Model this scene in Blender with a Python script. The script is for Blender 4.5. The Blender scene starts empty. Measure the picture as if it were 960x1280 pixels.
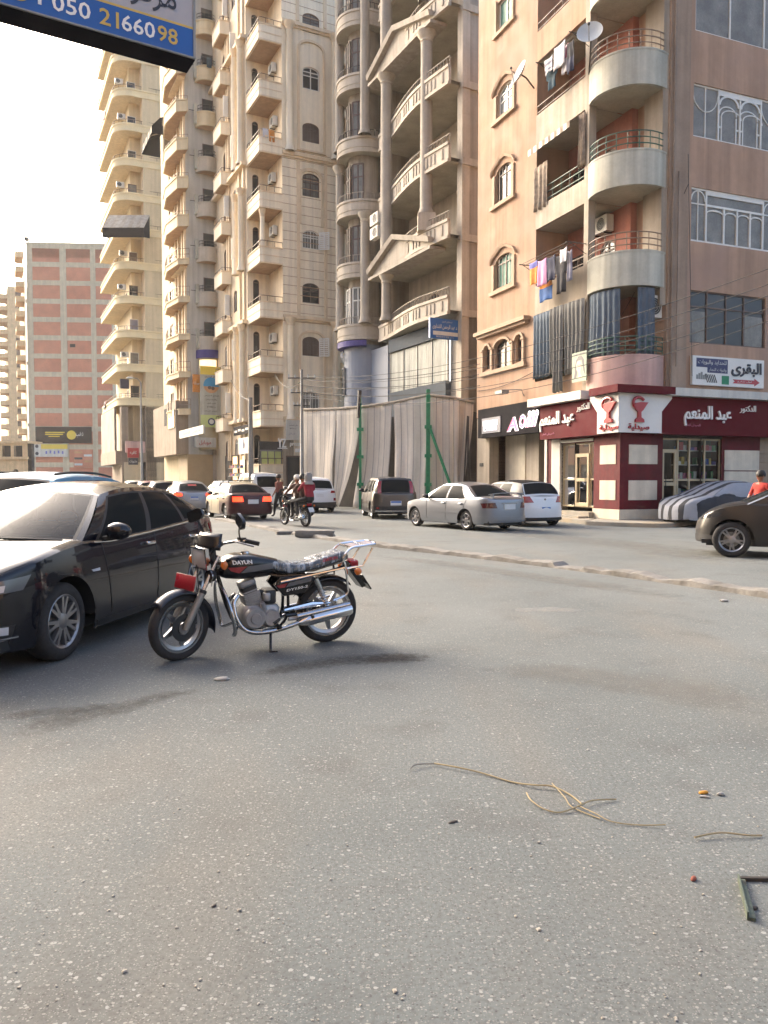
import bpy, math, random
from math import sin, cos, tan, pi, sqrt, radians, atan2, atan
from mathutils import Vector, Matrix, noise
random.seed(7)
S = bpy.context.scene
COL = S.collection
# ------------------------------------------------------------------ camera, sky, sun, exposure
H = 1.5
PITCH = atan(40/960)
cam = bpy.data.objects.new('camera', bpy.data.cameras.new('camera'))
COL.objects.link(cam); S.camera = cam
cam.location = (0, 0, H); cam.rotation_euler = (pi/2 - PITCH, 0, 0)
cam.data.sensor_width = 36; cam.data.lens = 27; cam.data.clip_end = 3000; cam.data.clip_start = .05
SUN_EL, SUN_AZ = radians(28), radians(-45)          # low, to the left and ahead (azimuth from +Y, clockwise positive)
w = bpy.data.worlds.new('World'); S.world = w; w.use_nodes = True
nt = w.node_tree; sky = nt.nodes.new('ShaderNodeTexSky'); sky.sky_type = 'NISHITA'; sky.sun_disc = False
sky.sun_elevation = SUN_EL; sky.sun_rotation = SUN_AZ; sky.air_density = .8; sky.dust_density = 7; sky.ozone_density = .6
bg = nt.nodes['Background']; nt.links.new(sky.outputs[0], bg.inputs[0]); bg.inputs[1].default_value = .15
sun = bpy.data.lights.new('sun', 'SUN'); sun.energy = .5; sun.angle = radians(38); sun.color = (1, .94, .85)
so = bpy.data.objects.new('sun', sun); COL.objects.link(so)
sd = Vector((sin(SUN_AZ)*cos(SUN_EL), cos(SUN_AZ)*cos(SUN_EL), sin(SUN_EL)))
so.rotation_euler = sd.to_track_quat('Z', 'Y').to_euler()
S.view_settings.view_transform = 'Standard'; S.view_settings.look = 'None'
S.view_settings.exposure = 2.12; S.view_settings.gamma = 1

# ------------------------------------------------------------------ geometry helpers
FW = Vector((0, cos(PITCH), -sin(PITCH))); UP = Vector((0, sin(PITCH), cos(PITCH))); EYE = Vector((0, 0, H))
def ray(px, py): return Vector(((px-480)/960, 0, 0)) + FW + UP*((640-py)/960)
def G(px, py, z=0.0):
    d = ray(px, py); return EYE + d*((z-H)/d.z)
def atY(px, py, Y):
    d = ray(px, py); return EYE + d*(Y/d.y)
class Fr:
    """a vertical wall plane: s runs along it, o outward from it, z up"""
    def __init__(s, O, ang, out):           # ang: direction of s measured from +X; out: +1 outward = u turned left, -1 turned right
        s.O = Vector((O[0], O[1], 0)); s.u = Vector((cos(ang), sin(ang), 0)); s.n = Vector((-s.u.y, s.u.x, 0))*out
    def __call__(s, a, o, z): return s.O + s.u*a + s.n*o + Vector((0, 0, z))
    def px(s, px, py, o=0.0):
        d = ray(px, py); P0 = s.O + s.n*o
        t = (P0-EYE).dot(s.n)/d.dot(s.n); P = EYE + d*t
        return (P-s.O).dot(s.u), P.z

# ------------------------------------------------------------------ materials
MATS = {}
def rgb(h):
    c = [int(h[i:i+2], 16)/255 for i in (0, 2, 4)]
    return tuple(x/12.92 if x <= .04045 else ((x+.055)/1.055)**2.4 for x in c)
def mat(name, col, rough=.7, metal=0, var=.12, vs=1.2, bump=0, bs=60, coat=0, streak=0, emit=0, dirt=None, dirt_s=.6, spec=.5):
    if isinstance(col, str): col = rgb(col)
    m = bpy.data.materials.new(name); m.use_nodes = True; n = m.node_tree.nodes; L = m.node_tree.links
    b = n['Principled BSDF']; b.inputs['Roughness'].default_value = rough; b.inputs['Metallic'].default_value = metal
    b.inputs['Coat Weight'].default_value = coat; b.inputs['Coat Roughness'].default_value = .03
    b.inputs['Specular IOR Level'].default_value = spec
    tc = n.new('ShaderNodeTexCoord')
    def nz(scale, detail=5, sc=None):
        t = n.new('ShaderNodeTexNoise'); t.inputs['Scale'].default_value = scale; t.inputs['Detail'].default_value = detail
        if sc:
            mp = n.new('ShaderNodeMapping'); mp.inputs['Scale'].default_value = sc; L.new(tc.outputs['Object'], mp.inputs[0]); L.new(mp.outputs[0], t.inputs['Vector'])
        else: L.new(tc.outputs['Object'], t.inputs['Vector'])
        return t.outputs[0]
    def ramp(src, a, c, x0=.3, x1=.7):
        r = n.new('ShaderNodeMapRange'); r.inputs[1].default_value = x0; r.inputs[2].default_value = x1
        r.inputs[3].default_value = a; r.inputs[4].default_value = c; L.new(src, r.inputs[0]); return r.outputs[0]
    def mul(sock, fac):
        v = n.new('ShaderNodeVectorMath'); v.operation = 'SCALE'
        if hasattr(sock, 'links'): L.new(sock, v.inputs[0])
        else: v.inputs[0].default_value = sock
        L.new(fac, v.inputs['Scale']); return v.outputs[0]
    c = col
    if var:
        c = mul(c, ramp(nz(vs), 1-var, 1+var)); c = mul(c, ramp(nz(vs*9, 3), 1-var*.45, 1+var*.45))
    if streak:
        c = mul(c, ramp(nz(1, 4, (3.2, 3.2, .16)), 1-streak, 1+streak*.25, .38, .62))
    if dirt is not None:
        mx = n.new('ShaderNodeMix'); mx.data_type = 'RGBA'
        L.new(ramp(nz(dirt_s, 8), 0, .8, .48, .68), mx.inputs[0])
        if hasattr(c, 'links'): L.new(c, mx.inputs[6])
        else: mx.inputs[6].default_value = (*c, 1)
        mx.inputs[7].default_value = (*(rgb(dirt) if isinstance(dirt, str) else dirt), 1); c = mx.outputs[2]
    if hasattr(c, 'links'): L.new(c, b.inputs['Base Color'])
    else: b.inputs['Base Color'].default_value = (*c, 1)
    if var and not metal: L.new(ramp(nz(vs*3), max(0, rough-.08), min(1, rough+.08)), b.inputs['Roughness'])
    if bump:
        bp = n.new('ShaderNodeBump'); bp.inputs['Strength'].default_value = bump; bp.inputs['Distance'].default_value = .02
        L.new(nz(bs, 6), bp.inputs['Height']); L.new(bp.outputs[0], b.inputs['Normal'])
    if emit:
        b.inputs['Emission Color'].default_value = (*col, 1); b.inputs['Emission Strength'].default_value = emit
    MATS[name] = m; return m
def glass(name, tint=(.75, .8, .78), alpha=.35, rough=.03):
    m = bpy.data.materials.new(name); m.use_nodes = True; n = m.node_tree.nodes; L = m.node_tree.links
    n.remove(n['Principled BSDF']); out = n['Material Output']
    t = n.new('ShaderNodeBsdfTransparent'); t.inputs[0].default_value = (*tint, 1)
    g = n.new('ShaderNodeBsdfGlossy'); g.inputs['Roughness'].default_value = rough; g.inputs[0].default_value = (.9, .9, .9, 1)
    lw = n.new('ShaderNodeFresnel'); lw.inputs[0].default_value = 1.5
    mr = n.new('ShaderNodeMapRange'); mr.inputs[3].default_value = alpha*.4; mr.inputs[4].default_value = 1; L.new(lw.outputs[0], mr.inputs[0])
    mx = n.new('ShaderNodeMixShader'); L.new(mr.outputs[0], mx.inputs[0]); L.new(t.outputs[0], mx.inputs[1]); L.new(g.outputs[0], mx.inputs[2])
    L.new(mx.outputs[0], out.inputs[0]); MATS[name] = m; return m

# ------------------------------------------------------------------ mesh builder
ROOT = {}                                    # object name -> world matrix of its thing
class MB:
    def __init__(s): s.v = []; s.f = []; s.m = []; s.mats = []; s.cur = 0
    def use(s, m):
        if m not in s.mats: s.mats.append(m)
        s.cur = s.mats.index(m); return s
    def add(s, vs, fs):
        o = len(s.v); s.v += [Vector(p) for p in vs]
        for f in fs: s.f.append([o+i for i in f]); s.m.append(s.cur)
        return s
    def quad(s, a, b, c, d): return s.add([a, b, c, d], [(0, 1, 2, 3)])
    def poly(s, pts): return s.add(pts, [tuple(range(len(pts)))])
    def hexa(s, p):                          # 8 corners: 4 bottom, 4 top
        return s.add(p, [(3, 2, 1, 0), (4, 5, 6, 7), (0, 1, 5, 4), (1, 2, 6, 5), (2, 3, 7, 6), (3, 0, 4, 7)])
    def box(s, x0, x1, y0, y1, z0, z1, T=None):
        p = [Vector(q) for q in ((x0, y0, z0), (x1, y0, z0), (x1, y1, z0), (x0, y1, z0), (x0, y0, z1), (x1, y0, z1), (x1, y1, z1), (x0, y1, z1))]
        return s.hexa([T @ q for q in p] if T else p)
    def fbox(s, fr, a0, a1, o0, o1, z0, z1):  # box in a wall frame
        return s.hexa([fr(a, o, z) for z in (z0, z1) for a, o in ((a0, o0), (a1, o0), (a1, o1), (a0, o1))])
    def rbox(s, x0, x1, y0, y1, z0, z1, r, T=None, n=3):   # box with rounded vertical edges, softened top and bottom
        pts = []
        for cx, cy, a in ((x1-r, y1-r, 0), (x0+r, y1-r, 90), (x0+r, y0+r, 180), (x1-r, y0+r, 270)):
            for k in range(n+1):
                t = radians(a+90*k/n); pts.append((cx+r*cos(t), cy+r*sin(t)))
        cx, cy = (x0+x1)/2, (y0+y1)/2; rings = []
        for z, k in ((z0, .35), (z0+r*.6, 0), (z1-r*.6, 0), (z1, .35)):
            rings.append([Vector((x+(cx-x)*min(1, r*k/max(1e-6, abs(x-cx)+1e-9)), y+(cy-y)*min(1, r*k/max(1e-6, abs(y-cy)+1e-9)), z)) for x, y in pts])
        if T: rings = [[T @ q for q in R] for R in rings]
        return s.loft(rings, True, True)
    def loft(s, rings, closed=True, caps=False):
        n = len(rings[0]); o = len(s.v)
        for R in rings: s.v += [Vector(p) for p in R]
        for i in range(len(rings)-1):
            for j in range(n if closed else n-1):
                k = (j+1) % n
                s.f.append([o+i*n+j, o+i*n+k, o+(i+1)*n+k, o+(i+1)*n+j]); s.m.append(s.cur)
        if caps:
            s.f.append([o+j for j in range(n)][::-1]); s.m.append(s.cur)
            s.f.append([o+(len(rings)-1)*n+j for j in range(n)]); s.m.append(s.cur)
        return s
    def grid(s, fn, us, vs):
        return s.loft([[fn(u, v) for v in vs] for u in us], False)
    def tube(s, pts, r, n=8, closed=False, caps=True):
        pts = [Vector(p) for p in pts]; N = len(pts); rings = []; ref = None
        for i, p in enumerate(pts):
            if closed: t = pts[(i+1) % N]-pts[i-1]
            else: t = pts[min(i+1, N-1)]-pts[max(i-1, 0)]
            if t.length < 1e-9: t = Vector((0, 0, 1))
            t.normalize()
            if ref is None: ref = Vector((0, 0, 1)) if abs(t.z) < .9 else Vector((1, 0, 0))
            a = ref - t*ref.dot(t)
            if a.length < 1e-6: a = t.orthogonal()
            a.normalize(); ref = a; b = t.cross(a)
            rr = r[i] if isinstance(r, (list, tuple)) else r
            rings.append([p+a*(rr*cos(2*pi*k/n))+b*(rr*sin(2*pi*k/n)) for k in range(n)])
        if closed: rings.append(rings[0])
        return s.loft(rings, True, caps and not closed)
    def lathe(s, prof, T=None, n=24, a0=0, a1=2*pi):       # prof: (radius, height) about local z
        full = abs(a1-a0-2*pi) < 1e-6; m = n if full else n+1; rings = []
        for r, h in prof:
            R = [Vector((r*cos(a0+(a1-a0)*k/n), r*sin(a0+(a1-a0)*k/n), h)) for k in range(m)]
            rings.append([T @ q for q in R] if T else R)
        return s.loft(rings, full)
    def prism(s, pts, z0, z1, T=None):
        n = len(pts); A = [Vector((x, y, z0)) for x, y in pts]; B = [Vector((x, y, z1)) for x, y in pts]
        if T: A = [T @ q for q in A]; B = [T @ q for q in B]
        return s.loft([A, B], True, True)
    def sphere(s, c, r, n=10, T=None, sq=(1, 1, 1)):
        rings = []; c = Vector(c)
        for i in range(n+1):
            a = -pi/2+pi*i/n
            rings.append([c+Vector((r*sq[0]*cos(a)*cos(2*pi*k/(2*n)), r*sq[1]*cos(a)*sin(2*pi*k/(2*n)), r*sq[2]*sin(a))) for k in range(2*n)])
        if T: rings = [[T @ q for q in R] for R in rings]
        return s.loft(rings, True)
    def strip(s, path, z0, z1, t, closed=False):            # wall of thickness t to the LEFT of the path
        P = [Vector((p[0], p[1], 0)) for p in path]; Q = offset(P, t, closed)
        rings = [[p+Vector((0, 0, z0)), p+Vector((0, 0, z1)), q+Vector((0, 0, z1)), q+Vector((0, 0, z0))] for p, q in zip(P, Q)]
        if closed: rings.append(rings[0])
        return s.loft(rings, True, not closed)
    def build(s, name, parent=None, smooth=False, local=False, ang=35, origin=None):
        me = bpy.data.meshes.new(name); M0 = ROOT.get(parent.name) if parent else None; vs = s.v; loc = None
        if parent and not local and M0 is not None:
            inv = M0.inverted(); vs = [inv @ p for p in vs]
        if not parent and not local:
            xs = [p.x for p in vs]; ys = [p.y for p in vs]; zs = [p.z for p in vs]
            loc = origin or Vector(((min(xs)+max(xs))/2, (min(ys)+max(ys))/2, min(zs))); vs = [p-loc for p in vs]
        me.from_pydata([tuple(p) for p in vs], [], s.f)
        for m in s.mats: me.materials.append(MATS[m] if isinstance(m, str) else m)
        for p, k in zip(me.polygons, s.m): p.material_index = k
        me.validate(clean_customdata=False)
        import bmesh
        bm = bmesh.new(); bm.from_mesh(me); bmesh.ops.remove_doubles(bm, verts=bm.verts, dist=1e-5)
        bmesh.ops.recalc_face_normals(bm, faces=bm.faces); bm.to_mesh(me); bm.free()
        if smooth:
            for p in me.polygons: p.use_smooth = True
            me.set_sharp_from_angle(angle=radians(ang))
        o = bpy.data.objects.new(name, me); COL.objects.link(o)
        if parent:
            o.parent = parent
            if M0 is not None: ROOT[o.name] = M0
        elif loc is not None: o.location = loc
        return o
def offset(P, t, closed=False):
    N = len(P); Q = []
    for i in range(N):
        a = P[i]-P[i-1] if (i > 0 or closed) else P[1]-P[0]
        b = P[(i+1) % N]-P[i] if (i < N-1 or closed) else a
        a = a.normalized(); b = b.normalized()
        na = Vector((-a.y, a.x, 0)); nb = Vector((-b.y, b.x, 0)); k = na+nb
        if k.length < 1e-6: k = na
        k.normalize(); Q.append(P[i]+k*(t/max(.35, k.dot(na))))
    return Q
def tag(o, label=None, cat=None, group=None, kind=None):
    if label: o['label'] = label
    if cat: o['category'] = cat
    if group: o['group'] = group
    if kind: o['kind'] = kind
    return o
def thing(name, label, cat, loc=(0, 0, 0), rz=0, group=None):
    o = bpy.data.objects.new(name, None); COL.objects.link(o); o.empty_display_size = .2
    o.location = loc; o.rotation_euler = (0, 0, rz); ROOT[o.name] = Matrix.Translation(loc) @ Matrix.Rotation(rz, 4, 'Z')
    return tag(o, label, cat, group)
def copy_tree(o, parent=None):
    c = o.copy(); COL.objects.link(c)
    if parent: c.parent = parent
    for ch in [x for x in S.objects if x.parent == o]: copy_tree(ch, c)
    return c
def arc(cx, cy, r, a0, a1, n): return [(cx+r*cos(a0+(a1-a0)*i/n), cy+r*sin(a0+(a1-a0)*i/n)) for i in range(n+1)]
def lerp(a, b, t): return a+(b-a)*t
def pw(tab, x):                              # piecewise-linear lookup with smooth joins
    if x <= tab[0][0]: return tab[0][1]
    for (x0, y0), (x1, y1) in zip(tab, tab[1:]):
        if x <= x1: return lerp(y0, y1, (x-x0)/(x1-x0))
    return tab[-1][1]
def spw(tab, x, h=.06): return (pw(tab, x-h)+pw(tab, x-h/2)+pw(tab, x)*2+pw(tab, x+h/2)+pw(tab, x+h))/6
def spl(pts, n=6):                           # Catmull-Rom through points
    P = [Vector(p) for p in pts]; out = []
    for i in range(len(P)-1):
        p0, p1, p2, p3 = P[max(i-1, 0)], P[i], P[i+1], P[min(i+2, len(P)-1)]
        for k in range(n):
            t = k/n
            out.append(.5*((2*p1)+(p2-p0)*t+(2*p0-5*p1+4*p2-p3)*t*t+(3*p1-p0-3*p2+p3)*t**3))
    return out+[P[-1]]

# ------------------------------------------------------------------ lettering (Arabic joined by hand into presentation forms)
AR = {'ا': 0xFE8D, 'ب': 0xFE8F, 'ة': 0xFE93, 'ت': 0xFE95, 'ث': 0xFE99, 'ج': 0xFE9D, 'ح': 0xFEA1, 'خ': 0xFEA5, 'د': 0xFEA9, 'ذ': 0xFEAB, 'ر': 0xFEAD,
      'ز': 0xFEAF, 'س': 0xFEB1, 'ش': 0xFEB5, 'ص': 0xFEB9, 'ض': 0xFEBD, 'ط': 0xFEC1, 'ظ': 0xFEC5, 'ع': 0xFEC9, 'غ': 0xFECD, 'ف': 0xFED1, 'ق': 0xFED5,
      'ك': 0xFED9, 'ل': 0xFEDD, 'م': 0xFEE1, 'ن': 0xFEE5, 'ه': 0xFEE9, 'و': 0xFEED, 'ى': 0xFEEF, 'ي': 0xFEF1, 'أ': 0xFE83, 'إ': 0xFE87}
NOJOIN = set('اةدذرزوىأإ')
def shape(t):
    out = []; prev = False
    for i, c in enumerate(t):
        if c not in AR: out.append(c); prev = False; continue
        nx = i+1 < len(t) and t[i+1] in AR and c not in NOJOIN
        out.append(chr(AR[c]+((3 if nx else 1) if prev else (2 if nx else 0)))); prev = c not in NOJOIN
    return ''.join(out[::-1])
_tc = {}
def glyphs(txt, bold=0):
    k = (txt, bold)
    if k not in _tc:
        c = bpy.data.curves.new('lettering', 'FONT'); c.body = txt; c.resolution_u = 2; c.offset = bold
        o = bpy.data.objects.new('lettering', c); COL.objects.link(o)
        dg = bpy.context.evaluated_depsgraph_get(); me = bpy.data.meshes.new_from_object(o.evaluated_get(dg))
        vs = [v.co.copy() for v in me.vertices]; fs = [list(p.vertices) for p in me.polygons]
        bpy.data.objects.remove(o); bpy.data.curves.remove(c); bpy.data.meshes.remove(me)
        _tc[k] = (vs, fs)
    return _tc[k]
def write(mb, txt, P0, U, V, box, depth=0, ar=False, bold=0, shear=0):
    """fit txt into a box (w, h) whose lower-left corner is P0, axes U, V (unit vectors)"""
    vs, fs = glyphs(shape(txt) if ar else txt, bold)
    x0 = min(v.x for v in vs); x1 = max(v.x for v in vs); y0 = min(v.y for v in vs); y1 = max(v.y for v in vs)
    sx = box[0]/(x1-x0); sy = box[1]/(y1-y0); N = U.cross(V)
    f = lambda v, d: P0+U*((v.x-x0)*sx+shear*(v.y-y0)*sy)+V*((v.y-y0)*sy)+N*d
    mb.add([f(v, depth) for v in vs], fs)
    if depth > .004:
        from collections import Counter
        ec = Counter(); 
        for q in fs:
            for i in range(len(q)): ec[frozenset((q[i], q[(i+1) % len(q)]))] += 1
        o = len(mb.v)
        for q in fs:
            for i in range(len(q)):
                a, b = q[i], q[(i+1) % len(q)]
                if ec[frozenset((a, b))] == 1: mb.quad(f(vs[a], depth), f(vs[b], depth), f(vs[b], 0), f(vs[a], 0))
# ------------------------------------------------------------------ materials list
mat('peach', 'a38369', .85, streak=.16, var=.10, vs=.5, bump=.25, bs=30, dirt='97806c', dirt_s=.35)
mat('peach_front', 'aa8a72', .85, streak=.18, var=.10, vs=.5, bump=.25, bs=30, dirt='9c8070', dirt_s=.3)  # same paint as peach; difference of light on the two walls put into colour
mat('red_peach', 'a56a58', .85, streak=.12, bump=.2)
mat('pilaster', '9c8672', .85, streak=.2, bump=.2)
mat('greywhite', 'b7b4a4', .8, streak=.22, var=.1, bump=.15, dirt='8f8b7c', dirt_s=.5)
mat('greybeige', 'a39684', .8, streak=.25, var=.1, bump=.15, dirt='857866', dirt_s=.5)
mat('pinkpar', 'c2a094', .8, streak=.2, var=.08)
mat('soffit', 'a8a08c', .9, var=.15)
mat('trimtan', 'a88f76', .8, var=.1, bump=.1)
mat('beige', 'e8dabf', .85, streak=.12, var=.07, vs=.4, bump=.15, bs=20)
mat('beige_trim', 'dcc6a4', .8, streak=.1, var=.08)
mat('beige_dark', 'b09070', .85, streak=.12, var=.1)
mat('cream', 'd2bf9a', .85, streak=.1, var=.08, vs=.3)
mat('creamtrim', 'e2d0a6', .8, var=.06)
mat('stone_grey', 'a39888', .8, streak=.18, var=.1, bump=.2)
mat('stone_lt', 'b9ad9a', .8, streak=.14, var=.1, bump=.2)
mat('grey_wall', 'b4b0a6', .85, streak=.14, var=.06)
mat('brown_wall', '94836f', .85, streak=.15, var=.12)
mat('iron', '3a332c', .6, var=.2)
mat('rail_tan', '7d6a58', .55, var=.2, metal=0)
mat('rail_green', '3a5a4c', .55, var=.2)
mat('white_frame', 'd5d2c8', .5, var=.05)
mat('alu_gold', 'b3a483', .45, var=.08)
mat('brownframe', '5a4638', .5, var=.15)
mat('pane_dark', (.035, .036, .035), .12, var=0, spec=.35)
mat('pane_grey', (.19, .18, .155), .2, var=.25, vs=2, spec=.25)
mat('pane_lt', (.22, .23, .22), .2, var=.3, vs=1.5)
mat('shutter_green', '4f7a68', .6, var=.15)
mat('shutter_brown', '5f5046', .7, var=.2)
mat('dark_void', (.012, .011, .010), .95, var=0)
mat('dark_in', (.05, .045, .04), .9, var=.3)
mat('maroon', '580b16', .7, var=.08, spec=.15)
mat('maroon_tile', '5a0a14', .6, var=.18, vs=3, streak=.2,  spec=.25)
mat('cream_panel', 'c9bfaa', .45, var=.1, vs=3, streak=.16)
mat('white_paint', 'd4d2ca', .5, var=.05)
mat('white_dirty', 'c6c2b6', .6, var=.08, streak=.15)
mat('letter_white', 'e4e2dc', .4, var=0)
mat('letter_red', 'a01420', .35, var=0, coat=.3)
mat('black_board', '131118', .8, var=.1, spec=.1)
mat('concrete', '7a7771', .9, var=.2, vs=3, bump=.6, bs=14, dirt='605c54', dirt_s=2.5)
mat('pave', '928c80', .9, var=.16, vs=1.5, bump=.4, bs=20, dirt='a08f74', dirt_s=.8)
mat('curtain', '515c66', .9, var=.14, vs=4)
mat('curtain2', '63625e', .9, var=.14, vs=4)
mat('canvas', 'cec5b6', .95, var=.08, vs=.8, streak=.12, bump=.2, bs=8)
mat('canvas_stripe', 'a49d94', .95, var=.12)
mat('green_paint', '1f7a50', .55, var=.2, vs=6)
mat('steel_grey', '85847f', .5, metal=.4, var=.15)
mat('dish_grey', 'b2b4b0', .5, var=.08)
mat('ac_white', 'c4c0b4', .55, var=.1, streak=.12)
mat('ac_dark', '2c2c2a', .7, var=.1)
mat('blue_sign', '1d5c9c', .4, var=.05)
mat('panel_blue', '878c94', .5, var=.0, spec=.3)
mat('panel_slate', '474f56', .7, var=.08, spec=.15)
mat('purple', '443a78', .6, var=.1)
mat('brick', 'c07e62', .9, var=.12, vs=.6, bump=.3, bs=3)
mat('brickframe', 'c6b699', .9, var=.1, streak=.12)
mat('warm_far', 'd2b48a', .9, var=.12, streak=.1)
mat('roll_shutter', 'a9906a', .6, var=.08)
mat('yellow', 'd6b93c', .5, var=.05)
mat('lime', 'b9c27c', .5, var=.08)
mat('skyblue', '3f8cb0', .5, var=.1)
mat('tan', 'b98a5e', .6, var=.2)
mat('lit_warm', 'ffdca0', .5, var=.35, vs=2, emit=.45)
mat('lamp_white', 'fff4e0', .4, var=0, emit=2.5)
mat('wire', '2b2a28', .7, var=0)
mat('ink', '26262e', .5, var=0)
mat('goods', '8a5a60', .5, var=0)
glass('shopglass', (.88, .9, .88), .12)

# ------------------------------------------------------------------ asphalt
def asphalt():
    m = bpy.data.materials.new('asphalt'); m.use_nodes = True; n = m.node_tree.nodes; L = m.node_tree.links; b = n['Principled BSDF']
    tc = n.new('ShaderNodeTexCoord'); P = tc.outputs['Object']
    def N(t, **k):
        x = n.new(t)
        for a, v in k.items():
            if a in x.inputs: x.inputs[a].default_value = v
            else: setattr(x, a, v)
        return x
    def noise_(s, d=6, sc=None):
        t = N('ShaderNodeTexNoise', Scale=s, Detail=d)
        if sc:
            mp = n.new('ShaderNodeMapping'); mp.inputs['Scale'].default_value = sc; mp.inputs['Rotation'].default_value = (0, 0, .4); L.new(P, mp.inputs[0]); L.new(mp.outputs[0], t.inputs[0])
        else: L.new(P, t.inputs[0])
        return t.outputs[0]
    def rng(s, a, c, x0, x1):
        r = N('ShaderNodeMapRange'); r.inputs[1].default_value = x0; r.inputs[2].default_value = x1; r.inputs[3].default_value = a; r.inputs[4].default_value = c
        L.new(s, r.inputs[0]); return r.outputs[0]
    def mix(f, A, B):
        x = n.new('ShaderNodeMix'); x.data_type = 'RGBA'
        if hasattr(f, 'links'): L.new(f, x.inputs[0])
        else: x.inputs[0].default_value = f
        for s, i in ((A, 6), (B, 7)):
            if hasattr(s, 'links'): L.new(s, x.inputs[i])
            else: x.inputs[i].default_value = (*s, 1)
        return x.outputs[2]
    def math_(op, A, B):
        x = n.new('ShaderNodeMath'); x.operation = op
        for s, i in ((A, 0), (B, 1)):
            if hasattr(s, 'links'): L.new(s, x.inputs[i])
            else: x.inputs[i].default_value = s
        return x.outputs[0]
    c = mix(rng(noise_(.33, 7), 0, 1, .40, .60), (.105, .119, .117), (.142, .157, .152))
    c = mix(rng(noise_(.9, 8, (1, .35, 1)), 0, .55, .5, .72), c, (.165, .150, .122))           # sandy dust
    c = mix(rng(noise_(1.7, 9), 0, .45, .54, .7), c, (.080, .078, .072))                         # darker worn patches
    c = mix(rng(noise_(55, 3), 0, .5, .45, .7), c, (.070, .068, .063))                           # fines between the stones
    for sc, th, col, hi in ((42, .09, (.32, .33, .31), .75), (66, .26, (.28, .28, .255), .7), (125, .40, (.24, .24, .22), .7), (90, .25, (.045, .046, .045), .6)):
        v = N('ShaderNodeTexVoronoi', Scale=sc, Randomness=1.0); 
        mp = n.new('ShaderNodeMapping'); mp.inputs['Location'].default_value = (sc*.37, sc*.11, 0); mp.inputs['Scale'].default_value = (1, 1.25, 1)
        d = N('ShaderNodeTexNoise', Scale=sc*1.3, Detail=2); L.new(P, d.inputs[0])
        va = n.new('ShaderNodeVectorMath'); va.operation = 'MULTIPLY_ADD'; L.new(d.outputs[1], va.inputs[0]); va.inputs[1].default_value = (.6/sc,)*3; L.new(P, va.inputs[2])
        L.new(va.outputs[0], mp.inputs[0]); L.new(mp.outputs[0], v.inputs['Vector'])
        sx = n.new('ShaderNodeSeparateColor'); L.new(v.outputs['Color'], sx.inputs[0])
        pick = rng(sx.outputs[0], 0, 1, 1-th*1.35, 1-th*1.35+.02)                                 # only some cells are stones
        size = rng(sx.outputs[1], .16, .40, 0, 1)
        near = math_('LESS_THAN', v.outputs['Distance'], size)
        c = mix(math_('MULTIPLY', math_('MULTIPLY', pick, near), hi), c, col)
    L.new(c, b.inputs['Base Color']); b.inputs['Roughness'].default_value = .82; b.inputs['Specular IOR Level'].default_value = .35
    bp = n.new('ShaderNodeBump'); bp.inputs['Strength'].default_value = .55; bp.inputs['Distance'].default_value = .006
    L.new(noise_(70, 5), bp.inputs['Height']); L.new(bp.outputs[0], b.inputs['Normal'])
    MATS['asphalt'] = m
asphalt()
def decal_mat(name, col, scale, lo, hi, strength, warp=1.0):
    """irregular stain: strength falls off with the UV-free vertex attribute 'fade' and breaks up with noise"""
    m = bpy.data.materials.new(name); m.use_nodes = True; n = m.node_tree.nodes; L = m.node_tree.links; b = n['Principled BSDF']
    b.inputs['Base Color'].default_value = (*col, 1); b.inputs['Roughness'].default_value = .85
    at = n.new('ShaderNodeAttribute'); at.attribute_name = 'fade'
    tc = n.new('ShaderNodeTexCoord'); t = n.new('ShaderNodeTexNoise'); t.inputs['Scale'].default_value = scale; t.inputs['Detail'].default_value = 9; L.new(tc.outputs['Object'], t.inputs[0])
    a = n.new('ShaderNodeMath'); a.operation = 'MULTIPLY_ADD'; L.new(at.outputs['Fac'], a.inputs[0]); a.inputs[1].default_value = warp; L.new(t.outputs[0], a.inputs[2])
    r = n.new('ShaderNodeMapRange'); r.inputs[1].default_value = lo; r.inputs[2].default_value = hi; r.inputs[4].default_value = strength; L.new(a.outputs[0], r.inputs[0])
    L.new(r.outputs[0], b.inputs['Alpha']); MATS[name] = m
decal_mat('oil', (.05, .042, .032), 18, 1.05, 1.6, .5); decal_mat('wet', (.05, .045, .036), 14, 1.05, 1.65, .45)
decal_mat('worn_white', (.33, .325, .30), 14, 1.05, 1.4, .3); decal_mat('dustmat', (.17, .165, .145), 5, .95, 1.7, .45)
def decal(name, pts, wid, m, z=.004):
    P = spl(pts, 8); W = [lerp(wid[min(int(i/8), len(wid)-1)], wid[min(int(i/8)+1, len(wid)-1)], (i % 8)/8) for i in range(len(P))]
    mb = MB().use(m); K = 6; rings = []; fade = []
    for i, p in enumerate(P):
        t = (P[min(i+1, len(P)-1)]-P[max(i-1, 0)]).normalized(); nn = Vector((-t.y, t.x, 0)); e = min(i, len(P)-1-i)/(len(P)*.25)
        for k in range(K+1):
            q = -1+2*k/K; fade.append((1-q*q)*min(1, e)); mb.v.append(Vector((p.x, p.y, z))+nn*(q*W[i]))
    for i in range(len(P)-1):
        for k in range(K): a = i*(K+1)+k; mb.f.append([a, a+1, a+K+2, a+K+1]); mb.m.append(0)
    me = bpy.data.meshes.new(name); c = sum(mb.v, Vector())/len(mb.v); c.z = 0
    me.from_pydata([tuple(p-c) for p in mb.v], [], mb.f); me.materials.append(MATS[m])
    at = me.attributes.new('fade', 'FLOAT', 'POINT'); at.data.foreach_set('value', fade)
    o = bpy.data.objects.new(name, me); COL.objects.link(o); o.location = c; tag(o, kind='structure'); return o

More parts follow.
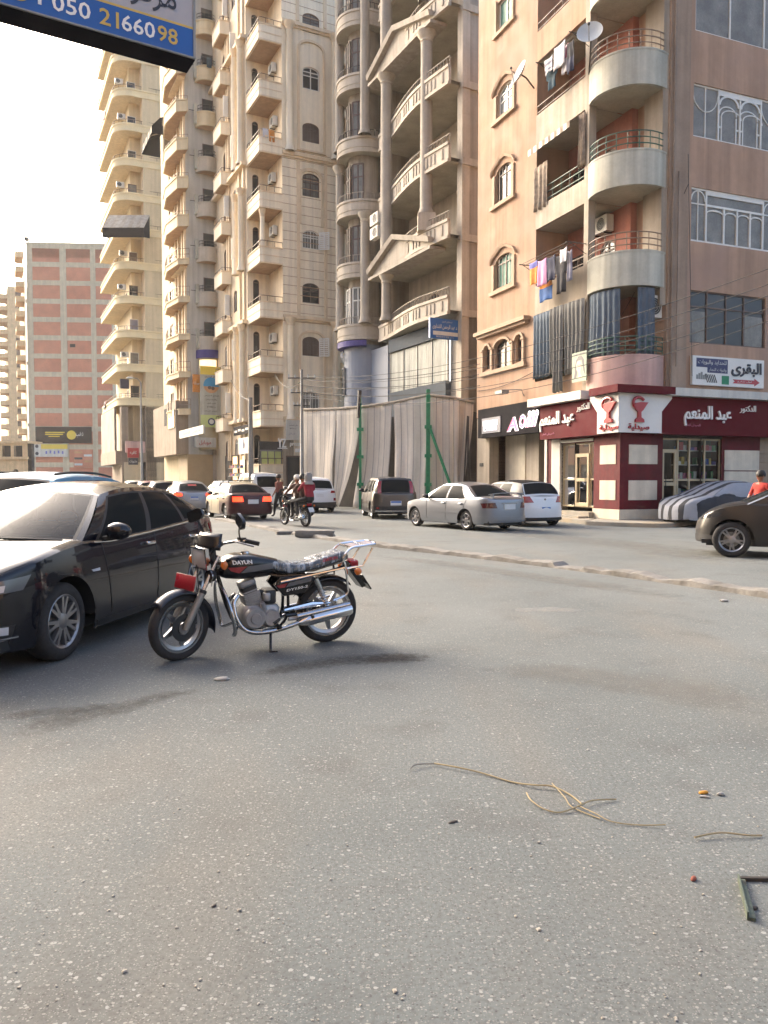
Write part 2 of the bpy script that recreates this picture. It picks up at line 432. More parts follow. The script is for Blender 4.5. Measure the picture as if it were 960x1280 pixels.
# ------------------------------------------------------------------ ground
mb = MB().use('asphalt'); mb.quad((-300, -60, 0), (300, -60, 0), (300, 400, 0), (-300, 400, 0))
g = mb.build('ground', origin=Vector((0, 0, 0))); tag(g, kind='structure')
decal('ground_stain', [G(-40, 945), G(60, 905), G(140, 888), G(215, 868), G(290, 862)], [.22, .3, .22, .16, .1], 'wet')
decal('ground_stain', [G(-30, 905), G(40, 893), G(110, 886), G(190, 873)], [.1, .16, .12, .05], 'wet', .008)
decal('ground_stain', [G(290, 850), G(350, 838), G(430, 826), G(520, 822), G(560, 815)], [.12, .2, .3, .3, .12], 'oil')
decal('ground_stain', [G(450, 832), G(490, 822), G(530, 826)], [.15, .25, .12], 'oil', .008)
decal('ground_stain', [G(620, 765), G(690, 762), G(740, 766)], [.16, .3, .16], 'worn_white')
decal('sand_drift', [G(560, 838), G(700, 842), G(840, 862), G(1010, 900)], [.25, .45, .5, .4], 'dustmat')
decal('sand_drift', [G(430, 690), G(560, 705), G(700, 726), G(1000, 768)], [.3, .45, .5, .4], 'dustmat', .006)
decal('sand_drift', [G(560, 664), G(700, 672), G(850, 690), G(1000, 712)], [.5, 1.2, 1.4, 1.0], 'dustmat', .006)

# median kerb: broken concrete edging between the two carriageways
kp = [G(268, 650), G(300, 656), G(345, 665), G(400, 674), G(470, 684), G(560, 694), G(660, 706), G(760, 719), G(860, 733), G(960, 748), G(1120, 774)]
P = spl(kp, 26); mb = MB().use('concrete'); rings = []
for i, p in enumerate(P):
    t = (P[min(i+1, len(P)-1)]-P[max(i-1, 0)]).normalized(); nn = Vector((-t.y, t.x, 0))
    q = noise.noise(p*2.1); q2 = noise.noise(p*5.3+Vector((9, 0, 0))); h = .085+.03*q+.02*q2; h *= 1 if noise.noise(p*.9+Vector((0, 7, 0))) > -.32 else .45
    e = .02*q2
    if i % 9 == 0: h *= .86; e += .006
    rings.append([p+nn*(-.02+e)+Vector((0, 0, -.02)), p+nn*(.0+e)+Vector((0, 0, h*.8)), p+nn*(.04+e)+Vector((0, 0, h)), p+nn*(.26)+Vector((0, 0, h+.012*q)), p+nn*(.36+.04*q)+Vector((0, 0, h*.4)), p+nn*.5+Vector((0, 0, -.02))])
mb.loft(rings, False); tag(mb.build('median_kerb', smooth=True, ang=24), kind='structure')
def rubble(name, c, sx, sy, sz, rz, label, m='concrete', cat='kerb block', seed=0):
    mb = MB().use(m); N = 10; rings = []
    for i in range(N+1):
        x = -1+2*i/N; R = []
        for k in range(16):
            a = 2*pi*k/16; yy = max(-1, min(1, 1.3*cos(a))); zz = max(-1, min(1, 1.3*sin(a)))
            p = Vector((x, yy, zz)); d = 1+.10*noise.noise(p*1.7+Vector((seed, 3, 1)))+.05*noise.noise(p*5+Vector((seed, 0, 0)))
            e = .82 if i in (0, N) else 1
            R.append(Vector((x*sx*d, yy*sy*d*e, (zz*d*e+1)*sz)))
        rings.append(R)
    mb.loft(rings, True, True)
    T = Matrix.Translation(c) @ Matrix.Rotation(rz, 4, 'Z'); mb.v = [T @ v for v in mb.v]
    return tag(mb.build(name, smooth=True, ang=40), label, cat)
rubble('kerb_block', G(394, 672), .50, .18, .10, radians(-6), 'loose broken concrete block lying on the median kerb', seed=4)
rubble('kerb_stone', G(355, 668), .22, .12, .05, radians(20), 'small flat broken piece of kerb left of the concrete block', cat='kerb stone', seed=8)

# ------------------------------------------------------------------ wall, window and balcony builders
def wall(mb, fr, s0, s1, z0, z1, holes=(), depth=.16, rev=None):
    """flat wall with real openings; holes: (a, b, c, d, rise) with rise > 0 for an arched head"""
    S_ = sorted({s0, s1, *[h[0] for h in holes], *[h[1] for h in holes]}); Z_ = sorted({z0, z1, *[h[2] for h in holes], *[h[3] for h in holes]})
    S_ = [x for x in S_ if s0 <= x <= s1]; Z_ = [x for x in Z_ if z0 <= x <= z1]; k = mb.cur
    for a, b in zip(S_, S_[1:]):
        for c, d in zip(Z_, Z_[1:]):
            m, q = (a+b)/2, (c+d)/2
            if not any(h[0] < m < h[1] and h[2] < q < h[3] for h in holes): mb.quad(fr(a, 0, c), fr(b, 0, c), fr(b, 0, d), fr(a, 0, d))
    for h in holes:
        a, b, c, d = h[:4]; r = h[4] if len(h) > 4 else 0
        if rev: mb.use(rev)
        top = [(a+(b-a)*(1-cos(pi*i/12))/2, d-r+r*sin(pi*i/12)) for i in range(13)] if r else [(a, d), (b, d)]
        pts = [(a, c)]+top+[(b, c)]
        for (x, z), (x2, z2) in zip(pts, pts[1:]+pts[:1]): mb.quad(fr(x, 0, z), fr(x2, 0, z2), fr(x2, -depth, z2), fr(x, -depth, z))
        mb.cur = k
        if r:
            for i in range(12):
                (x, z), (x2, z2) = top[i], top[i+1]; mb.quad(fr(x, 0, z), fr(x2, 0, z2), fr(x2, 0, d), fr(x, 0, d))
def arch_bar(mb, fr, a, b, zs, rise, o, t=.05, w=.05, n=12):
    pts = [(a+(b-a)*(1-cos(pi*i/n))/2, zs+rise*sin(pi*i/n)) for i in range(n+1)]; c = ((a+b)/2, zs)
    inn = [(c[0]+(x-c[0])*(1-w/((b-a)/2)), c[1]+(z-c[1])*(1-w/max(rise, .01))) for x, z in pts]
    mb.loft([[fr(p[0], o, p[1]), fr(p[0], o+t, p[1]), fr(q[0], o+t, q[1]), fr(q[0], o, q[1])] for p, q in zip(pts, inn)], True, True)
def window(root, fr, hole, depth=.16, frame='white_frame', pane='pane_dark', mull=1, trans=(), fw=.05, bars=0, sub=True):
    """glazed window set back in its opening: frame (the part) with its pane as sub-part"""
    a, b, c, d = hole[:4]; r = hole[4] if len(hole) > 4 else 0
    f = MB().use(frame); o = -depth+.02
    for x in [a+fw/2]+[a+(b-a)*(i+1)/(mull+1) for i in range(mull)]+[b-fw/2]: f.fbox(fr, x-fw/2, x+fw/2, o, o+.05, c, d-(r*.4 if r and (x < a+fw or x > b-fw) else 0))
    for z in [c+fw/2]+[c+(d-c)*t for t in trans]+([d-fw/2] if not r else [d-r]): f.fbox(fr, a+.002, b-.002, o+.003, o+.047, z-fw/2, z+fw/2)
    if r: arch_bar(f, fr, a, b, d-r, r, o, .05, fw)
    if bars:
        for i in range(1, bars): f.fbox(fr, a+(b-a)*i/bars-.012, a+(b-a)*i/bars+.012, -.05, -.03, c, d-.02-r*.3)
    p = MB().use(pane); p.quad(fr(a, o+.01, c), fr(b, o+.01, c), fr(b, o+.01, d), fr(a, o+.01, d))
    if sub:
        w_ = f.build('window', root); p.build('pane', w_); return w_
    f.use(pane); f.quad(fr(a, o+.01, c), fr(b, o+.01, c), fr(b, o+.01, d), fr(a, o+.01, d)); return f.build('window', root)
def hood(mb, fr, a, b, zs, rise, out=.1, t=.1, ears=.12):
    arch_bar(mb, fr, a-t, b+t, zs, rise+t, .002, out, t)
    mb.fbox(fr, a-t-ears, a+.0, .002, out*.9, zs-.1, zs-.002); mb.fbox(fr, b-.0, b+t+ears, .002, out*.9, zs-.1, zs-.002)
def railing(root, path, zs, r=.022, m='rail_tan', posts=0, z0=0, name='railing'):
    f = MB().use(m)
    for z in zs: f.tube([(p[0], p[1], z) for p in path], r, 6)
    if posts:
        L_ = [0]
        for p, q in zip(path, path[1:]): L_.append(L_[-1]+math.dist(p[:2], q[:2]))
        for k in range(posts+1):
            l = L_[-1]*k/posts
            for i in range(len(path)-1):
                if L_[i] <= l <= L_[i+1]+1e-6:
                    t = (l-L_[i])/max(1e-6, L_[i+1]-L_[i]); x, y = lerp(path[i][0], path[i+1][0], t), lerp(path[i][1], path[i+1][1], t); break
            f.tube([(x, y, z0), (x, y, max(zs))], r*.8, 5)
    return f.build(name, root, smooth=True)
def balcony(root, path, back, zb, zp, par='greywhite', soff='soffit', t=.12, slab=.18, bands=(), band_m=None, rail=None, rail_m='rail_tan', posts=5, bar_r=.022, name='balcony'):
    """slab with a solid parapet along path (outer face), rails as sub-part; back closes the slab against the wall"""
    mb = MB().use(par); mb.strip(path, zb, zp, t)
    for z0, z1, o in bands:
        mb.use(band_m or par); Q = offset([Vector((p[0], p[1], 0)) for p in path], -o); mb.strip([(q.x, q.y) for q in Q], z0, z1, t*.9)
    mb.use(soff); poly = [(p[0], p[1]) for p in path]+[tuple(b[:2]) for b in back]
    mb.poly([(x, y, zb+.004) for x, y in poly]); mb.use('pave'); mb.poly([(x, y, zb+slab) for x, y in poly])
    o = mb.build(name, root, smooth=True, ang=30)
    if rail:
        Q = offset([Vector((p[0], p[1], 0)) for p in path], t*.5); railing(o, [(q.x, q.y) for q in Q], rail, bar_r, rail_m, posts, zp-.02)
    return o

# ------------------------------------------------------------------ the peach corner block with the pharmacy
A1 = atan2(cos(radians(21.4)), -sin(radians(21.4)))           # direction of the street, away from the camera
CX = Vector((7.99, 26.0, 0))
S1 = Fr(CX, A1, 1); F1 = Fr(CX, A1-pi/2, -1)
assert S1.n.x < 0 and F1.n.y < 0
peach = thing('apartment_block', 'peach plastered corner apartment block with rounded balconies above the maroon pharmacy', 'apartment block', (CX.x, CX.y, 0))
sA = S1.px(670, 300)[0]; sB = S1.px(734, 300)[0]; sE = S1.px(597, 300)[0]; tB = F1.px(832, 300)[0]; tP = F1.px(857, 300)[0]
ZT = 24.5; ZG = 4.35
ys_b = [485, 353, 225, 100, -27]; ys_t = [442, 311, 180, 42, -85]
zb = [atY(783, y, 25.9).z for y in ys_b]; zp = [atY(783, y, 25.9).z for y in ys_t]
zb[3] = (zb[2]+zb[4])/2+.05; zp = [z+1.18 for z in zb]
# side wall with its small windows
holes1 = []; kinds1 = []
def hole_px(fr, x0, x1, y0, y1, rise=0):
    a, _ = fr.px(x0, y0); b, _ = fr.px(x1, y0); m = (x0+x1)/2; c = fr.px(m, y1)[1]; d = fr.px(m, y0)[1]
    return (min(a, b), max(a, b), c, d, rise)
sw = [(622, 641, -6, 32, 0, 'g'), (622, 641, 103, 140, .32, 'w'), (620, 640, 205, 248, .32, 'b'), (619, 641, 317, 357, .32, 'v'), (606, 613, 432, 462, .22, 'd'), (619, 638, 424, 459, .32, 'd'), (645, 654, 418, 452, .22, 'd')]
for x0, x1, y0, y1, r, k in sw: holes1.append(hole_px(S1, x0, x1, y0, y1, r)); kinds1.append(k)
mb = MB().use('peach'); wall(mb, S1, sA, sE, ZG, ZT, holes1, .2, 'trimtan')
mb.quad(S1(sE, 0, 0), S1(sE, -9, 0), S1(sE, -9, ZT), S1(sE, 0, ZT))
# recess behind the balconies
D = 1.5; cin = CX-S1.n*D-F1.n*D
recS = Fr(CX+S1.n*(-D), A1, 1); recF = Fr(CX+F1.n*(-D), A1-pi/2, -1)
mb.use('peach'); mb.quad(S1(sA, 0, ZG), S1(sA, -D, ZG), S1(sA, -D, ZT), S1(sA, 0, ZT))
dholes = []; fholes = []
for z in zb:
    dholes.append((sB+.35, sB+1.25, z+.2, z+2.35, .35)); dholes.append((sA-1.25, sA-.25, z+.2, z+2.3, 0)); fholes.append((D+.02, D+.03, z+.2, z+.21, 0))
mb.use('red_peach'); wall(mb, recS, D, sA, ZG, ZT, dholes, .12); mb.use('red_peach'); wall(mb, recF, D, tB, ZG, ZT, (), .12)
mb.use('peach_front'); mb.quad(F1(tB, 0, ZG), F1(tB, -D, ZG), F1(tB, -D, ZT), F1(tB, 0, ZT))
body1 = mb.build('side_wall', peach)
for h in dholes: window(peach, recS, h, .1, 'brownframe', 'pane_dark', 1, (.55,), .06)
for h, k in zip(holes1, kinds1):
    wn = window(peach, S1, h, .18, 'white_frame' if k in 'wg' else 'brownframe', 'pane_lt' if k == 'w' else ('shutter_green' if k in 'gv' else 'pane_dark'), 1, (.5,) if k in 'w' else (), .05, bars=5 if k in 'bv' else 0)
    tr = MB().use('trimtan'); a, b, c, d, r = h
    if k in 'wbv':
        m_ = (a+b)/2; zs = d-r; o = .1
        for P0, P1 in (((a-.32, zs+.06), (a-.1, zs+.30)), ((a-.1, zs+.30), (m_-.18, d+.26)), ((m_-.18, d+.26), (m_+.18, d+.26)), ((m_+.18, d+.26), (b+.1, zs+.30)), ((b+.1, zs+.30), (b+.32, zs+.06))):
            (x0, z0), (x1, z1) = P0, P1
            tr.hexa([S1(x0, .002, z0), S1(x1, .002, z1), S1(x1, o, z1), S1(x0, o, z0), S1(x0, .002, z0+.12), S1(x1, .002, z1+.12), S1(x1, o+.04, z1+.12), S1(x0, o+.04, z0+.12)])
        tr.fbox(S1, a-.22, a-.02, .002, .07, c-.1, zs+.05); tr.fbox(S1, b+.02, b+.22, .002, .07, c-.1, zs+.05)
        tr.fbox(S1, a-.34, b+.34, .002, .14, c-.26, c-.1)
    elif k == 'g':
        tr.fbox(S1, a-.14, a-.02, .002, .07, c, d+.1); tr.fbox(S1, b+.02, b+.14, .002, .07, c, d+.1); tr.fbox(S1, a-.24, b+.24, .002, .12, c-.18, c-.02)
    if tr.v: tr.build('window_trim', peach)
a, b = holes1[6][0]-.28, holes1[4][1]+.28; c = min(h[2] for h in holes1[4:]); d = max(h[3] for h in holes1[4:])
tr = MB().use('trimtan'); tr.fbox(S1, a-.25, b+.25, .002, .32, d+.42, d+.58); tr.fbox(S1, a-.15, b+.15, .003, .2, d+.3, d+.42); tr.fbox(S1, a, b, .002, .14, c-.2, c-.03)
h4, h5, h6 = holes1[6], holes1[5], holes1[4]
for x in (h4[0]-.1, (h4[1]+h5[0])/2, (h5[1]+h6[0])/2, h6[1]+.1): tr.fbox(S1, x-.07, x+.07, .002, .1, c-.03, d-.2); tr.fbox(S1, x-.11, x+.11, .002, .14, d-.3, d-.22)
for h in (h4, h5, h6): arch_bar(tr, S1, h[0]-.1, h[1]+.1, h[3]-h[4], h[4]+.1, .002, .09, .1)
tr.build('window_trim', peach)
# front wall
fw_holes = []
xs = (864, 866, 868, 870)
for (x0, x1, y0, y1) in ((871, 1000, -62, 38), (867.5, 1000, 103, 170), (864.5, 1000, 233, 301), (863, 957.5, 362, 428)):
    a = F1.px(x0, y0)[0]; b = F1.px(x1, y0)[0]; c = F1.px(x0, y1)[1]; d = F1.px(x0, y0)[1]; fw_holes.append((a, b, c, d, 0))
tE = F1.px(1110, 300)[0]
mb = MB().use('peach_front'); wall(mb, F1, tP, tE, ZG, ZT, fw_holes, .14, 'peach_front')
mb.quad(F1(tE, 0, 0), F1(tE, -9, 0), F1(tE, -9, ZT), F1(tE, 0, ZT))
mb.use('dark_in'); mb.quad(S1(sE, -9, ZT), F1(tE, -9, ZT), F1(tE, 0, ZT), CX+Vector((0, 0, ZT))); mb.quad(CX+Vector((0, 0, ZT)), S1(sE, 0, ZT), S1(sE, -9, ZT), S1(2, -9, ZT))
mb.build('front_wall', peach)
mb = MB().use('pilaster'); mb.fbox(F1, tB+.02, tP, -.3, .12, ZG, ZT); mb.use('greybeige'); mb.fbox(F1, tB-.22, tB+.02, -.9, .02, 7.5, ZT); mb.build('pilaster', peach)
f = MB().use('rail_tan'); f.tube([F1(tB+.12, .2, 4.6), F1(tB+.12, .2, ZT)], .045, 8); f.tube([F1(tB+.36, .19, 5.4), F1(tB+.36, .19, 12)], .02, 6); f.build('drain_pipe', peach)
# front windows: each with its own glazing pattern
a, b, c, d, _ = fw_holes[0]; w0 = window(peach, F1, fw_holes[0], .12, 'white_frame', 'pane_grey', 2, (), .06)
a, b, c, d, _ = fw_holes[1]; wd = (b-a)
f = MB().use('white_frame'); o = -.1
f.fbox(F1, a, b, o, o+.05, d-.05, d); f.fbox(F1, a, b, o, o+.05, c, c+.06)
q = [a, a+wd*.235, a+wd*.435, a+wd*.635, a+wd*.86, b]
for i, x in enumerate(q): f.fbox(F1, x-.03, x+.03, o+.002, o+.06, c, d)
for i in range(5):
    x0, x1 = q[i]+.03, q[i+1]-.03; m_ = (x0+x1)/2; hh = d-c
    if i in (1, 2):
        f.use('white_paint'); f.fbox(F1, x0, x1, o+.003, o+.052, d-.2, d-.05)
        arch_bar(f, F1, x0, x1, d-.5, .36, o, .05, .07); arch_bar(f, F1, x0+.1, x1+.12, c+hh*.5, .28, o, .04, .04); arch_bar(f, F1, x0-.05 if i == 2 else x0, x1-.1, c+hh*.55, .3, o+.005, .035, .04)
        for x in (x0+.12, x1-.13): f.fbox(F1, x-.02, x+.02, o, o+.04, c, c+hh*.52)
        f.fbox(F1, x0, x0+.12, o, o+.04, c+hh*.28, c+hh*.31); f.fbox(F1, x1-.12, x1, o, o+.04, c+hh*.28, c+hh*.31); f.use('white_frame')
    else:
        f.fbox(F1, m_-.02, m_+.02, o, o+.04, c, d)
        for sg in (-1, 1): f.tube([F1(m_+sg*(x1-x0)/2*math.sin(pi/2*k/8), o+.03, lerp(c+hh*.52, d-.25, 1-math.cos(pi/2*k/8))) for k in range(9)], .022, 5)
w1 = f.build('window', peach); p = MB().use('pane_grey'); p.quad(F1(a, o+.01, c), F1(b, o+.01, c), F1(b, o+.01, d), F1(a, o+.01, d)); p.build('pane', w1)
a, b, c, d, _ = fw_holes[2]; wd = b-a; f = MB().use('white_frame')
f.fbox(F1, a, b, o, o+.06, d-.06, d); f.fbox(F1, a, b, o, o+.06, c, c+.07)
q = [a, a+wd*.14, a+wd*.30, a+wd*.42, a+wd*.54, a+wd*.66, a+wd*.82, b]
for i, x in enumerate(q): f.fbox(F1, x-(.035), x+(.035), o+.002, o+.06, c, d if i in (0, 1, 5, 6, 7) else c+(d-c)*.7)
for i in range(7):
    x0, x1 = q[i]+.03, q[i+1]-.03; m_ = (x0+x1)/2
    if 1 <= i <= 4: f.fbox(F1, x0-.03, x1+.03, o+.003, o+.055, c+(d-c)*.69, c+(d-c)*.73); arch_bar(f, F1, x0, x1, c+(d-c)*.58, .12, o, .05, .05); f.fbox(F1, x0-.03, x1+.03, o+.003, o+.055, d-.18, d-.05)
    else: f.fbox(F1, m_-.018, m_+.018, o, o+.04, c, d); arch_bar(f, F1, x0, x1, d-.42, .36, o, .05, .04); f.fbox(F1, x0, x1, o, o+.04, d-.55, d-.51)
w2 = f.build('window', peach); p = MB().use('pane_grey'); p.quad(F1(a, o+.01, c), F1(b, o+.01, c), F1(b, o+.01, d), F1(a, o+.01, d)); p.build('pane', w2)
a, b, c, d, _ = fw_holes[3]; wd = b-a; f = MB().use('brownframe')
for x in (a+.02, a+wd*.23, a+wd*.48, a+wd*.72, b-.02): f.fbox(F1, x-.03, x+.03, o+.002, o+.05, c, d)
for z in (c+.02, d-(d-c)*.30, d-.02): f.fbox(F1, a, b, o, o+.048, z-.025, z+.025)
w3 = f.build('window', peach); p = MB().use('pane_dark'); p.quad(F1(a, o+.01, c), F1(b, o+.01, c), F1(b, o+.01, d), F1(a, o+.01, d))
p.use('pane_grey'); p.quad(F1(a+wd*.74, o+.02, c+.05), F1(b-.06, o+.02, c+.05), F1(b-.06, o+.02, d-.7), F1(a+wd*.74, o+.02, d-.7)); p.quad(F1(a+.06, o+.02, c+.05), F1(a+wd*.21, o+.02, c+.05), F1(a+wd*.21, o+.02, d-.7), F1(a+.06, o+.02, d-.7)); p.build('pane', w3)
# balconies: a straight one along the side and a round one on the corner, floor by floor
pA = S1(sB, 0, 0); pB = F1(tB, 0, 0); ch = pB-pA; mid = (pA+pB)/2; bul = .98; Rr = ((ch.length/2)**2+bul**2)/(2*bul)
nin = Vector((-ch.y, ch.x, 0)).normalized(); cc = mid+nin*(Rr-bul); a0 = atan2(pA.y-cc.y, pA.x-cc.x); a1 = atan2(pB.y-cc.y, pB.x-cc.x)
if a1 < a0: a1 += 2*pi
RND = arc(cc.x, cc.y, Rr, a0, a1, 28); bk = [S1(sB, -D, 0)[:2], cin[:2], F1(tB, -D, 0)[:2]][::-1]
PM = [('pinkpar', 'peach'), ('greywhite', 'greybeige'), ('greywhite', 'greybeige'), ('greywhite', 'greybeige'), ('greywhite', 'peach')]
for i, z in enumerate(zb):
    rm = 'rail_green' if i in (0, 2) else 'rail_tan'; nb = 4 if i == 0 else 3
    zr = [zp[i]+.62*(k+1)/nb for k in range(nb)]
    balcony(peach, RND, bk, z, zp[i], PM[i][0], rail=zr, rail_m=rm, posts=9, bands=((zp[i]-.05, zp[i]+.012, .015),))
    side = [S1(sA, .03, 0)[:2], S1(sB+.02, .03, 0)[:2]]
    balcony(peach, side, [S1(sB+.02, -D, 0)[:2], S1(sA, -D, 0)[:2]], z-.02, zp[i]-(.35 if i in (0, 2) else .06), PM[i][1], rail=[zp[i]-.2+.5*k for k in ((0, .5, 1) if i in (0, 2) else (.5, 1))], rail_m=rm, posts=6)
pm = MB().use('greybeige'); pm.fbox(S1, sB-.12, sB+.14, -.25, .05, ZG, ZT); pm.build('balcony_post', peach)
# ------------------------------------------------------------------ street level of the peach block
for nm, c in (('g_red', 'a02c34'), ('g_blue', '2c4a8c'), ('g_white', 'c8c8c0'), ('g_green', '3f7a4a'), ('g_pink', 'b0627e'), ('g_yel', 'b89a3c'), ('g_purple', '5a4a84')): mat(nm, c, .5, var=.1)
GOODS = ['g_red', 'g_blue', 'g_white', 'g_white', 'g_green', 'g_pink', 'g_yel', 'g_purple']
def goods(root, fr, a, b, zs, o, seed, name='shelf_goods', dens=.92):
    R = random.Random(seed); mb = MB()
    for z in zs:
        mb.use('white_dirty'); mb.fbox(fr, a, b, o-.3, o+.02, z-.03, z); x = a+.05
        while x < b-.12:
            w_ = R.uniform(.06, .2); h = R.uniform(.1, .3)
            if R.random() < dens: mb.use(R.choice(GOODS)); mb.fbox(fr, x, x+w_, o-.22, o-.02+R.uniform(-.04, 0), z+.001, z+h)
            x += w_+.015
    return tag(mb.build(name, root), kind='stuff')
def storefront(root, fr, a, b, c, d, xs, zs, o=-.1, frame='alu_gold', fw=.06, door=None):
    f = MB().use(frame)
    for x in [a]+list(xs)+[b]: f.fbox(fr, x-fw/2, x+fw/2, o-.03, o+.04, c, d)
    for z in [c+fw/2]+list(zs)+[d-fw/2]: f.fbox(fr, a, b, o-.027, o+.037, z-fw/2, z+fw/2)
    w_ = f.build('shop_window', root); p = MB().use('shopglass'); p.quad(fr(a, o, c), fr(b, o, c), fr(b, o, d), fr(a, o, d)); p.build('pane', w_)
    if door:
        x0, x1 = door; f = MB().use(frame); o += .05
        for x in (x0+.05, x1-.05): f.fbox(fr, x-.05, x+.05, o-.02, o+.03, c+.02, d-.4)
        for z in (c+.1, c+1.0, d-.45): f.fbox(fr, x0, x1, o-.017, o+.027, z-.06, z+.06)
        dr = f.build('door', root); h = MB().use('ac_dark'); h.tube([fr(x0+.16, o+.06, c+.9), fr(x0+.16, o+.06, c+1.3)], .015, 6); h.build('handle', dr)
zf = lambda fr, px, py, o=0: fr.px(px, py, o)[1]
zT = zf(F1, 860, 548); zK = .16
pil_t = F1.px(828, 600, .1)[0]; pil_s = S1.px(742, 600, .1)[0]
wt0, wt1 = pil_t+.02, F1.px(901, 600)[0]; pt1 = F1.px(948.5, 600)[0]
mb = MB().use('maroon_tile')
L_ = [F1(-.1, .1, 0), F1(pil_t, .1, 0), F1(pil_t, -.6, 0), S1(pil_s, -.6, 0), S1(pil_s, .1, 0)]
mb.prism([(p.x, p.y) for p in L_], zK+.32, ZG)
mb.use('cream_panel'); L2 = [F1(-.14, .14, 0), F1(pil_t-.1, .14, 0), F1(pil_t-.1, -.5, 0), S1(pil_s-.0, -.5, 0), S1(pil_s, .14, 0)]
mb.prism([(p.x, p.y) for p in L2], zK, zK+.34)
for y0, y1 in ((556, 580), (600.5, 625)):
    c, d = zf(F1, 803, y1, .12), zf(F1, 803, y0, .12)
    mb.fbox(F1, F1.px(785.5, 600, .1)[0], F1.px(821, 600, .1)[0], .09, .118, c, d); mb.fbox(S1, S1.px(769.8, 600, .1)[0], S1.px(750, 600, .1)[0], .09, .118, c, d)
mb.build('corner_pillar', peach)
mb = MB().use('maroon_tile'); mb.fbox(F1, wt1, pt1, -.5, .02, zK, ZG); mb.use('cream_panel')
for y0, y1 in ((563, 588), (589.3, 613), (614.3, 640)): mb.fbox(F1, wt1+.12, pt1-.04, .0, .045, zf(F1, 925, y1), zf(F1, 925, y0))
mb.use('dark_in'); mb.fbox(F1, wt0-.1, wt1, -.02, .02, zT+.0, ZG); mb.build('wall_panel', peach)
mb = MB().use('brown_wall')
for k in range(22): z = zK+k*.165; mb.fbox(F1, pt1+.02, tE-.4, -.12-.02*(k % 2), -.02-.03*(k % 2), z, z+.16)
mb.build('roller_shutter', peach)
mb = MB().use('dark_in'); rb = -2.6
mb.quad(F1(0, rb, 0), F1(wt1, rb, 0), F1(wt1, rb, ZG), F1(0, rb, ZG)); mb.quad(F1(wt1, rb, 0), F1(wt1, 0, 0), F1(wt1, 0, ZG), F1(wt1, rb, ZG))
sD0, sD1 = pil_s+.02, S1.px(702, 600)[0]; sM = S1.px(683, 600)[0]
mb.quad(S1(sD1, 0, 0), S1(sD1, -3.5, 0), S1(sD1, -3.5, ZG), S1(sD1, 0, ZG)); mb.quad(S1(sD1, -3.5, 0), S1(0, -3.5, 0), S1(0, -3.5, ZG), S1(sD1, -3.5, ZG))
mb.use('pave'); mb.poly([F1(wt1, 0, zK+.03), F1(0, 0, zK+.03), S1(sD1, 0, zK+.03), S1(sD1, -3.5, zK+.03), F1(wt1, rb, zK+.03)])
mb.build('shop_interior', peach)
storefront(peach, F1, wt0, wt1, zK+.2, zT, [F1.px(848.5, 600)[0]]+[F1.px(x, 600)[0] for x in (863, 882)], [zf(F1, 870, 600)], door=(wt0+.05, F1.px(846, 600)[0]))
goods(peach, F1, F1.px(850, 600)[0], wt1-.1, [zK+.25, zK+.75, 1.55, 2.05, 2.55, 3.0], -.16, 3)
storefront(peach, S1, sD0, sD1, zK+.35, zf(S1, 720, 554), [S1.px(x, 600)[0] for x in (717, 735)], [zf(S1, 720, 599)], door=(S1.px(735, 600)[0], S1.px(718, 600)[0]))
goods(peach, S1, sD0+.1, S1.px(736, 600)[0], [zK+.4, .95, 1.5, 2.05, 2.6], -.18, 5); goods(peach, S1, S1.px(716, 600)[0], sD1-.1, [zK+.4, .95, 1.5, 2.05, 2.6, 3.1], -.18, 6)
goods(peach, S1, S1.px(734, 600)[0], S1.px(718, 600)[0], [.5, 1.1, 1.7, 2.3, 2.8], -.9, 9)
mb = MB().use('maroon_tile'); mb.fbox(S1, sD0-.05, sD1+.1, -.25, .05, zf(S1, 720, 554), ZG); mb.fbox(S1, S1.px(691, 600)[0], S1.px(686, 600)[0], -.3, .06, zK, ZG)
mb.use('white_dirty'); mb.fbox(S1, sD1, S1.px(691.3, 600)[0]-.01, -.3, .09, zK, ZG); mb.fbox(S1, S1.px(686, 600)[0]+.01, sM, -.3, .1, zK, ZG)
mb.use('steel_grey'); mb.fbox(S1, sD0, sD1, .05, .12, zf(S1, 720, 553), zf(S1, 720, 549)); mb.build('wall_panel', peach)
mb = MB().use('pave'); mb.fbox(S1, sD0-.1, sD1+.6, -.4, .35, .14, zK+.2); mb.fbox(S1, sD0-.05, sD1+.4, .34, .75, .14, zK+.06); mb.build('entrance_step', peach)
# dark showroom behind the side wall
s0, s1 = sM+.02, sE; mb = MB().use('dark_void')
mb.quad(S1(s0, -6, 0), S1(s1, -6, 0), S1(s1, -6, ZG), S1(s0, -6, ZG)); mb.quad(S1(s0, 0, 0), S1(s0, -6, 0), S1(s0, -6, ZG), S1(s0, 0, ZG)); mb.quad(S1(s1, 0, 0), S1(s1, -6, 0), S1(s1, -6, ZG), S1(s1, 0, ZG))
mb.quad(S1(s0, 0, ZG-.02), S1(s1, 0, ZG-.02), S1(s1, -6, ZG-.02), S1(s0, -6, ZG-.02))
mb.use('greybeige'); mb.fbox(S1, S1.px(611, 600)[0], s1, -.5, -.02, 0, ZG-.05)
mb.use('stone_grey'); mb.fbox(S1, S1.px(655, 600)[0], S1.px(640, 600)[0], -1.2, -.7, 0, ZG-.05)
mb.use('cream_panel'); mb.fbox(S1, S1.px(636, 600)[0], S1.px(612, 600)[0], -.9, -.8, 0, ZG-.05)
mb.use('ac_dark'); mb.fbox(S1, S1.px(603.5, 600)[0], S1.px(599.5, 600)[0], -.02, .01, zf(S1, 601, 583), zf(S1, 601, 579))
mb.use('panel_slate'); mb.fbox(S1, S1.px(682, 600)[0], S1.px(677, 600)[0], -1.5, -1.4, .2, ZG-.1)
mb.build('showroom_opening', peach)
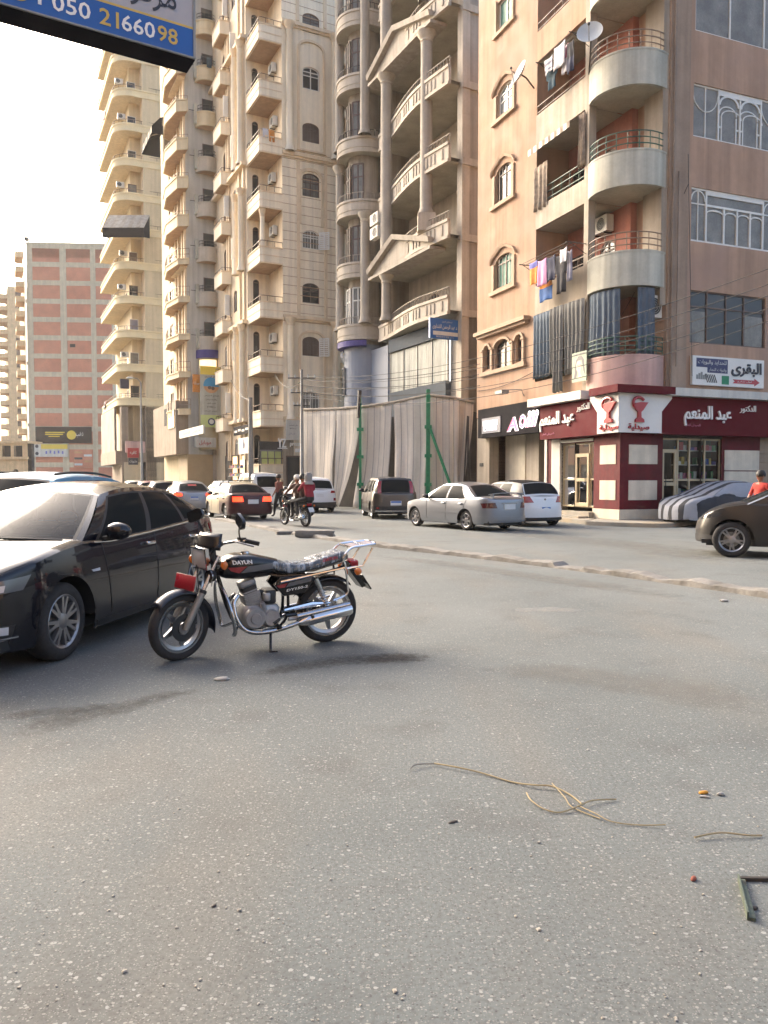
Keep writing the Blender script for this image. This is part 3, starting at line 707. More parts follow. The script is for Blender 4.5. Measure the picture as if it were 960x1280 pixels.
# pavement in front of the block
mb = MB().use('pave'); kp2 = [S1(14, .9, 0), S1(1.5, 1.0, 0), S1(-.1, 1.35, 0), F1(-.2, 1.9, 0), F1(1.2, 1.75, 0), F1(3, 1.2, 0), F1(16, 1.0, 0)]
KP = spl(kp2, 10); n_ = len(KP)
mb.loft([[p+Vector((0, 0, 0)), p+Vector((0, 0, .13)), p+(CX+Vector((2, 6, 0))-p).normalized()*.06+Vector((0, 0, .15)), p+(CX+Vector((2, 6, 0))-p)*.35+Vector((0, 0, .15)), Vector((CX.x+2, CX.y+6, .15))] for p in KP], False)
tag(mb.build('pavement', smooth=True, ang=30), kind='structure')

# ------------------------------------------------------------------ signs on the block
o = .45; zb0, zb1 = zf(F1, 900, 544.5, o), zf(F1, 900, 498.5, o); tw = F1.px(826, 520, o)[0]; swx = S1.px(748, 520, o)[0]; tEnd = tE-.3; sEnd = S1.px(675, 520, o)[0]
V = Vector((0, 0, 1))
def lettered(name, label, cat, build, group=None):
    r = thing(name, label, cat, group=group); r.location = (0, 0, 0); build(r); return r
r = thing('shop_sign', 'long maroon fascia sign with white Arabic lettering facing the side street', 'shop sign', F1(3, o, zb0), group='pharmacy fascia signs')
mb = MB().use('maroon'); mb.fbox(F1, tw+.02, tEnd, .05, o, zb0, zb1); mb.build('board', r)
mb = MB().use('white_dirty'); mb.fbox(F1, tw+.15, tEnd, .03, o+.28, zb1+.005, zb1+.27); mb.build('light_box', r)
mb = MB().use('letter_white'); x0, z0 = F1.px(854, 532, o); x1, z1 = F1.px(913, 509, o); write(mb, 'عبد المنعم', F1(x0, o+.01, z0), F1.u, V, (x1-x0, z1-z0), .06, True, .02); 
x0, z0 = F1.px(924, 516.5, o); x1, z1 = F1.px(944, 507.5, o); write(mb, 'الدكتور', F1(x0, o+.01, z0), F1.u, V, (x1-x0, z1-z0), .04, True)
mb.use('g_pink'); x0, z0 = F1.px(857, 534, o); x1, z1 = F1.px(875, 530, o); write(mb, 'الصيدلى العام', F1(x0, o+.01, z0), F1.u, V, (x1-x0, z1-z0), .01, True); mb.build('lettering', r)
r = thing('shop_sign', 'maroon fascia sign with white Arabic lettering over the aluminium pharmacy entrance', 'shop sign', S1(3, o, zb0), group='pharmacy fascia signs')
mb = MB().use('maroon'); mb.fbox(S1, swx+.02, sEnd, .05, o, zb0, zb1-.02); mb.build('board', r)
mb = MB().use('white_dirty'); mb.fbox(S1, S1.px(733, 500, o)[0], S1.px(666, 500, o)[0], .03, o+.25, zb1+.0, zb1+.30); mb.build('light_box', r)
Us = -S1.u; mb = MB().use('letter_white'); x0, z0 = S1.px(676, 533, o); x1, z1 = S1.px(719, 516, o); x0b, z0b = S1.px(676, 537, o)
write(mb, 'عبد المنعم', S1(x0, o+.01, zb0+.28), Us, V, (x0-x1, .72), .06, True, .02); x0 = S1.px(722, 510, o)[0]; x1 = S1.px(738, 510, o)[0]; write(mb, 'الدكتور', S1(x0, o+.01, zb0+.86), Us, V, (x0-x1, .28), .04, True)
mb.use('g_pink'); x0 = S1.px(679, 510, o)[0]; x1 = S1.px(693, 510, o)[0]; write(mb, 'الصيدلى العام', S1(x0, o+.01, zb0+.12), Us, V, (x0-x1, .11), .01, True); mb.build('lettering', r)
# white corner sign with the two red bowls
r = thing('corner_sign', 'white corner sign with two red cup and snake emblems above the maroon pillar', 'shop sign', CX+Vector((-.4, -.4, zb0)))
o2 = .5; mb = MB().use('white_paint'); zt = zf(F1, 800, 492, o2)
for fr, e in ((F1, tw), (S1, swx)):
    ins = .32; pts = [(-o2 if fr is F1 else -o2+.0, zb0+.02), (e, zb0+.02), (e, zb0+.75), (e+.42, zt-.12), (e+.42, zt), (-o2, zt)]
    mb.loft([[fr(a, o2, z) for a, z in pts], [fr(a if a > 0 else a+.06, o2-.06, z) for a, z in pts]], True, True)
mb.build('board', r)
mb = MB().use('maroon'); mb.fbox(F1, -.75, tw+.35, .02, .75, zt+.003, zt+.25); mb.fbox(S1, -.7, swx+.2, .02, .7, zt+.001, zt+.248); mb.build('canopy', r)
for fr, xa, sg in ((F1, (787, 809), 1), (S1, (752, 772), -1)):
    m_ = fr.px((xa[0]+xa[1])/2, 515, o2)[0]; w_ = abs(fr.px(xa[1], 515, o2)[0]-fr.px(xa[0], 515, o2)[0])*.95; u = fr.u*sg
    P0 = fr(m_, o2, zb0+.36); e = MB().use('letter_red'); hh = zt-zb0-.5
    def prof(pts, d=.09): e.loft([[P0+u*(x*w_/2)+V*(z*hh)+fr.n*.008 for x, z in pts], [P0+u*(x*w_/2)+V*(z*hh)+fr.n*d for x, z in pts]], True, True)
    prof([(-.5, 0), (.55, 0), (.5, .12), (.18, .2), (.15, .42), (.4, .5), (.85, .75), (1, .82), (.1, .82), (-.55, .78), (-.7, .68), (-.4, .5), (-.15, .42), (-.18, .2), (-.45, .12)])
    mb2 = []
    for k in range(15):
        a = radians(30+k*15); mb2.append(P0+u*(-.1*w_/2+.66*w_/2*cos(a))+V*(.78*hh+.24*hh*sin(a))+fr.n*.06)
    e.tube(mb2, [.05]*13+[.035, .02], 7); e.build('emblem', r)
    l = MB().use('letter_red'); x0 = m_-sg*w_*.62; write(l, 'صيدلية', fr(x0, o2+.008, zb0+.08), u, V, (w_*1.25, .24), .04, True, .02); l.build('lettering', r)
# black sign with the lit pink logo
o = .35; r = thing('shop_sign', 'black sign board with glowing pink and white logo over the dark showroom', 'shop sign', S1(7, o, 3.3))
sa, sb = S1.px(673, 520, o)[0], S1.px(597.5, 520, o)[0]; za, zb_ = zf(S1, 640, 543.5, o), zf(S1, 640, 507.5, o)
mb = MB().use('black_board'); mb.fbox(S1, sa, sb, .02, o, za, zb_+.08); mb.build('board', r)
mat('glow_white', 'f4eef4', .4, var=0, emit=.5); mat('glow_pink', 'd04a78', .4, var=0, emit=.35); mat('box_grey', '6c6e78', .4, var=.05); mat('letter_navy', '2a2f55', .5, var=0)
mb = MB().use('box_grey'); x0 = S1.px(603, 530, o)[0]; x1 = S1.px(626, 530, o)[0]; za1, zb1_ = zf(S1, 614, 541, o), zf(S1, 614, 522, o); mb.fbox(S1, x1, x0, o, o+.03, za1, zb1_)
mb.use('glow_white'); hz = zb1_-za1; mb.fbox(S1, x1+.25, x0-.12, o+.031, o+.036, za1+hz*.48, zb1_-.12); mb.fbox(S1, x1+.3, x0-.2, o+.031, o+.036, za1+.1, za1+hz*.45)
mb.use('letter_navy'); write(mb, 'SHABAB', S1(x0-.17, o+.042, za1+hz*.53), Us, V, (x0-x1-.5, hz*.25), 0, bold=.02); write(mb, 'MOTORS', S1(x0-.28, o+.042, za1+hz*.15), Us, V, (x0-x1-.7, hz*.24), 0, bold=.02); mb.build('name_plate', r)
x0 = S1.px(634, 530, o)[0]; x1 = S1.px(672, 530, o)[0]; W_ = x0-x1; za2, zb2 = zf(S1, 652, 538, o), zf(S1, 652, 517.5, o); hz = zb2-za2
mb = MB()
for m_, d, bo in (('glow_white', .01, .075), ('glow_pink', .03, .02)):
    mb.use(m_); kk = 0 if bo > .05 else .05
    write(mb, 'A', S1(x0-.0-kk, o+d, za2+kk*.6), Us, V, (W_*.40-kk*2, hz*.88-kk), 0, bold=bo, shear=.2); write(mb, 'O', S1(x0-W_*.40-kk, o+d, za2+.06+kk), Us, V, (W_*.22-kk*2, hz*.9-kk*1.6), 0, bold=bo, shear=.1)
    for q in range(3):
        b0 = S1(x0-W_*(.66+.115*q), o+d, za2+.1); wv = (.12 if bo > .05 else .055)
        mb.poly([b0-Us*wv, b0+Us*wv, b0+Us*(wv+.16)+V*hz*.62, b0+Us*(.16-wv)+V*hz*.62]); c_ = b0+Us*.22+V*hz*.78
        mb.poly([c_+Us*(wv*1.1*cos(a*pi/5))+V*(wv*1.1*sin(a*pi/5)) for a in range(10)])
mb.build('logo', r)
# board over the side street
o = .14; r = thing('wall_sign', 'white board with large black Arabic word and red arrow on the peach wall', 'sign', F1(4, o, 5))
x0, z1 = F1.px(866, 444, o); x1, z0 = F1.px(954.5, 486, o); z0 = F1.px(866, 480.5, o)[1]; W_ = x1-x0; hz = z1-z0
mb = MB().use('white_paint'); mb.fbox(F1, x0, x1, .02, o, z0, z1); mb.build('board', r)
mb = MB().use('letter_navy'); mb.fbox(F1, x0+W_*.05, x0+W_*.48, o, o+.006, z0+hz*.62, z1-hz*.07); mb.fbox(F1, x0+W_*.2, x0+W_*.48, o, o+.006, z0+hz*.44, z0+hz*.622); mb.use('g_white')
write(mb, 'للحدايد والبويات', F1(x0+W_*.07, o+.01, z0+hz*.70), F1.u, V, (W_*.39, hz*.18), 0, True); write(mb, 'وادوات النجار', F1(x0+W_*.22, o+.01, z0+hz*.48), F1.u, V, (W_*.24, hz*.13), 0, True)
mb.use('ink'); write(mb, 'البقرى', F1(x0+W_*.53, o+.008, z0+hz*.36), F1.u, V, (W_*.43, hz*.52), .02, True, .03)
mb.use('letter_red'); mb.poly([F1(x0+W_*a, o+.006, z0+hz*b) for a, b in ((.55, .12), (.86, .12), (.86, .05), (.94, .19), (.86, .33), (.86, .26), (.55, .26), (.58, .19))])
mb.use('g_white'); write(mb, 'اول شارع', F1(x0+W_*.62, o+.01, z0+hz*.15), F1.u, V, (W_*.2, hz*.08), 0, True); mb.build('lettering', r)
mb = MB(); R = random.Random(4)
for k in range(5): mb.use('steel_grey'); a = x0+W_*(.05+.03*k); mb.fbox(F1, a, a+W_*.025, o, o+.008, z0+hz*.2, z0+hz*(.35+.05*(k % 3)))
for k in range(6): mb.use('ac_dark'); a = x0+W_*(.2+.025*k); mb.hexa([F1(a+q, o+dd, z) for z, e in ((z0+hz*.1, 0), (z0+hz*.38, -.12)) for q, dd in ((e, 0), (e+.04, 0), (e+.04, .008), (e, .008))])
mb.use('green_paint'); mb.fbox(F1, x0+W_*.4, x0+W_*.5, o, o+.008, z0+hz*.06, z0+hz*.36); mb.build('tool_pictures', r)

# ------------------------------------------------------------------ curtains, washing, dishes, air conditioners on the block
def curtain(name, label, path, z0, z1, folds, amp, m, group=None, sag=0):
    P = [Vector((p[0], p[1], 0)) for p in path]; L_ = [0]
    for p, q in zip(P, P[1:]): L_.append(L_[-1]+(q-p).length)
    N = max(24, int(folds*7)); mb = MB().use(m); rings = []; sd = random.random()*50
    for i in range(N+1):
        l = L_[-1]*i/N; k = max(j for j in range(len(L_)-1) if L_[j] <= l+1e-9); t = (l-L_[k])/(L_[k+1]-L_[k]); p = P[k].lerp(P[k+1], t); d = (P[k+1]-P[k]).normalized(); nn = Vector((d.y, -d.x, 0)); R = []
        for j in range(9):
            v = j/8; a = amp*(.35+.65*v)*sin(2*pi*folds*i/N+1.3*noise.noise(Vector((i*.11, v*1.5, sd))))+amp*.8*noise.noise(Vector((i*.05, v*2, sd+9)))
            R.append(p+nn*a+Vector((0, 0, lerp(z1-sag*sin(pi*i/N)*(1-v), z0+.03*sin(i*.7+sd), v))))
        rings.append(R)
    mb.loft(rings, False); ob = mb.build(name, smooth=True, ang=80)
    so_ = ob.modifiers.new('thickness', 'SOLIDIFY'); so_.thickness = .008
    return tag(ob, label, 'curtain', group)
cs = lambda s, o=.1: S1(s, o, 0)[:2]
sx = lambda px: S1.px(px, 420)[0]
gC = 'blue grey curtains round the first floor balcony'
curtain('curtain', 'teal edged curtain at the far end of the first floor balcony', [cs(sA-.02), cs(sx(690))], zp[0]-.25, zb[1]-.06, 5, .05, 'curtain', gC)
curtain('curtain', 'grey curtain panel beside the teal edged one on the first floor balcony', [cs(sx(690.5), .13), cs(sx(701), .13)], zp[0]-.2, zb[1]-.05, 3, .05, 'curtain2', gC)
curtain('curtain', 'longest grey curtain hanging outside over the first floor parapet', [cs(sx(698), .24), cs(sx(710), .22)], zp[0]-.95, zb[1]-.06, 3, .06, 'curtain2', gC)
curtain('curtain', 'grey curtain panel hanging behind the framed portrait', [cs(sx(710), .15), cs(sx(734), .15)], zp[0]-.35, zb[1]-.06, 5, .06, 'curtain2', gC)
RI = arc(cc.x, cc.y, Rr-.1, a0, a1, 40)
curtain('curtain', 'wide blue grey curtain round the bulging pink balcony corner', RI[1:21], zp[0]+.02, zb[1]-.05, 7, .05, 'curtain', gC)
curtain('curtain', 'narrow blue grey curtain right of the dark gap on the pink balcony', RI[27:36], zp[0]+.02, zb[1]-.05, 3, .05, 'curtain', gC)
mat('stripe_cloth', '8a7c6c', .9, var=.35, vs=6)
curtain('curtain', 'pale drape tied at the far end of the second floor side balcony under the awning', [cs(sx(671)+.2, .06), cs(sx(684), .06)], zp[2]-.5, zb[3]-.9, 3, .06, 'stripe_cloth')
curtain('curtain', 'bunched drape beside the balcony post under the striped awning', [cs(sx(724), .12), cs(sx(732), .12)], zp[2]+.1, zb[3]-.15, 3, .07, 'stripe_cloth')
r = thing('awning', 'narrow striped cloth awning over the second floor side balcony', 'awning', S1(4, .3, zb[3]-.5)); mb = MB()
a_, b_ = sx(672), sx(724)
for k in range(14):
    mb.use('stripe_cloth' if k % 2 else 'white_dirty'); x0, x1 = lerp(a_, b_, k/14), lerp(a_, b_, (k+1)/14)
    mb.hexa([S1(x0, .04, zb[3]-.12), S1(x1, .04, zb[3]-.12), S1(x1, .5, zb[3]-.4), S1(x0, .5, zb[3]-.4), S1(x0, .04, zb[3]-.1), S1(x1, .04, zb[3]-.1), S1(x1, .5, zb[3]-.38), S1(x0, .5, zb[3]-.38)])
    mb.hexa([S1(x0, .5, zb[3]-.6), S1(x1, .5, zb[3]-.6), S1(x1, .51, zb[3]-.6), S1(x0, .51, zb[3]-.6), S1(x0, .5, zb[3]-.38), S1(x1, .5, zb[3]-.38), S1(x1, .51, zb[3]-.38), S1(x0, .51, zb[3]-.38)])
mb.build('awning_cloth', r)
def garment(name, label, cat, x0, x1, y0, y1, o, cols, grp, shape_=None):
    a, _ = S1.px(x1, y0, o); b, _ = S1.px(x0, y0, o); z1 = S1.px((x0+x1)/2, y0, o)[1]; z0 = S1.px((x0+x1)/2, y1, o)[1]; mb = MB(); N = 12; sd = random.random()*40
    def pt(i, j):
        u, v = i/N, j/N; wv = .035*sin(u*9+sd)*v+.03*noise.noise(Vector((u*2, v*3, sd))); s_ = lerp(a, b, u); 
        if shape_ == 'sleeves' and v > .45: s_ = lerp(s_, (a+b)/2, .35)
        return S1(s_, o+wv, lerp(z1, z0, v)+.04*sin(u*pi)*(v-.5)-.03*sin(pi*u)*(1-v))
    for j in range(N):
        mb.use(cols[int(j/N*len(cols))])
        for i in range(N): mb.quad(pt(i, j), pt(i+1, j), pt(i+1, j+1), pt(i, j+1))
    ob = mb.build(name, smooth=True, ang=80); so_ = ob.modifiers.new('thickness', 'SOLIDIFY'); so_.thickness = .012; return tag(ob, label, cat, grp)
mat('c_pink', 'c890b0', .9, var=.08); mat('c_navy', '262a40', .9, var=.1); mat('c_orange', 'c8823a', .9, var=.2, vs=8); mat('c_white', 'c8c4c4', .9, var=.08); mat('c_blue', '35588c', .9, var=.12); mat('c_teal', '2c4450', .9, var=.15); mat('c_black', '1c1c24', .9, var=.1); mat('c_grey', '8a8894', .9, var=.1); mat('c_violet', '6a6cae', .9, var=.1)
def rack(label, x0, x1, yy0, yy1, oo):
    r = thing('clothes_rack', label, 'clothes rack', S1(4, oo, S1.px(690, yy1, oo)[1])); f = MB().use('iron'); A = S1(S1.px(x0, yy0, oo)[0], oo, S1.px(x0, yy0, oo)[1]); B = S1(S1.px(x1, yy1, oo)[0], oo, S1.px(x1, yy1, oo)[1]); 
    z_ = (A.z+B.z)/2; a_, b_ = S1.px(x0, yy0, oo)[0], S1.px(x1, yy1, oo)[0]
    for q in (oo-.25, oo, oo+.2): f.tube([S1(a_+.1, q, z_), S1(b_-.1, q, z_)], .01, 5)
    for q in (a_, b_): f.tube([S1(q, .05, z_), S1(q, oo+.3, z_)], .018, 6); f.tube([S1(q, .05, z_-.35), S1(q, oo+.15, z_)], .014, 6)
    f.build('rail', r)
rack('wire clothes rack carrying towels above the grey curtains', 657, 716, 323, 312, .6)
rack('wire clothes rack carrying washing left of the grey satellite dish', 678, 720, 72, 50, .6)
gL = 'washing drying on the first floor rack'
garment('towel', 'orange and violet towel, the end piece of the lower washing line', 'towel', 661.5, 671.5, 327, 356, .6, ['c_violet', 'c_orange', 'c_orange', 'c_orange'], gL)
garment('towel', 'plain pink towel drying on the lower washing line', 'towel', 672.5, 683, 324, 357, .62, ['c_pink'], gL)
garment('shirt', 'navy shirt between the pink towel and black clothes', 'shirt', 683.5, 694, 320, 351, .6, ['c_navy'], gL)
garment('cloth', 'blue cloth with an orange top edge hanging lowest of the washing', 'cloth', 674.5, 690, 350, 376, .4, ['c_orange', 'c_blue', 'c_blue'], gL)
garment('trousers', 'black trousers hanging under the small white cloth', 'trousers', 694, 709.5, 317, 366, .6, ['c_black'], gL, 'sleeves')
garment('cloth', 'small white cloth over the black trousers on the lower washing line', 'cloth', 700, 709, 310, 328, .75, ['c_white'], gL)
garment('shirt', 'grey shirt at the post end of the lower washing line', 'shirt', 709.5, 715, 312, 351, .6, ['c_grey'], gL)
gU = 'washing drying on the third floor rack'
garment('towel', 'white striped towel at the far end of the upper washing line', 'towel', 681, 691, 72, 91, .6, ['c_white', 'c_grey', 'c_white', 'c_grey', 'c_white'], gU)
garment('trousers', 'dark teal trousers hanging lowest on the upper washing line', 'trousers', 683, 697, 85, 111, .45, ['c_teal'], gU, 'sleeves')
garment('shirt', 'large white shirt in the middle of the upper washing line', 'shirt', 693, 706.5, 55, 84, .6, ['c_white'], gU)
garment('towel', 'pinkish towel between white shirt and black clothes up on the line', 'towel', 703, 710, 56, 91, .5, ['g_pink', 'c_white'], gU)
garment('trousers', 'black trousers beside the grey satellite dish', 'trousers', 709, 717, 51, 90, .6, ['c_black', 'c_navy'], gU)
def dish(px, py, Y, rpx, face, label, base):
    c = atY(px, py, Y); R_ = rpx*Y/960; r = thing('satellite_dish', label, 'satellite dish', c); f = Vector(face).normalized(); T = Matrix.Translation(c) @ f.to_track_quat('Z', 'Y').to_matrix().to_4x4()
    mb = MB().use('dish_grey'); mb.lathe([(R_*k/8, .28*R_*(k/8)**2) for k in range(9)]+[(R_, .28*R_-.015)]+[(R_*k/8, .28*R_*(k/8)**2-.015) for k in range(8, -1, -1)], T, 28); mb.build('reflector', r, smooth=True)
    mb = MB().use('iron'); tip = T @ Vector((0, 0, R_*.95)); mb.tube([T @ Vector((0, -R_*.95, .25*R_)), tip], .015, 6); mb.sphere(tip, .05, 5); mb.build('feed_arm', r, smooth=True)
    mb = MB().use('iron'); mb.tube([T @ Vector((0, 0, -.02)), T @ Vector((0, 0, -.25)), Vector(base)], .03, 7); mb.build('bracket', r, smooth=True)
dish(737.5, 43, 26.2, 15.5, (-.35, -.9, .35), 'large grey satellite dish on the top balcony post', S1(sB, 0, zp[3]-.1))
dish(651, 93, 30.6, 15, (-.8, -.25, .35), 'satellite dish seen edge-on beside the open white window', S1(sA+.15, .05, S1.px(672, 108)[1]))
def ac(fr, a, z, label, w_=.8, h=.58, o=.05, d=.32, group='air conditioners on the facades', feet=True):
    r = thing('air_conditioner', label, 'air conditioner', fr(a, o+d/2, z), group=group); mb = MB().use('ac_white'); mb.fbox(fr, a-w_/2, a+w_/2, o, o+d, z, z+h); mb.build('housing', r)
    T = Matrix.Translation(fr(a-w_*.12, o+d, z+h/2)) @ fr.n.to_track_quat('Z', 'Y').to_matrix().to_4x4(); mb = MB().use('ac_dark'); mb.lathe([(0, .006), (h*.40, .006), (h*.40, .0)], T, 20); mb.use('ac_white'); mb.lathe([(h*.43, .0), (h*.43, .02), (h*.39, .02), (h*.39, .0)], T, 20)
    for k in range(3): mb.lathe([(h*.1*(k+1), .014), (h*.1*(k+1)+.008, .014)], T, 16)
    mb.build('fan_grille', r)
    if feet:
        mb = MB().use('iron')
        for q in (-.3, .3): mb.fbox(fr, a+q*w_-.02, a+q*w_+.02, 0, o+d, z-.05, z-.002); mb.build('bracket', r) if q > 0 else None
ac(recS, S1.px(735, 300)[0]+.9, zb[2]-.75, 'air conditioner under the balcony slab above the lower washing line', .9, .6)
ac(F1, tB-.3, zf(F1, 822, 396), 'window air conditioner in a pale frame beside the narrow curtain', .55, .75, -.6, .5, feet=False)
r = thing('flood_light', 'small wall flood light on an arm over the black showroom sign', 'flood light', S1(S1.px(630, 497)[0], .3, S1.px(630, 497)[1]))
q0 = S1.px(655, 494)[0]; q1 = S1.px(627, 497, .9)[0]; zq = S1.px(640, 493)[1]; mb = MB().use('steel_grey'); mb.tube([S1(q0, .02, zq-.15), S1(q0, .12, zq+.1), S1(q0+.5, .8, zq+.1), S1(q1, .9, zq)], .02, 6); mb.build('arm', r)
mb = MB().use('steel_grey'); mb.fbox(S1, q1-.25, q1+.3, .7, 1.05, zq-.08, zq+.04); mb.use('pane_lt'); mb.fbox(S1, q1-.22, q1+.27, .73, 1.02, zq-.1, zq-.08); mb.build('lamp_head', r)
# framed portrait of a dark haired woman
o = .34; x0 = S1.px(715, 458, o)[0]; x1 = S1.px(733, 458, o)[0]; z0, z1 = S1.px(724, 477, o)[1], S1.px(724, 440, o)[1]; W_ = x0-x1; hz = z1-z0
r = thing('poster', 'framed portrait poster of a dark haired woman hung on the balcony corner', 'poster', S1((x0+x1)/2, o, z0)); mat('poster_green', '8e9a84', .6, var=.15); mat('skin_print', 'c4b09c', .6, var=.05)
mb = MB().use('poster_green'); mb.fbox(S1, x1, x0, o-.03, o, z0, z1); mb.build('board', r); mb = MB()
def blob(m_, pts, d): mb.use(m_); mb.poly([S1(x0-W_*a, o+d, z0+hz*b) for a, b in pts])
blob('ink', [(.12, .1), (.3, .14), (.38, .3), (.35, .5), (.45, .7), (.65, .72), (.75, .55), (.8, .35), (.92, .2), (.85, .5), (.82, .72), (.68, .86), (.45, .86), (.28, .74), (.22, .5), (.2, .3)], .003)
blob('skin_print', [(.5+.19*cos(a*pi/8), .52+.2*sin(a*pi/8)) for a in range(16)], .006); blob('skin_print', [(.42, .12), (.75, .12), (.62, .25), (.6, .38), (.45, .38), (.46, .25)], .005)
for a in (.42, .58): blob('ink', [(a-.05, .55), (a+.05, .55), (a+.04, .575), (a-.04, .575)], .009)
blob('letter_red', [(.44, .42), (.56, .42), (.53, .445), (.47, .445)], .009); blob('ink', [(.1, .91), (.9, .91), (.9, .95), (.1, .95)], .004); mb.build('portrait', r)
# ------------------------------------------------------------------ the grey stone block with columns, behind the canvas
ORD = ['first', 'second', 'third', 'fourth', 'fifth', 'sixth', 'seventh', 'eighth', 'ninth', 'tenth', 'eleventh', 'twelfth']
A2 = atan2(cos(radians(27)), -sin(radians(27)))
def corner(px, Y): return Vector(((px-480)/960*Y, Y, 0))
K2 = corner(577, 40); S2 = Fr(K2, A2, 1); F2 = Fr(K2, A2-pi/2, -1)
stone = thing('apartment_block', 'grey stone apartment block with tall round columns and pediments behind the canvas hoarding', 'apartment block', K2)
zl = [S2.px(535, y, .7)[1] for y in (402, 312, 221, 130, 37, -56)]
zl = [lerp(zl[0], zl[5], i/5) for i in range(6)]; TOP2 = zl[5]+5; sT = 9.0
mb = MB().use('stone_grey'); mb.quad(F2(0, 0, 0), F2(6, 0, 0), F2(6, 0, TOP2), F2(0, 0, TOP2)); mb.use('stone_lt'); mb.fbox(F2, -.1, .35, -.4, .08, 0, TOP2)
mb.use('stone_grey'); mb.quad(S2(sT, 0, zl[0]), S2(sT, -1.8, zl[0]), S2(sT, -1.8, TOP2), S2(sT, 0, TOP2)); mb.quad(S2(.3, 0, zl[0]), S2(.3, -1.8, zl[0]), S2(.3, -1.8, TOP2), S2(.3, 0, TOP2))
for z in zl: mb.use('stone_lt'); mb.fbox(F2, -.12, 1.0, -.3, .14, z-.1, z+.25)
mb.build('end_wall', stone)
B2 = Fr(S2(0, -1.8, 0), A2, 1); dh = []
for i, z in enumerate(zl): dh += [(.9, 2.6, z+.2, z+2.7, .7 if i == 3 else 0), (5.2, 6.6, z+.2, z+2.5, .4)]
mb = MB().use('stone_lt'); wall(mb, B2, .3, sT, zl[0]-.2, TOP2, dh, .12, 'stone_grey'); mb.build('back_wall', stone)
for i, h in enumerate(dh): window(stone, B2, h, .1, 'white_frame' if i % 4 == 0 else 'brownframe', 'pane_dark' if i % 3 else 'pane_lt', 1, (.7,), .07)
for i, z in enumerate(zl):
    path = [S2(s, .35+.75*sin(pi*min(1, (sT-s)/6.5)*.5)**2*(1-.35*max(0, (2.6-s)/2.6)), 0)[:2] for s in [sT-.1-k*(sT-.15)/26 for k in range(27)]]
    bal = balcony(stone, path, [S2(0.05, -1.8, 0)[:2], S2(sT-.1, -1.8, 0)[:2]], z, z+.85, 'stone_lt', 'soffit', .15, bands=((z+.8, z+.95, .06), (z-.04, z+.1, .05)), band_m='stone_lt', rail=(z+1.35,), rail_m='stone_grey', posts=34, bar_r=.035)
    fl = MB().use('stone_grey'); PP = offset([Vector((*p, 0)) for p in path], -.012)
    for k in range(2, 25, 1):
        if k % 4 == 3: continue
        p, q = PP[k], PP[k+1]; d = (q-p)*.32
        fl.hexa([p+d+Vector((0, 0, z+.2)), q-d+Vector((0, 0, z+.2)), q-d+(q-p).cross(V).normalized()*.03+Vector((0, 0, z+.2)), p+d+(q-p).cross(V).normalized()*.03+Vector((0, 0, z+.2)), p+d+Vector((0, 0, z+.72)), q-d+Vector((0, 0, z+.72)), q-d+(q-p).cross(V).normalized()*.03+Vector((0, 0, z+.72)), p+d+(q-p).cross(V).normalized()*.03+Vector((0, 0, z+.72))])
    fl.build('fluting', bal)
    if i in (1, 4):
        pd = MB().use('stone_grey'); o = 1.0; a, b = 1.6, 8.4; pk = (a+b)/2+.4
        pts = [(a, z-.15), (b, z-.15), (b, z+.1), (pk, z+1.3), (a, z+.1)]
        pd.loft([[S2(x, o, zz) for x, zz in pts], [S2(x, o-.5, zz) for x, zz in pts]], True, True)
        for (x0, z0), (x1, z1) in (((a-.3, z+.05), (pk, z+1.3)), ((pk, z+1.3), (b+.3, z+.05))):
            pd.hexa([S2(x0, o-.5, z0), S2(x1, o-.5, z1), S2(x1, o+.28, z1), S2(x0, o+.28, z0), S2(x0, o-.5, z0+.28), S2(x1, o-.5, z1+.28), S2(x1, o+.34, z1+.28), S2(x0, o+.34, z0+.28)])
        pd.fbox(S2, a-.3, b+.3, .2, o+.2, z-.28, z-.12); pd.use('stone_grey'); pd.poly([S2(x, o+.012, zz) for x, zz in ((a+.9, z+.12), (b-.9, z+.12), (pk, z+1.4))]); pd.build('pediment', stone)
def column(root, P, z0, z1, r, m='stone_grey', cap='stone_lt', plinth=0, fl=True):
    mb = MB().use(m); T = Matrix.Translation((P[0], P[1], 0)); h = z1-z0
    mb.lathe([(r*1.35, z0+plinth), (r*1.35, z0+plinth+.12), (r*1.1, z0+plinth+.25), (r, z0+plinth+.4), (r*.9, z1-.55)], T, 18)
    mb.use(cap); mb.lathe([(r*.9, z1-.55), (r*1.05, z1-.5), (r*.95, z1-.42), (r*1.15, z1-.3), (r*1.5, z1-.12), (r*1.55, z1)], T, 18)
    if plinth: mb.box(P[0]-r*1.35, P[0]+r*1.35, P[1]-r*1.35, P[1]+r*1.35, z0, z0+plinth)
    return mb.build('column', root, smooth=True, ang=40)
def colpx(px, o): s = S2.px(px, 200, o)[0]; return S2(s, o, 0), S2.px(px, 200, o)
P, _ = colpx(483, .75); column(stone, P, zl[1]+.9, zl[4]-.2, .36); column(stone, P, zl[4]+.9, TOP2, .36); column(stone, P, zl[0]+.9, zl[1]-.2, .3)
P, _ = colpx(533, .85); column(stone, P, zl[1]+.86, zl[4]-.25, .34, plinth=.9); column(stone, P, zl[4]+1.3, TOP2, .34)
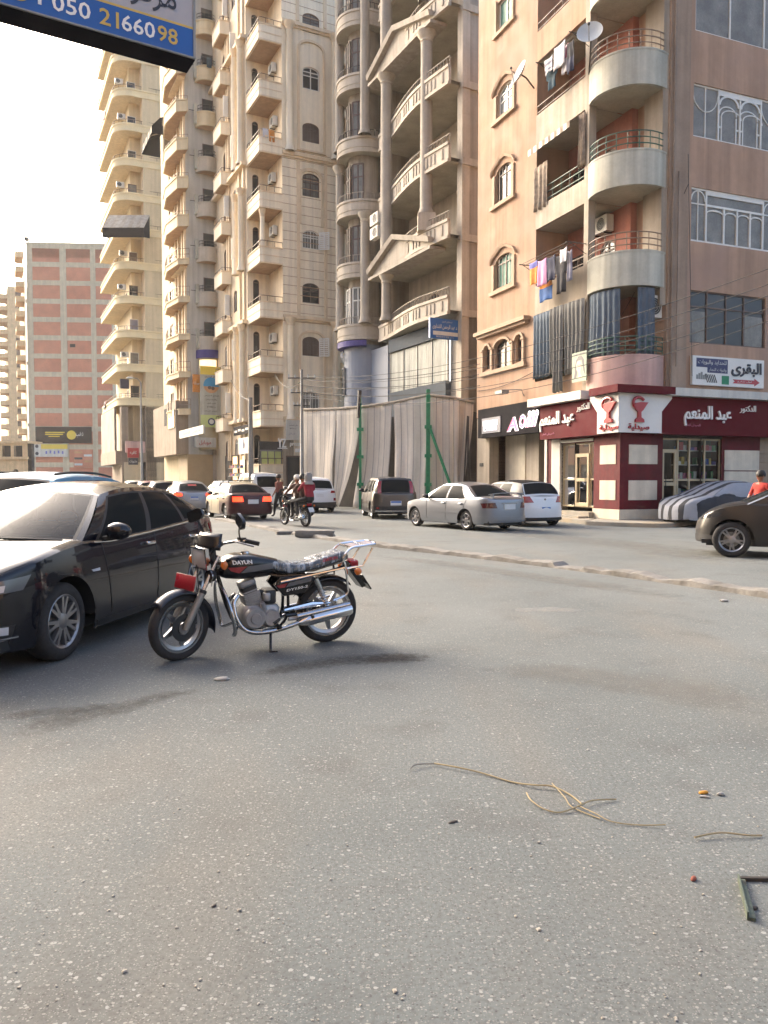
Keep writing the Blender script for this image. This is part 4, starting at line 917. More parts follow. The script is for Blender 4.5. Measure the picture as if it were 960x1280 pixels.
# round corner tower
TW = S2(11.5, .1, 0)[:2]; tb = [z+.35 for z in zl]; TR = 1.72; aT = atan2(S2.n.y, S2.n.x); ta0, ta1 = aT-radians(120), aT+radians(150)
mb = MB().use('stone_grey'); mb.strip(arc(TW[0], TW[1], 1.02, aT-2.2, aT+2.6, 24), 0, TOP2, .2); mb.fbox(S2, 9, 16, -3, -.9, 0, TOP2); mb.use('panel_blue')
mb.strip(arc(TW[0], TW[1], 1.32, aT-1.9, aT+2.0, 20), 0, tb[0]-.3, .1); mb.fbox(S2, 7.9, 10.4, -.3, .25, 0, zl[0]-.35); mb.build('corner_tower', stone)
for i, z in enumerate(tb):
    pth = arc(TW[0], TW[1], TR, ta0-.2, ta1-.6, 26); balcony(stone, pth, [TW], z, z+.85, 'stone_lt', 'soffit', .14, bands=((z+.78, z+.92, .06), (z-.05, z+.1, .05), (z+.25, z+.62, .03)), band_m='stone_lt', rail=(z+1.35,), rail_m='iron' if i > 2 else 'stone_grey', posts=26)
    for a in (-.95, -.1, .75):
        f = MB().use('white_frame' if i < 1 else 'brownframe'); w_ = .7; c_ = Vector((TW[0]+cos(aT+a)*1.02, TW[1]+sin(aT+a)*1.02, 0)); fr = Fr(c_, aT+a+pi/2, -1)
        for q in (-w_/2, 0, w_/2): f.fbox(fr, q-.04, q+.04, .02, .09, z+1.0, z+3.3)
        for q in (z+1.0, z+2.5, z+3.3): f.fbox(fr, -w_/2, w_/2, .022, .088, q-.04, q+.04)
        f.use('pane_grey'); f.quad(fr(-w_/2, .05, z+1), fr(w_/2, .05, z+1), fr(w_/2, .05, z+3.3), fr(-w_/2, .05, z+3.3)); f.build('window', stone)
for a, z0, z1 in ((-.95, tb[0]+.9, tb[3]), (1.15, tb[0]+.9, tb[2]), (-.95, tb[3]+.9, TOP2), (1.15, tb[3]+.9, TOP2)):
    column(stone, (TW[0]+cos(aT+a)*(TR+.1), TW[1]+sin(aT+a)*(TR+.1)), z0, z1, .3)
# glazed first floor
y_s = lambda px, y, o=.3: S2.px(px, y, o)[1]
zg1, zg0 = y_s(530, 428), y_s(530, 482); zsl = y_s(530, 402); sg0 = S2.px(557, 450, .3)[0]; sg1 = S2.px(486, 450, .3)[0]
mb = MB().use('panel_slate'); mb.fbox(S2, sg0, sg1, -.2, .32, zg1+.02, zl[0]-.1); mb.fbox(S2, sg0, sg1, -.2, .3, 0, zg0); mb.use('stone_grey'); mb.fbox(S2, .0, sg0, -1.5, -.02, 0, zl[0]); mb.build('cladding', stone)
f = MB().use('steel_grey')
for k in range(5): x = lerp(sg0, sg1, k/4); f.fbox(S2, x-.03, x+.03, .1, .2, zg0, zg1)
gl = f.build('window', stone); p = MB().use('pane_lt'); p.quad(S2(sg0, .14, zg0), S2(sg1, .14, zg0), S2(sg1, .14, zg1), S2(sg0, .14, zg1)); p.build('pane', gl)
mat('lace', '9a9c90', .4, var=.1, streak=.3); p = MB().use('lace')
for k in range(60): x0, x1 = lerp(sg0, sg1, k/60), lerp(sg0, sg1, (k+1)/60); p.quad(S2(x0, .145+.02*(k % 2), zg0), S2(x1, .145+.02*((k+1) % 2), zg0), S2(x1, .145+.02*((k+1) % 2), zg1), S2(x0, .145+.02*(k % 2), zg1))
p.build('net_curtain', stone)
r = thing('shop_sign', 'silver Arabic bank lettering under a purple rim on the round tower base', 'shop sign', Vector((*TW, tb[0]-1.2)))
fr = Fr(Vector((TW[0]+cos(aT-.55)*1.33, TW[1]+sin(aT-.55)*1.33, 0)), aT-.55+pi/2, -1); mb = MB().use('letter_white'); zz = tb[0]-1.3
for k, ch in enumerate(('بنك',)): write(mb, 'بنـك', fr(.85, .12, zz), -fr.u, V, (1.7, .75), .08, True, .02)
mb.build('lettering', r); mb = MB().use('purple'); mb.strip(arc(TW[0], TW[1], 1.75, aT-2.0, aT+1.2, 20), tb[0]-.45, tb[0]-.1, .6); mb.build('rim', r)
f = MB().use('steel_grey'); frw = Fr(Vector((TW[0]+cos(aT-.3)*1.33, TW[1]+sin(aT-.3)*1.33, 0)), aT-.3+pi/2, -1)
for q in (-.35, .35): f.fbox(frw, q-.05, q+.05, .0, .1, tb[0]-3.4, tb[0]-1.7)
for q in (tb[0]-3.4, tb[0]-1.7): f.fbox(frw, -.4, .4, .002, .11, q-.05, q+.05)
f.use('pane_dark'); f.quad(frw(-.35, .04, tb[0]-3.4), frw(.35, .04, tb[0]-3.4), frw(.35, .04, tb[0]-1.7), frw(-.35, .04, tb[0]-1.7)); f.build('window', stone)
o = .75; x0, x1 = S2.px(538, 410, o)[0], S2.px(537, 410, o)[0]
bs = Fr(S2(S2.px(556, 410, .9)[0], .9, 0), A2-pi/2, -1); w_ = 1.75; zz0, zz1 = y_s(555, 424, .9), y_s(555, 399, .9)
r = thing('shop_sign', 'blue doctor sign with white Arabic lines projecting from the grey block', 'shop sign', bs(0, 0, zz0)); mb = MB().use('blue_sign'); mb.fbox(bs, -w_/2, w_/2, -.15, .0, zz0, zz1); mb.build('board', r); hz = zz1-zz0
mb = MB().use('g_white'); mb.fbox(bs, -w_*.4, w_*.45, .0, .01, zz0+hz*.17, zz0+hz*.36); write(mb, 'د عبد الرحمن الشناوى', bs(-w_*.42, .012, zz0+hz*.45), bs.u, V, (w_*.84, hz*.26), 0, True, .02); write(mb, 'استشارى العيون', bs(-w_*.1, .012, zz0+hz*.8), bs.u, V, (w_*.35, hz*.1), 0, True); write(mb, 'ت 2214508', bs(-w_*.3, .012, zz0+hz*.05), bs.u, V, (w_*.6, hz*.09), 0, True); mb.build('lettering', r)
for px, y, n_ in ((483, 275, 'upper'), (483, 292, 'lower')):
    s_, z_ = S2.px(px-2, y+8, .5); ac(S2, s_, z_, n_+' air conditioner of the pair mounted behind the tall column', 1.0, .65, .9, .35, feet=False)

# ------------------------------------------------------------------ the tall beige tower block
E3 = corner(355, 54); S3 = Fr(E3, A2, 1); F3 = Fr(E3, A2-pi/2, -1)
beige = thing('apartment_block', 'tall beige apartment tower with arched windows and stacked corner balconies', 'apartment block', E3)
TOP3 = 42; NW, ND = 1.62, 3.0
cy = 388; wins = [(388, y0, y1) for y0, y1 in ((17, 41), (84, 112), (154, 178), (217, 246), (288, 311), (354, 379), (421, 445), (489, 511), (-50, -24))]
hol = []
for px, y0, y1 in wins: a, b = F3.px(378, y0)[0], F3.px(399, y0)[0]; hol.append((a, b, F3.px(px, y1)[1], F3.px(px, y0)[1], .35))
t1 = F3.px(425, 300)[0]; mb = MB().use('beige'); wall(mb, F3, 0, t1, 0, TOP3, hol, .15, 'beige_dark')
mb.quad(F3(t1, 0, 0), F3(t1, -3, 0), F3(t1, -3, TOP3), F3(t1, 0, TOP3)); mb.quad(F3(t1, -3, 0), F3(t1+9, -3, 0), F3(t1+9, -3, TOP3), F3(t1, -3, TOP3))
fl3 = [F3.px(372, y)[1] for y in (556, 521, 453, 386, 317, 246, 180, 115, 46, -22)]; fh = (fl3[8]-fl3[2])/6; fl3 = [fl3[5]+fh*(k-5) for k in range(11)]
mb.use('beige_dark'); z = fl3[3]-1.2
while z < TOP3:
    ph = (z-fl3[3]+1.2)/fh
    if not (fl3[6]-.3 < z < fl3[8]+.2): mb.fbox(F3, .0, t1, -.01, .012, z, z+.035)
    z += .62
mb.build('front_wall', beige)
for h in hol: (lambda k: window(beige, F3, h, .13, ['shutter_brown', 'white_frame', 'shutter_brown'][k % 3], ['pane_grey', 'pane_dark', 'shutter_brown', 'pane_grey'][k % 4], 1, (.6,), .06, bars=[6, 0, 6, 5][k % 4]))(hol.index(h))
mb = MB().use('beige_trim')
for a, b, z0, z1 in ((F3.px(371, 300)[0], .22, fl3[3]-.8, fl3[6]-1.2), (F3.px(405, 300)[0], .22, fl3[3]-.8, fl3[6]-1.2), (F3.px(371, 300)[0], .22, fl3[8]+.8, TOP3), (F3.px(405, 300)[0], .22, fl3[8]+.8, TOP3)): mb.fbox(F3, a, a+b, .005, .09, z0, z1)
for z in (fl3[3]-1.0, fl3[6]-1.0, fl3[8]+.4, fl3[1]-.6): mb.fbox(F3, -.02, t1+.05, .004, .22, z, z+.22); mb.fbox(F3, -.02, t1+.03, .004, .12, z-.14, z)
mb.build('cornice', beige)
for z0, z1 in ((fl3[1]-.6, fl3[3]-1.0), (fl3[6]-.8, fl3[8]+.4)):
    for px in (361.5, 418): column(beige, F3(F3.px(px, 300)[0], .22, 0), z0, z1, .26, 'beige', 'beige_trim')
    tr = MB().use('beige_trim'); a, b = hol[0][0]-.25, hol[0][1]+.25; tr.fbox(F3, a-.16, a, .003, .1, z0+.4, z1-1.4); tr.fbox(F3, b, b+.16, .003, .1, z0+.4, z1-1.4); arch_bar(tr, F3, a-.16, b+.16, z1-1.4, .7, .003, .1, .16); tr.fbox(F3, a-.2, b+.2, .003, .12, z0+.28, z0+.4); tr.build('window_trim', beige)
tr = MB().use('beige_trim'); h = hol[3]; arch_bar(tr, F3, h[0]-.32, h[1]+.32, h[3]-.35, .7, .003, .1, .2); tr.fbox(F3, h[0]-.32, h[0]-.12, .003, .1, h[2]-2.0, h[3]-.34); tr.fbox(F3, h[1]+.12, h[1]+.32, .003, .1, h[2]-2.0, h[3]-.34); tr.build('window_trim', beige)
for k, (i, sg) in enumerate(((4, 1), (6, 1))):
    h = hol[i]; sh = MB().use('white_frame'); fr = Fr(F3(h[1], .02, 0), A2-pi/2-radians(35), -1)
    for q in (.0, .45, .9): sh.fbox(fr, q*.75-.0, q*.75+.06, 0, .04, h[2], h[3]-.1)
    for q in range(9): sh.fbox(fr, .02, .72, .005, .035, h[2]+q*(h[3]-h[2]-.15)/8, h[2]+q*(h[3]-h[2]-.15)/8+.08)
    sh.build('shutter', beige)
E3p = F3(-NW, 0, 0); NB = F3(-NW, -ND, 0)
mb = MB().use('beige_trim'); mb.quad(E3, F3(0, -ND, 0), F3(0, -ND, TOP3), F3(0, 0, TOP3)); mb.use('beige')  # left-facing recess wall borrows the trim tone; sunlit warmth put into its colour
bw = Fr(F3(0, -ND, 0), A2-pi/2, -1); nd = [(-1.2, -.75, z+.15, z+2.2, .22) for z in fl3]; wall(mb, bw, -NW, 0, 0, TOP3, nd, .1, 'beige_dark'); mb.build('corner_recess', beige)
for h in nd: window(beige, bw, h, .08, 'brownframe', 'pane_dark', 0, (), .05, sub=False)
for i, z in enumerate(fl3):
    zt = z; zb_ = z-1.1
    q = [F3(-NW, -ND, 0)[:2], F3(-NW+.0, -.12, 0)[:2], F3(-NW+.18, 0, 0)[:2], F3(0, .0, 0)[:2]]
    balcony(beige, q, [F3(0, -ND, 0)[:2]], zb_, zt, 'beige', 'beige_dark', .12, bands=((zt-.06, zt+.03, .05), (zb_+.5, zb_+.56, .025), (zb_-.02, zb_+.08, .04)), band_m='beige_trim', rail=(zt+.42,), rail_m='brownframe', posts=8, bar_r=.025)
column(beige, F3(-NW+.28, -.35, 0), fl3[4]+.1, fl3[5]-1.1, .17, 'beige', 'beige_trim')
for i in (1, 2, 4, 5, 6, 7):
    ac(Fr(F3(0, 0, 0), A2, 1), 1.2+.2*(i % 3), fl3[i]+1.25, f'air conditioner on the recess wall above the {ORD[i]} corner balcony of the beige tower', .85, .62)
# street side of the tower, seen at a glancing angle
SS = Fr(NB, A2, 1); Ls = SS.px(277, 300)[0]; sh = []
for z in fl3[:-1]:
    for s_ in (2.6, 5.2, 8.0):
        if s_+1 < Ls: sh.append((s_, s_+.9, z+.4, z+2.0, .3))
mb = MB().use('beige_trim'); wall(mb, SS, 0, Ls+6, 0, TOP3, sh, .15, 'beige_dark'); mb.build('street_wall', beige)
for i, h in enumerate(sh): window(beige, SS, h, .12, 'white_frame' if i % 5 == 0 else 'shutter_brown', 'pane_grey', 1, (), .06, sub=False)
mb = MB().use('beige_trim')
for s_ in (.4, 1.5, 4.2, 4.75, 7.0, 9.5):
    if s_ < Ls: mb.fbox(SS, s_, s_+.3, .004, .14, 3, TOP3)
for z in (fl3[3]-1.0, fl3[6]-1.0, fl3[8]+.4, fl3[1]-.6): mb.fbox(SS, -.05, Ls+4, .006, .4, z, z+.25)
mb.build('cornice', beige)
for z0, z1 in ((fl3[1]-.6, fl3[3]-1.0), (fl3[4]-.9, fl3[5]+1.2), (fl3[6]-.8, fl3[8]+.4)):
    for s_ in (.55, 1.9): column(beige, SS(s_, .3, 0), z0, z1, .22, 'beige', 'beige_trim')
for i, z in enumerate(fl3[1:]):
    q = [SS(Ls-.4, .02, 0)[:2], SS(Ls-.5, .75, 0)[:2], SS(Ls-2.7, .75, 0)[:2], SS(Ls-2.8, .02, 0)[:2]]
    balcony(beige, q, [], z-1.05, z-.1, 'beige', 'beige_dark', .1, bands=((z-.14, z-.06, .04),), band_m='beige_trim', rail=(z+.2,), rail_m='brownframe', posts=5)
    mb = MB().use('white_paint'); s_ = 2.3; 
    for k in range(2):
        if (i+k) % 2: mb.fbox(SS, s_+k*1.9, s_+k*1.9+.06, .05, .5, z+.35, z+1.9)
    if mb.v: mb.build('shutter', beige)
# small balconies on the right flank
RB = Fr(F3(t1, 0, 0), A2-pi/2, -1)
for i, z in enumerate(fl3[1:]):
    q = [RB(.15, -3, 0)[:2], RB(.15, -1.0, 0)[:2], RB(.5, -.6, 0)[:2], RB(3.0, -.6, 0)[:2]]
    balcony(beige, q, [RB(3, -3, 0)[:2]], z-1.0, z, 'beige', 'beige_dark', .12, bands=((z-.05, z+.03, .05), (z-1.02, z-.9, .05)), band_m='beige_trim', rail=(z+.4,), rail_m='brownframe', posts=5)
    f = MB().use('brownframe'); f.fbox(RB, .5, .56, -2.99, -2.93, z, z+2); f.fbox(RB, 1.1, 1.16, -2.99, -2.93, z, z+2); f.use('pane_dark'); f.quad(RB(.5, -2.97, z), RB(1.15, -2.97, z), RB(1.15, -2.97, z+2), RB(.5, -2.97, z+2)); f.build('window', beige)
# ground floor shop of the tower
za, zc = .1, 4.3; mb = MB().use('dark_in'); mb.fbox(F3, -1.7, 0, -.4, -.3, 0, 4.2); mb.use('greybeige'); mb.fbox(F3, -.05, .7, -.05, .08, 0, 4.3); mb.fbox(F3, t1-1.6, t1-.1, -.05, .1, 0, 3.9); mb.build('shop_wall', beige)
f = MB().use('steel_grey')
for k in range(4): f.fbox(F3, -1.62+k*.5, -1.57+k*.5, -.28, -.2, .2, 3.6)
f.fbox(F3, -1.65, 0, -.28, -.2, 3.5, 3.6); sw_ = f.build('shop_window', beige); p = MB().use('lit_warm'); p.quad(F3(-1.62, -.26, .3), F3(-.05, -.26, .3), F3(-.05, -.26, 2.6), F3(-1.62, -.26, 2.6)); p.use('lime'); p.quad(F3(-1.62, -.262, 2.6), F3(-.05, -.262, 2.6), F3(-.05, -.262, 3.5), F3(-1.62, -.262, 3.5)); p.build('pane', sw_)
goods(beige, F3, -1.55, -.1, [.4, .9, 1.4, 1.9], -.0, 12)
for k in range(3):
    f = MB().use('brownframe'); a = .6+k*1.9; f.fbox(SS, a, a+.08, .0, .1, 0, 3.4); f.fbox(SS, a+1.5, a+1.58, 0, .1, 0, 3.4); f.fbox(SS, a, a+1.58, .002, .1, 3.3, 3.4); f.use('lit_warm' if k < 2 else 'pane_grey'); f.quad(SS(a, .04, .2), SS(a+1.5, .04, .2), SS(a+1.5, .04, 3.3), SS(a, .04, 3.3)); f.build('shop_window', beige)
goods(beige, SS, .7, 4.0, [.6, 1.2, 1.8, 2.4], .4, 15)
f = MB().use('brownframe'); a = F3.px(373, 580)[0]; b = F3.px(381, 580)[0]; f.fbox(F3, F3.px(357, 580)[0], F3.px(374, 580)[0], .1, .16, .1, 3.2); f.use('pane_dark'); f.fbox(F3, F3.px(358, 580)[0], F3.px(373, 580)[0], .16, .165, .2, 3.1); f.build('shop_door', beige)
def board(name, label, fr, x0, x1, y0, y1, o, m, texts=(), d=.12, cat='sign', shapes=None, group=None, sg=1):
    a = fr.px(x0, (y0+y1)/2, o)[0]; b = fr.px(x1, (y0+y1)/2, o)[0]; pm = (x0+x1)/2; z1, z0 = fr.px(pm, y0, o)[1], fr.px(pm, y1, o)[1]; U = fr.u if b > a else -fr.u
    if (U.cross(V)).dot(fr.n) < 0: U = -U
    lo = a if (fr(b, 0, 0)-fr(a, 0, 0)).dot(U) > 0 else b; W_ = abs(b-a); hz = z1-z0
    r = thing(name, label, cat, fr((a+b)/2, o, z0), group=group); mb = MB().use(m); mb.fbox(fr, min(a, b), max(a, b), o-d, o, z0, z1); mb.build('board', r)
    O = fr(lo, o, z0); mb = MB()
    for t in texts:
        mm, s, bx = t[:3]; mb.use(mm); write(mb, s, O+U*(W_*bx[0])+V*(hz*bx[1])+fr.n*.014, U, V, (W_*bx[2], hz*bx[3]), 0, t[3] if len(t) > 3 else True, .01)
    if shapes: shapes(mb, O, U, W_, hz, fr.n)
    if mb.v: mb.build('lettering', r)
    return r
def rect(mb, m, O, U, W_, hz, n, x, y, w_, h, d=.008):
    mb.use(m); P = O+U*(W_*x)+V*(hz*y)+n*d; mb.quad(P, P+U*(W_*w_), P+U*(W_*w_)+V*(hz*h), P+V*(hz*h))
def disc(mb, m, O, U, W_, hz, n, x, y, r, d=.008, k=20):
    mb.use(m); P = O+U*(W_*x)+V*(hz*y)+n*d; mb.poly([P+U*(r*cos(2*pi*i/k))+V*(r*sin(2*pi*i/k)) for i in range(k)])
board('shop_sign', 'tall white and grey sign hung beside the pole at the beige tower', F3, 358, 374.5, 525, 550, .9, 'white_dirty', [('ink', 'مكتب المحاسب', (.2, .68, .65, .1)), ('ink', 'ت 2258', (.25, .55, .5, .06)), ('c_grey', 'الدور الثانى', (.15, .25, .5, .12))])
r = thing('shop_sign', 'white Latin letters over the shop door at the beige tower', 'shop sign', F3(1, .5, 3.4)); mb = MB().use('letter_white')
x0 = F3.px(347, 557, .5)[0]; z0 = F3.px(352, 559.5, .5)[1]; write(mb, 'YZ', F3(x0, .5, z0), F3.u, V, (.62, .62), .08, bold=.02); mb.fbox(F3, x0, x0+.7, .5, .56, z0-.08, z0-.03); write(mb, 'prezzo', F3(x0+.9, .5, z0+.05), F3.u, V, (.9, .3), .05, bold=.02); mb.fbox(F3, x0+1.25, x0+1.9, .5, .55, z0-.3, z0-.05); mb.build('lettering', r)
def emb(mb, O, U, W_, hz, n): disc(mb, 'letter_navy', O, U, W_, hz, n, .5, .52, .24); rect(mb, 'letter_navy', O, U, W_, hz, n, .46, .7, .08, .2)
board('shop_sign', 'white box sign with a round navy emblem on the pole', SS, 298, 312, 547, 567, 1.2, 'white_paint', shapes=emb)
def blk(mb, O, U, W_, hz, n):
    for k in range(4): rect(mb, 'g_white', O, U, W_, hz, n, .06+.23*k, .3+.1*(k % 2), .17, .25)
board('shop_sign', 'dark narrow sign with white marks above the box sign', SS, 292, 312, 532, 543, .6, 'black_board', shapes=blk)

# ------------------------------------------------------------------ the pale grey block with half round balconies
E4 = corner(236, 63); S4 = Fr(E4, A2, 1); F4 = Fr(E4, A2-pi/2, -1)
pale = thing('apartment_block', 'pale grey apartment block with a column of small half round balconies', 'apartment block', E4); TOP4 = 48
mb = MB().use('grey_wall'); mb.quad(F4(-.0, 0, 0), F4(4, 0, 0), F4(4, 0, TOP4), F4(0, 0, TOP4)); mb.build('front_wall', pale)
zq = [F4.px(260, y, .9)[1] for y in (-33, 25, 83, 143, 201, 254, 308, 364, 420)][::-1]; s4 = (zq[8]-zq[0])/8; zq = [zq[0]+s4*k for k in range(9)]
tc_ = F4.px(262, 300, .5)[0]; rr = .95
for i, z in enumerate(zq):
    c_ = F4(tc_, 0, 0); aN = atan2(F4.n.y, F4.n.x); pth = arc(c_.x, c_.y, rr, aN-pi/2, aN+pi/2, 14)
    balcony(pale, pth, [], z-1.15, z, 'cream' if i > 4 else 'stone_lt', 'beige_dark', .1, bands=((z-.1, z, .05), (z-.75, z-.7, .03), (z-1.15, z-1.05, .04)), rail=(z+.25, z+.5), rail_m='iron', posts=8)
    mb = MB().use('greywhite'); mb.fbox(F4, tc_-rr-.15, tc_-rr+.12, .0, .35, z-.9, z+.65); mb.use('iron'); mb.fbox(F4, tc_-rr-.55, tc_-rr-.1, .2, .24, z+.1, z+.14); mb.build('balcony_pier', pale)
    f = MB().use('brownframe'); f.fbox(F4, tc_-.4, tc_+.5, .0, .05, z-1, z+1.3); f.use('pane_dark'); f.fbox(F4, tc_-.34, tc_+.44, .05, .055, z-1, z+1.24); f.build('window', pale)
hs = []; L4 = S4.px(203, 300)[0]
z4 = [S4.px(212, y, .9)[1] for y in (507, 462)]; st4 = z4[1]-z4[0]; z4 = [z4[0]+st4*k for k in range(11)]
for z in z4: hs += [(1.2, 2.0, z+.3, z+2.0, 0), (5.2, 6.6, z-.9, z+1.4, 0)]
mb = MB().use('cream'); wall(mb, S4, 0, L4+.3, 0, TOP4, hs, .15, 'beige_dark'); mb.use('beige_trim')
for s_ in (.0, .9, 2.3, 3.4): mb.fbox(S4, s_, s_+.28, .004, .16, 8, TOP4)
mb.fbox(S4, -.3, 3.6, .01, .5, z4[4]-1.1, z4[4]-.6); mb.fbox(S4, -.3, 3.6, .012, .6, z4[9]-1.1, z4[9]-.4); mb.build('street_wall', pale)
for h in hs: window(pale, S4, h, .12, 'brownframe', 'pane_grey', 1, (), .06, sub=False)
for i, z in enumerate(z4):
    s_a, s_b = S4.px(222, 300, .9)[0], S4.px(202, 300, .9)[0]; q = [S4(s_b, .02, 0)[:2], S4(s_b-.5, .8, 0)[:2], S4((s_a+s_b)/2, 1.15, 0)[:2], S4(s_a+.5, .8, 0)[:2], S4(s_a, .02, 0)[:2]]
    lo = i < 5
    balcony(pale, q, [], z-1.0, z-(.55 if lo else .1), 'cream', 'beige_dark', .1, bands=((z-.62 if lo else z-.18, z-.52 if lo else z-.06, .06),), rail=(z-.2, z+.25) if lo else (z+.2,), rail_m='rail_tan', posts=12 if lo else 5)
r = thing('awning', 'black fan shaped awning over a balcony high on the pale grey block', 'awning', S4(6, 1, 30)); mb = MB(); P0 = S4(L4-2, .2, S4.px(208, 145, .5)[1])
for k in range(16):
    mb.use('black_board' if k % 4 else 'greybeige'); a_, b_ = -3.2+.3*k, -3.2+.3*(k+1)
    for (o0, z0), (o1, z1) in (((.0, 0), (.9, -.4)), ((.9, -.4), (1.6, -1.2)), ((1.6, -1.2), (1.62, -1.8))): mb.quad(P0+S4.u*a_+S4.n*o0+V*z0, P0+S4.u*b_+S4.n*o0+V*z0, P0+S4.u*b_+S4.n*o1+V*z1, P0+S4.u*a_+S4.n*o1+V*z1)
mb.use('black_board')
for a_ in (-3.2, 1.6): mb.poly([P0+S4.u*a_+S4.n*o0+V*z0 for o0, z0 in ((0, 0), (.9, -.4), (1.6, -1.2), (1.62, -1.8), (0, -1.8))])
mb.build('awning_cloth', r)
r = thing('awning', 'dark slatted awning over a corner balcony of the cream block', 'awning', corner(150, 80)+V*26); mb = MB(); Q0 = atY(122, 300, 79)
for k in range(10):
    mb.use('stone_grey' if k % 2 else 'greybeige'); a0_, a1_ = Q0.x+.5+.42*k, Q0.x+.5+.42*(k+1)
    mb.hexa([(a0_, 79.0, 27.0), (a1_, 79.0, 27.0), (a1_, 81, 28.9), (a0_, 81, 28.9), (a0_, 79.0, 27.1), (a1_, 79.0, 27.1), (a1_, 81, 29.0), (a0_, 81, 29.0)])
    mb.use('black_board'); mb.hexa([(a0_, 78.98, 26.1), (a1_, 78.98, 26.1), (a1_, 79.02, 26.1), (a0_, 79.02, 26.1), (a0_, 78.98, 27.05), (a1_, 78.98, 27.05), (a1_, 79.02, 27.05), (a0_, 79.02, 27.05)])
mb.use('black_board')
for x_ in (Q0.x+.5, Q0.x+4.7): mb.poly([(x_, 79.0, 27.0), (x_, 81, 28.9), (x_, 81, 26.6), (x_, 79.0, 26.1)])
mb.build('awning_cloth', r)
# its street level
mb = MB().use('brown_wall'); mb.fbox(S4, -.1, L4, .0, 1.0, 3.6, S4.px(230, 496, 1)[1]); mb.use('dark_void'); mb.fbox(S4, 3.5, 4.6, .98, 1.01, S4.px(215, 530, 1)[1], S4.px(215, 508, 1)[1]); mb.use('roll_shutter'); mb.fbox(S4, -.1, 3.2, -.2, .1, 0, 3.6); mb.fbox(F4, -.1, 2.0, -.2, .05, 0, 3.6); mb.use('greybeige'); mb.fbox(F4, 2, 4, -.1, .12, 0, 6.3); mb.build('shop_wall', pale)
f = MB().use('roll_shutter'); za, zc = S4.px(235, 530, 1.02)[1], S4.px(235, 505, 1.02)[1]
for k in range(4): f.fbox(S4, .2+k*.9, .27+k*.9, 1.0, 1.08, za, zc)
f.fbox(S4, .2, 3.0, 1.0, 1.07, za, za+.08); f.fbox(S4, .2, 3.0, 1.0, 1.07, zc-.08, zc); w_ = f.build('window', pale); p = MB().use('lit_warm'); p.quad(S4(.25, 1.03, za), S4(2.95, 1.03, za), S4(2.95, 1.03, zc), S4(.25, 1.03, zc)); p.build('pane', w_)
c_ = F4(tc_, 0, 0); aN = atan2(F4.n.y, F4.n.x); mb = MB().use('alu_gold'); mb.strip(arc(c_.x, c_.y, .92, aN-pi/2, aN+pi/2, 12), 4.0, zq[0]-1.6, .1); mb.use('lit_warm'); mb.strip(arc(c_.x, c_.y, .94, aN-1.2, aN+.4, 8), F4.px(262, 460, .9)[1], zq[0]-1.9, .01); mb.build('bay_window', pale)
r = thing('awning', 'purple ribbon valance round the lowest half round balcony', 'awning', F4(tc_, .9, zq[0]-1.8)); mb = MB().use('purple'); mb.strip(arc(c_.x, c_.y, 1.08, aN-pi/2, aN+pi/2, 14), zq[0]-1.75, zq[0]-1.1, .1); mb.build('valance', r)
def ban(mb, O, U, W_, hz, n):
    rect(mb, 'yellow', O, U, W_, hz, n, .0, .86, 1, .14); rect(mb, 'lime', O, U, W_, hz, n, 0, 0, 1, .2); disc(mb, 'skyblue', O, U, W_, hz, n, .5, .69, W_*.36, .012); 
    mb.use('tan'); P = O+U*(W_*.5)+V*(hz*.69)+n*.016; mb.poly([P+U*(W_*.36*cos(a))+V*(W_*.36*sin(a)) for a in [radians(190+160*i/12) for i in range(13)]]); disc(mb, 'letter_navy', O, U, W_, hz, n, .5, .09, W_*.17, .012); disc(mb, 'g_white', O, U, W_, hz, n, .5, .09, W_*.11, .016)
    disc(mb, 'brownframe', O, U, W_, hz, n, .42, .65, W_*.08, .02); disc(mb, 'brownframe', O, U, W_, hz, n, .58, .64, W_*.08, .02)
board('banner', 'tall yellow and green banner with a round seaside picture on the pale grey block', F4, 250.5, 277.5, 458, 534, 1.6, 'greywhite', [('ink', 'مركز الشرق', (.2, .81, .6, .035)), ('ink', 'للعلاج الطبيعى', (.15, .5, .7, .03)), ('ink', 'والتخسيس', (.25, .44, .5, .03)), ('ink', 'الدور الاول', (.3, .38, .4, .025)), ('ink', 'ت 2240116', (.3, .32, .4, .03)), ('ink', 'امام البنك', (.15, .25, .6, .025))], shapes=ban, d=.1, cat='banner')
board('shop_sign', 'orange red box sign left of the tall banner', F4, 241, 250, 468, 490, .9, 'c_orange', [('g_white', 'صيدلية', (.1, .4, .8, .2))])
board('shop_sign', 'lit white shop fascia with brown Arabic letters under the pale block window', S4, 224, 254, 535, 545, 1.13, 'white_dirty', [('tan', 'ملابس الاطفال', (.1, .2, .8, .6))])
board('shop_sign', 'small red and white box sign over the tan shutters', F4, 245, 270, 547, 559, 1.0, 'white_dirty', [('letter_red', 'موبايل', (.15, .2, .6, .5))], d=.5)
board('banner', 'olive green hanging banner right of the tall seaside banner', F4, 279, 289, 498, 528, .8, 'yellow', cat='banner')

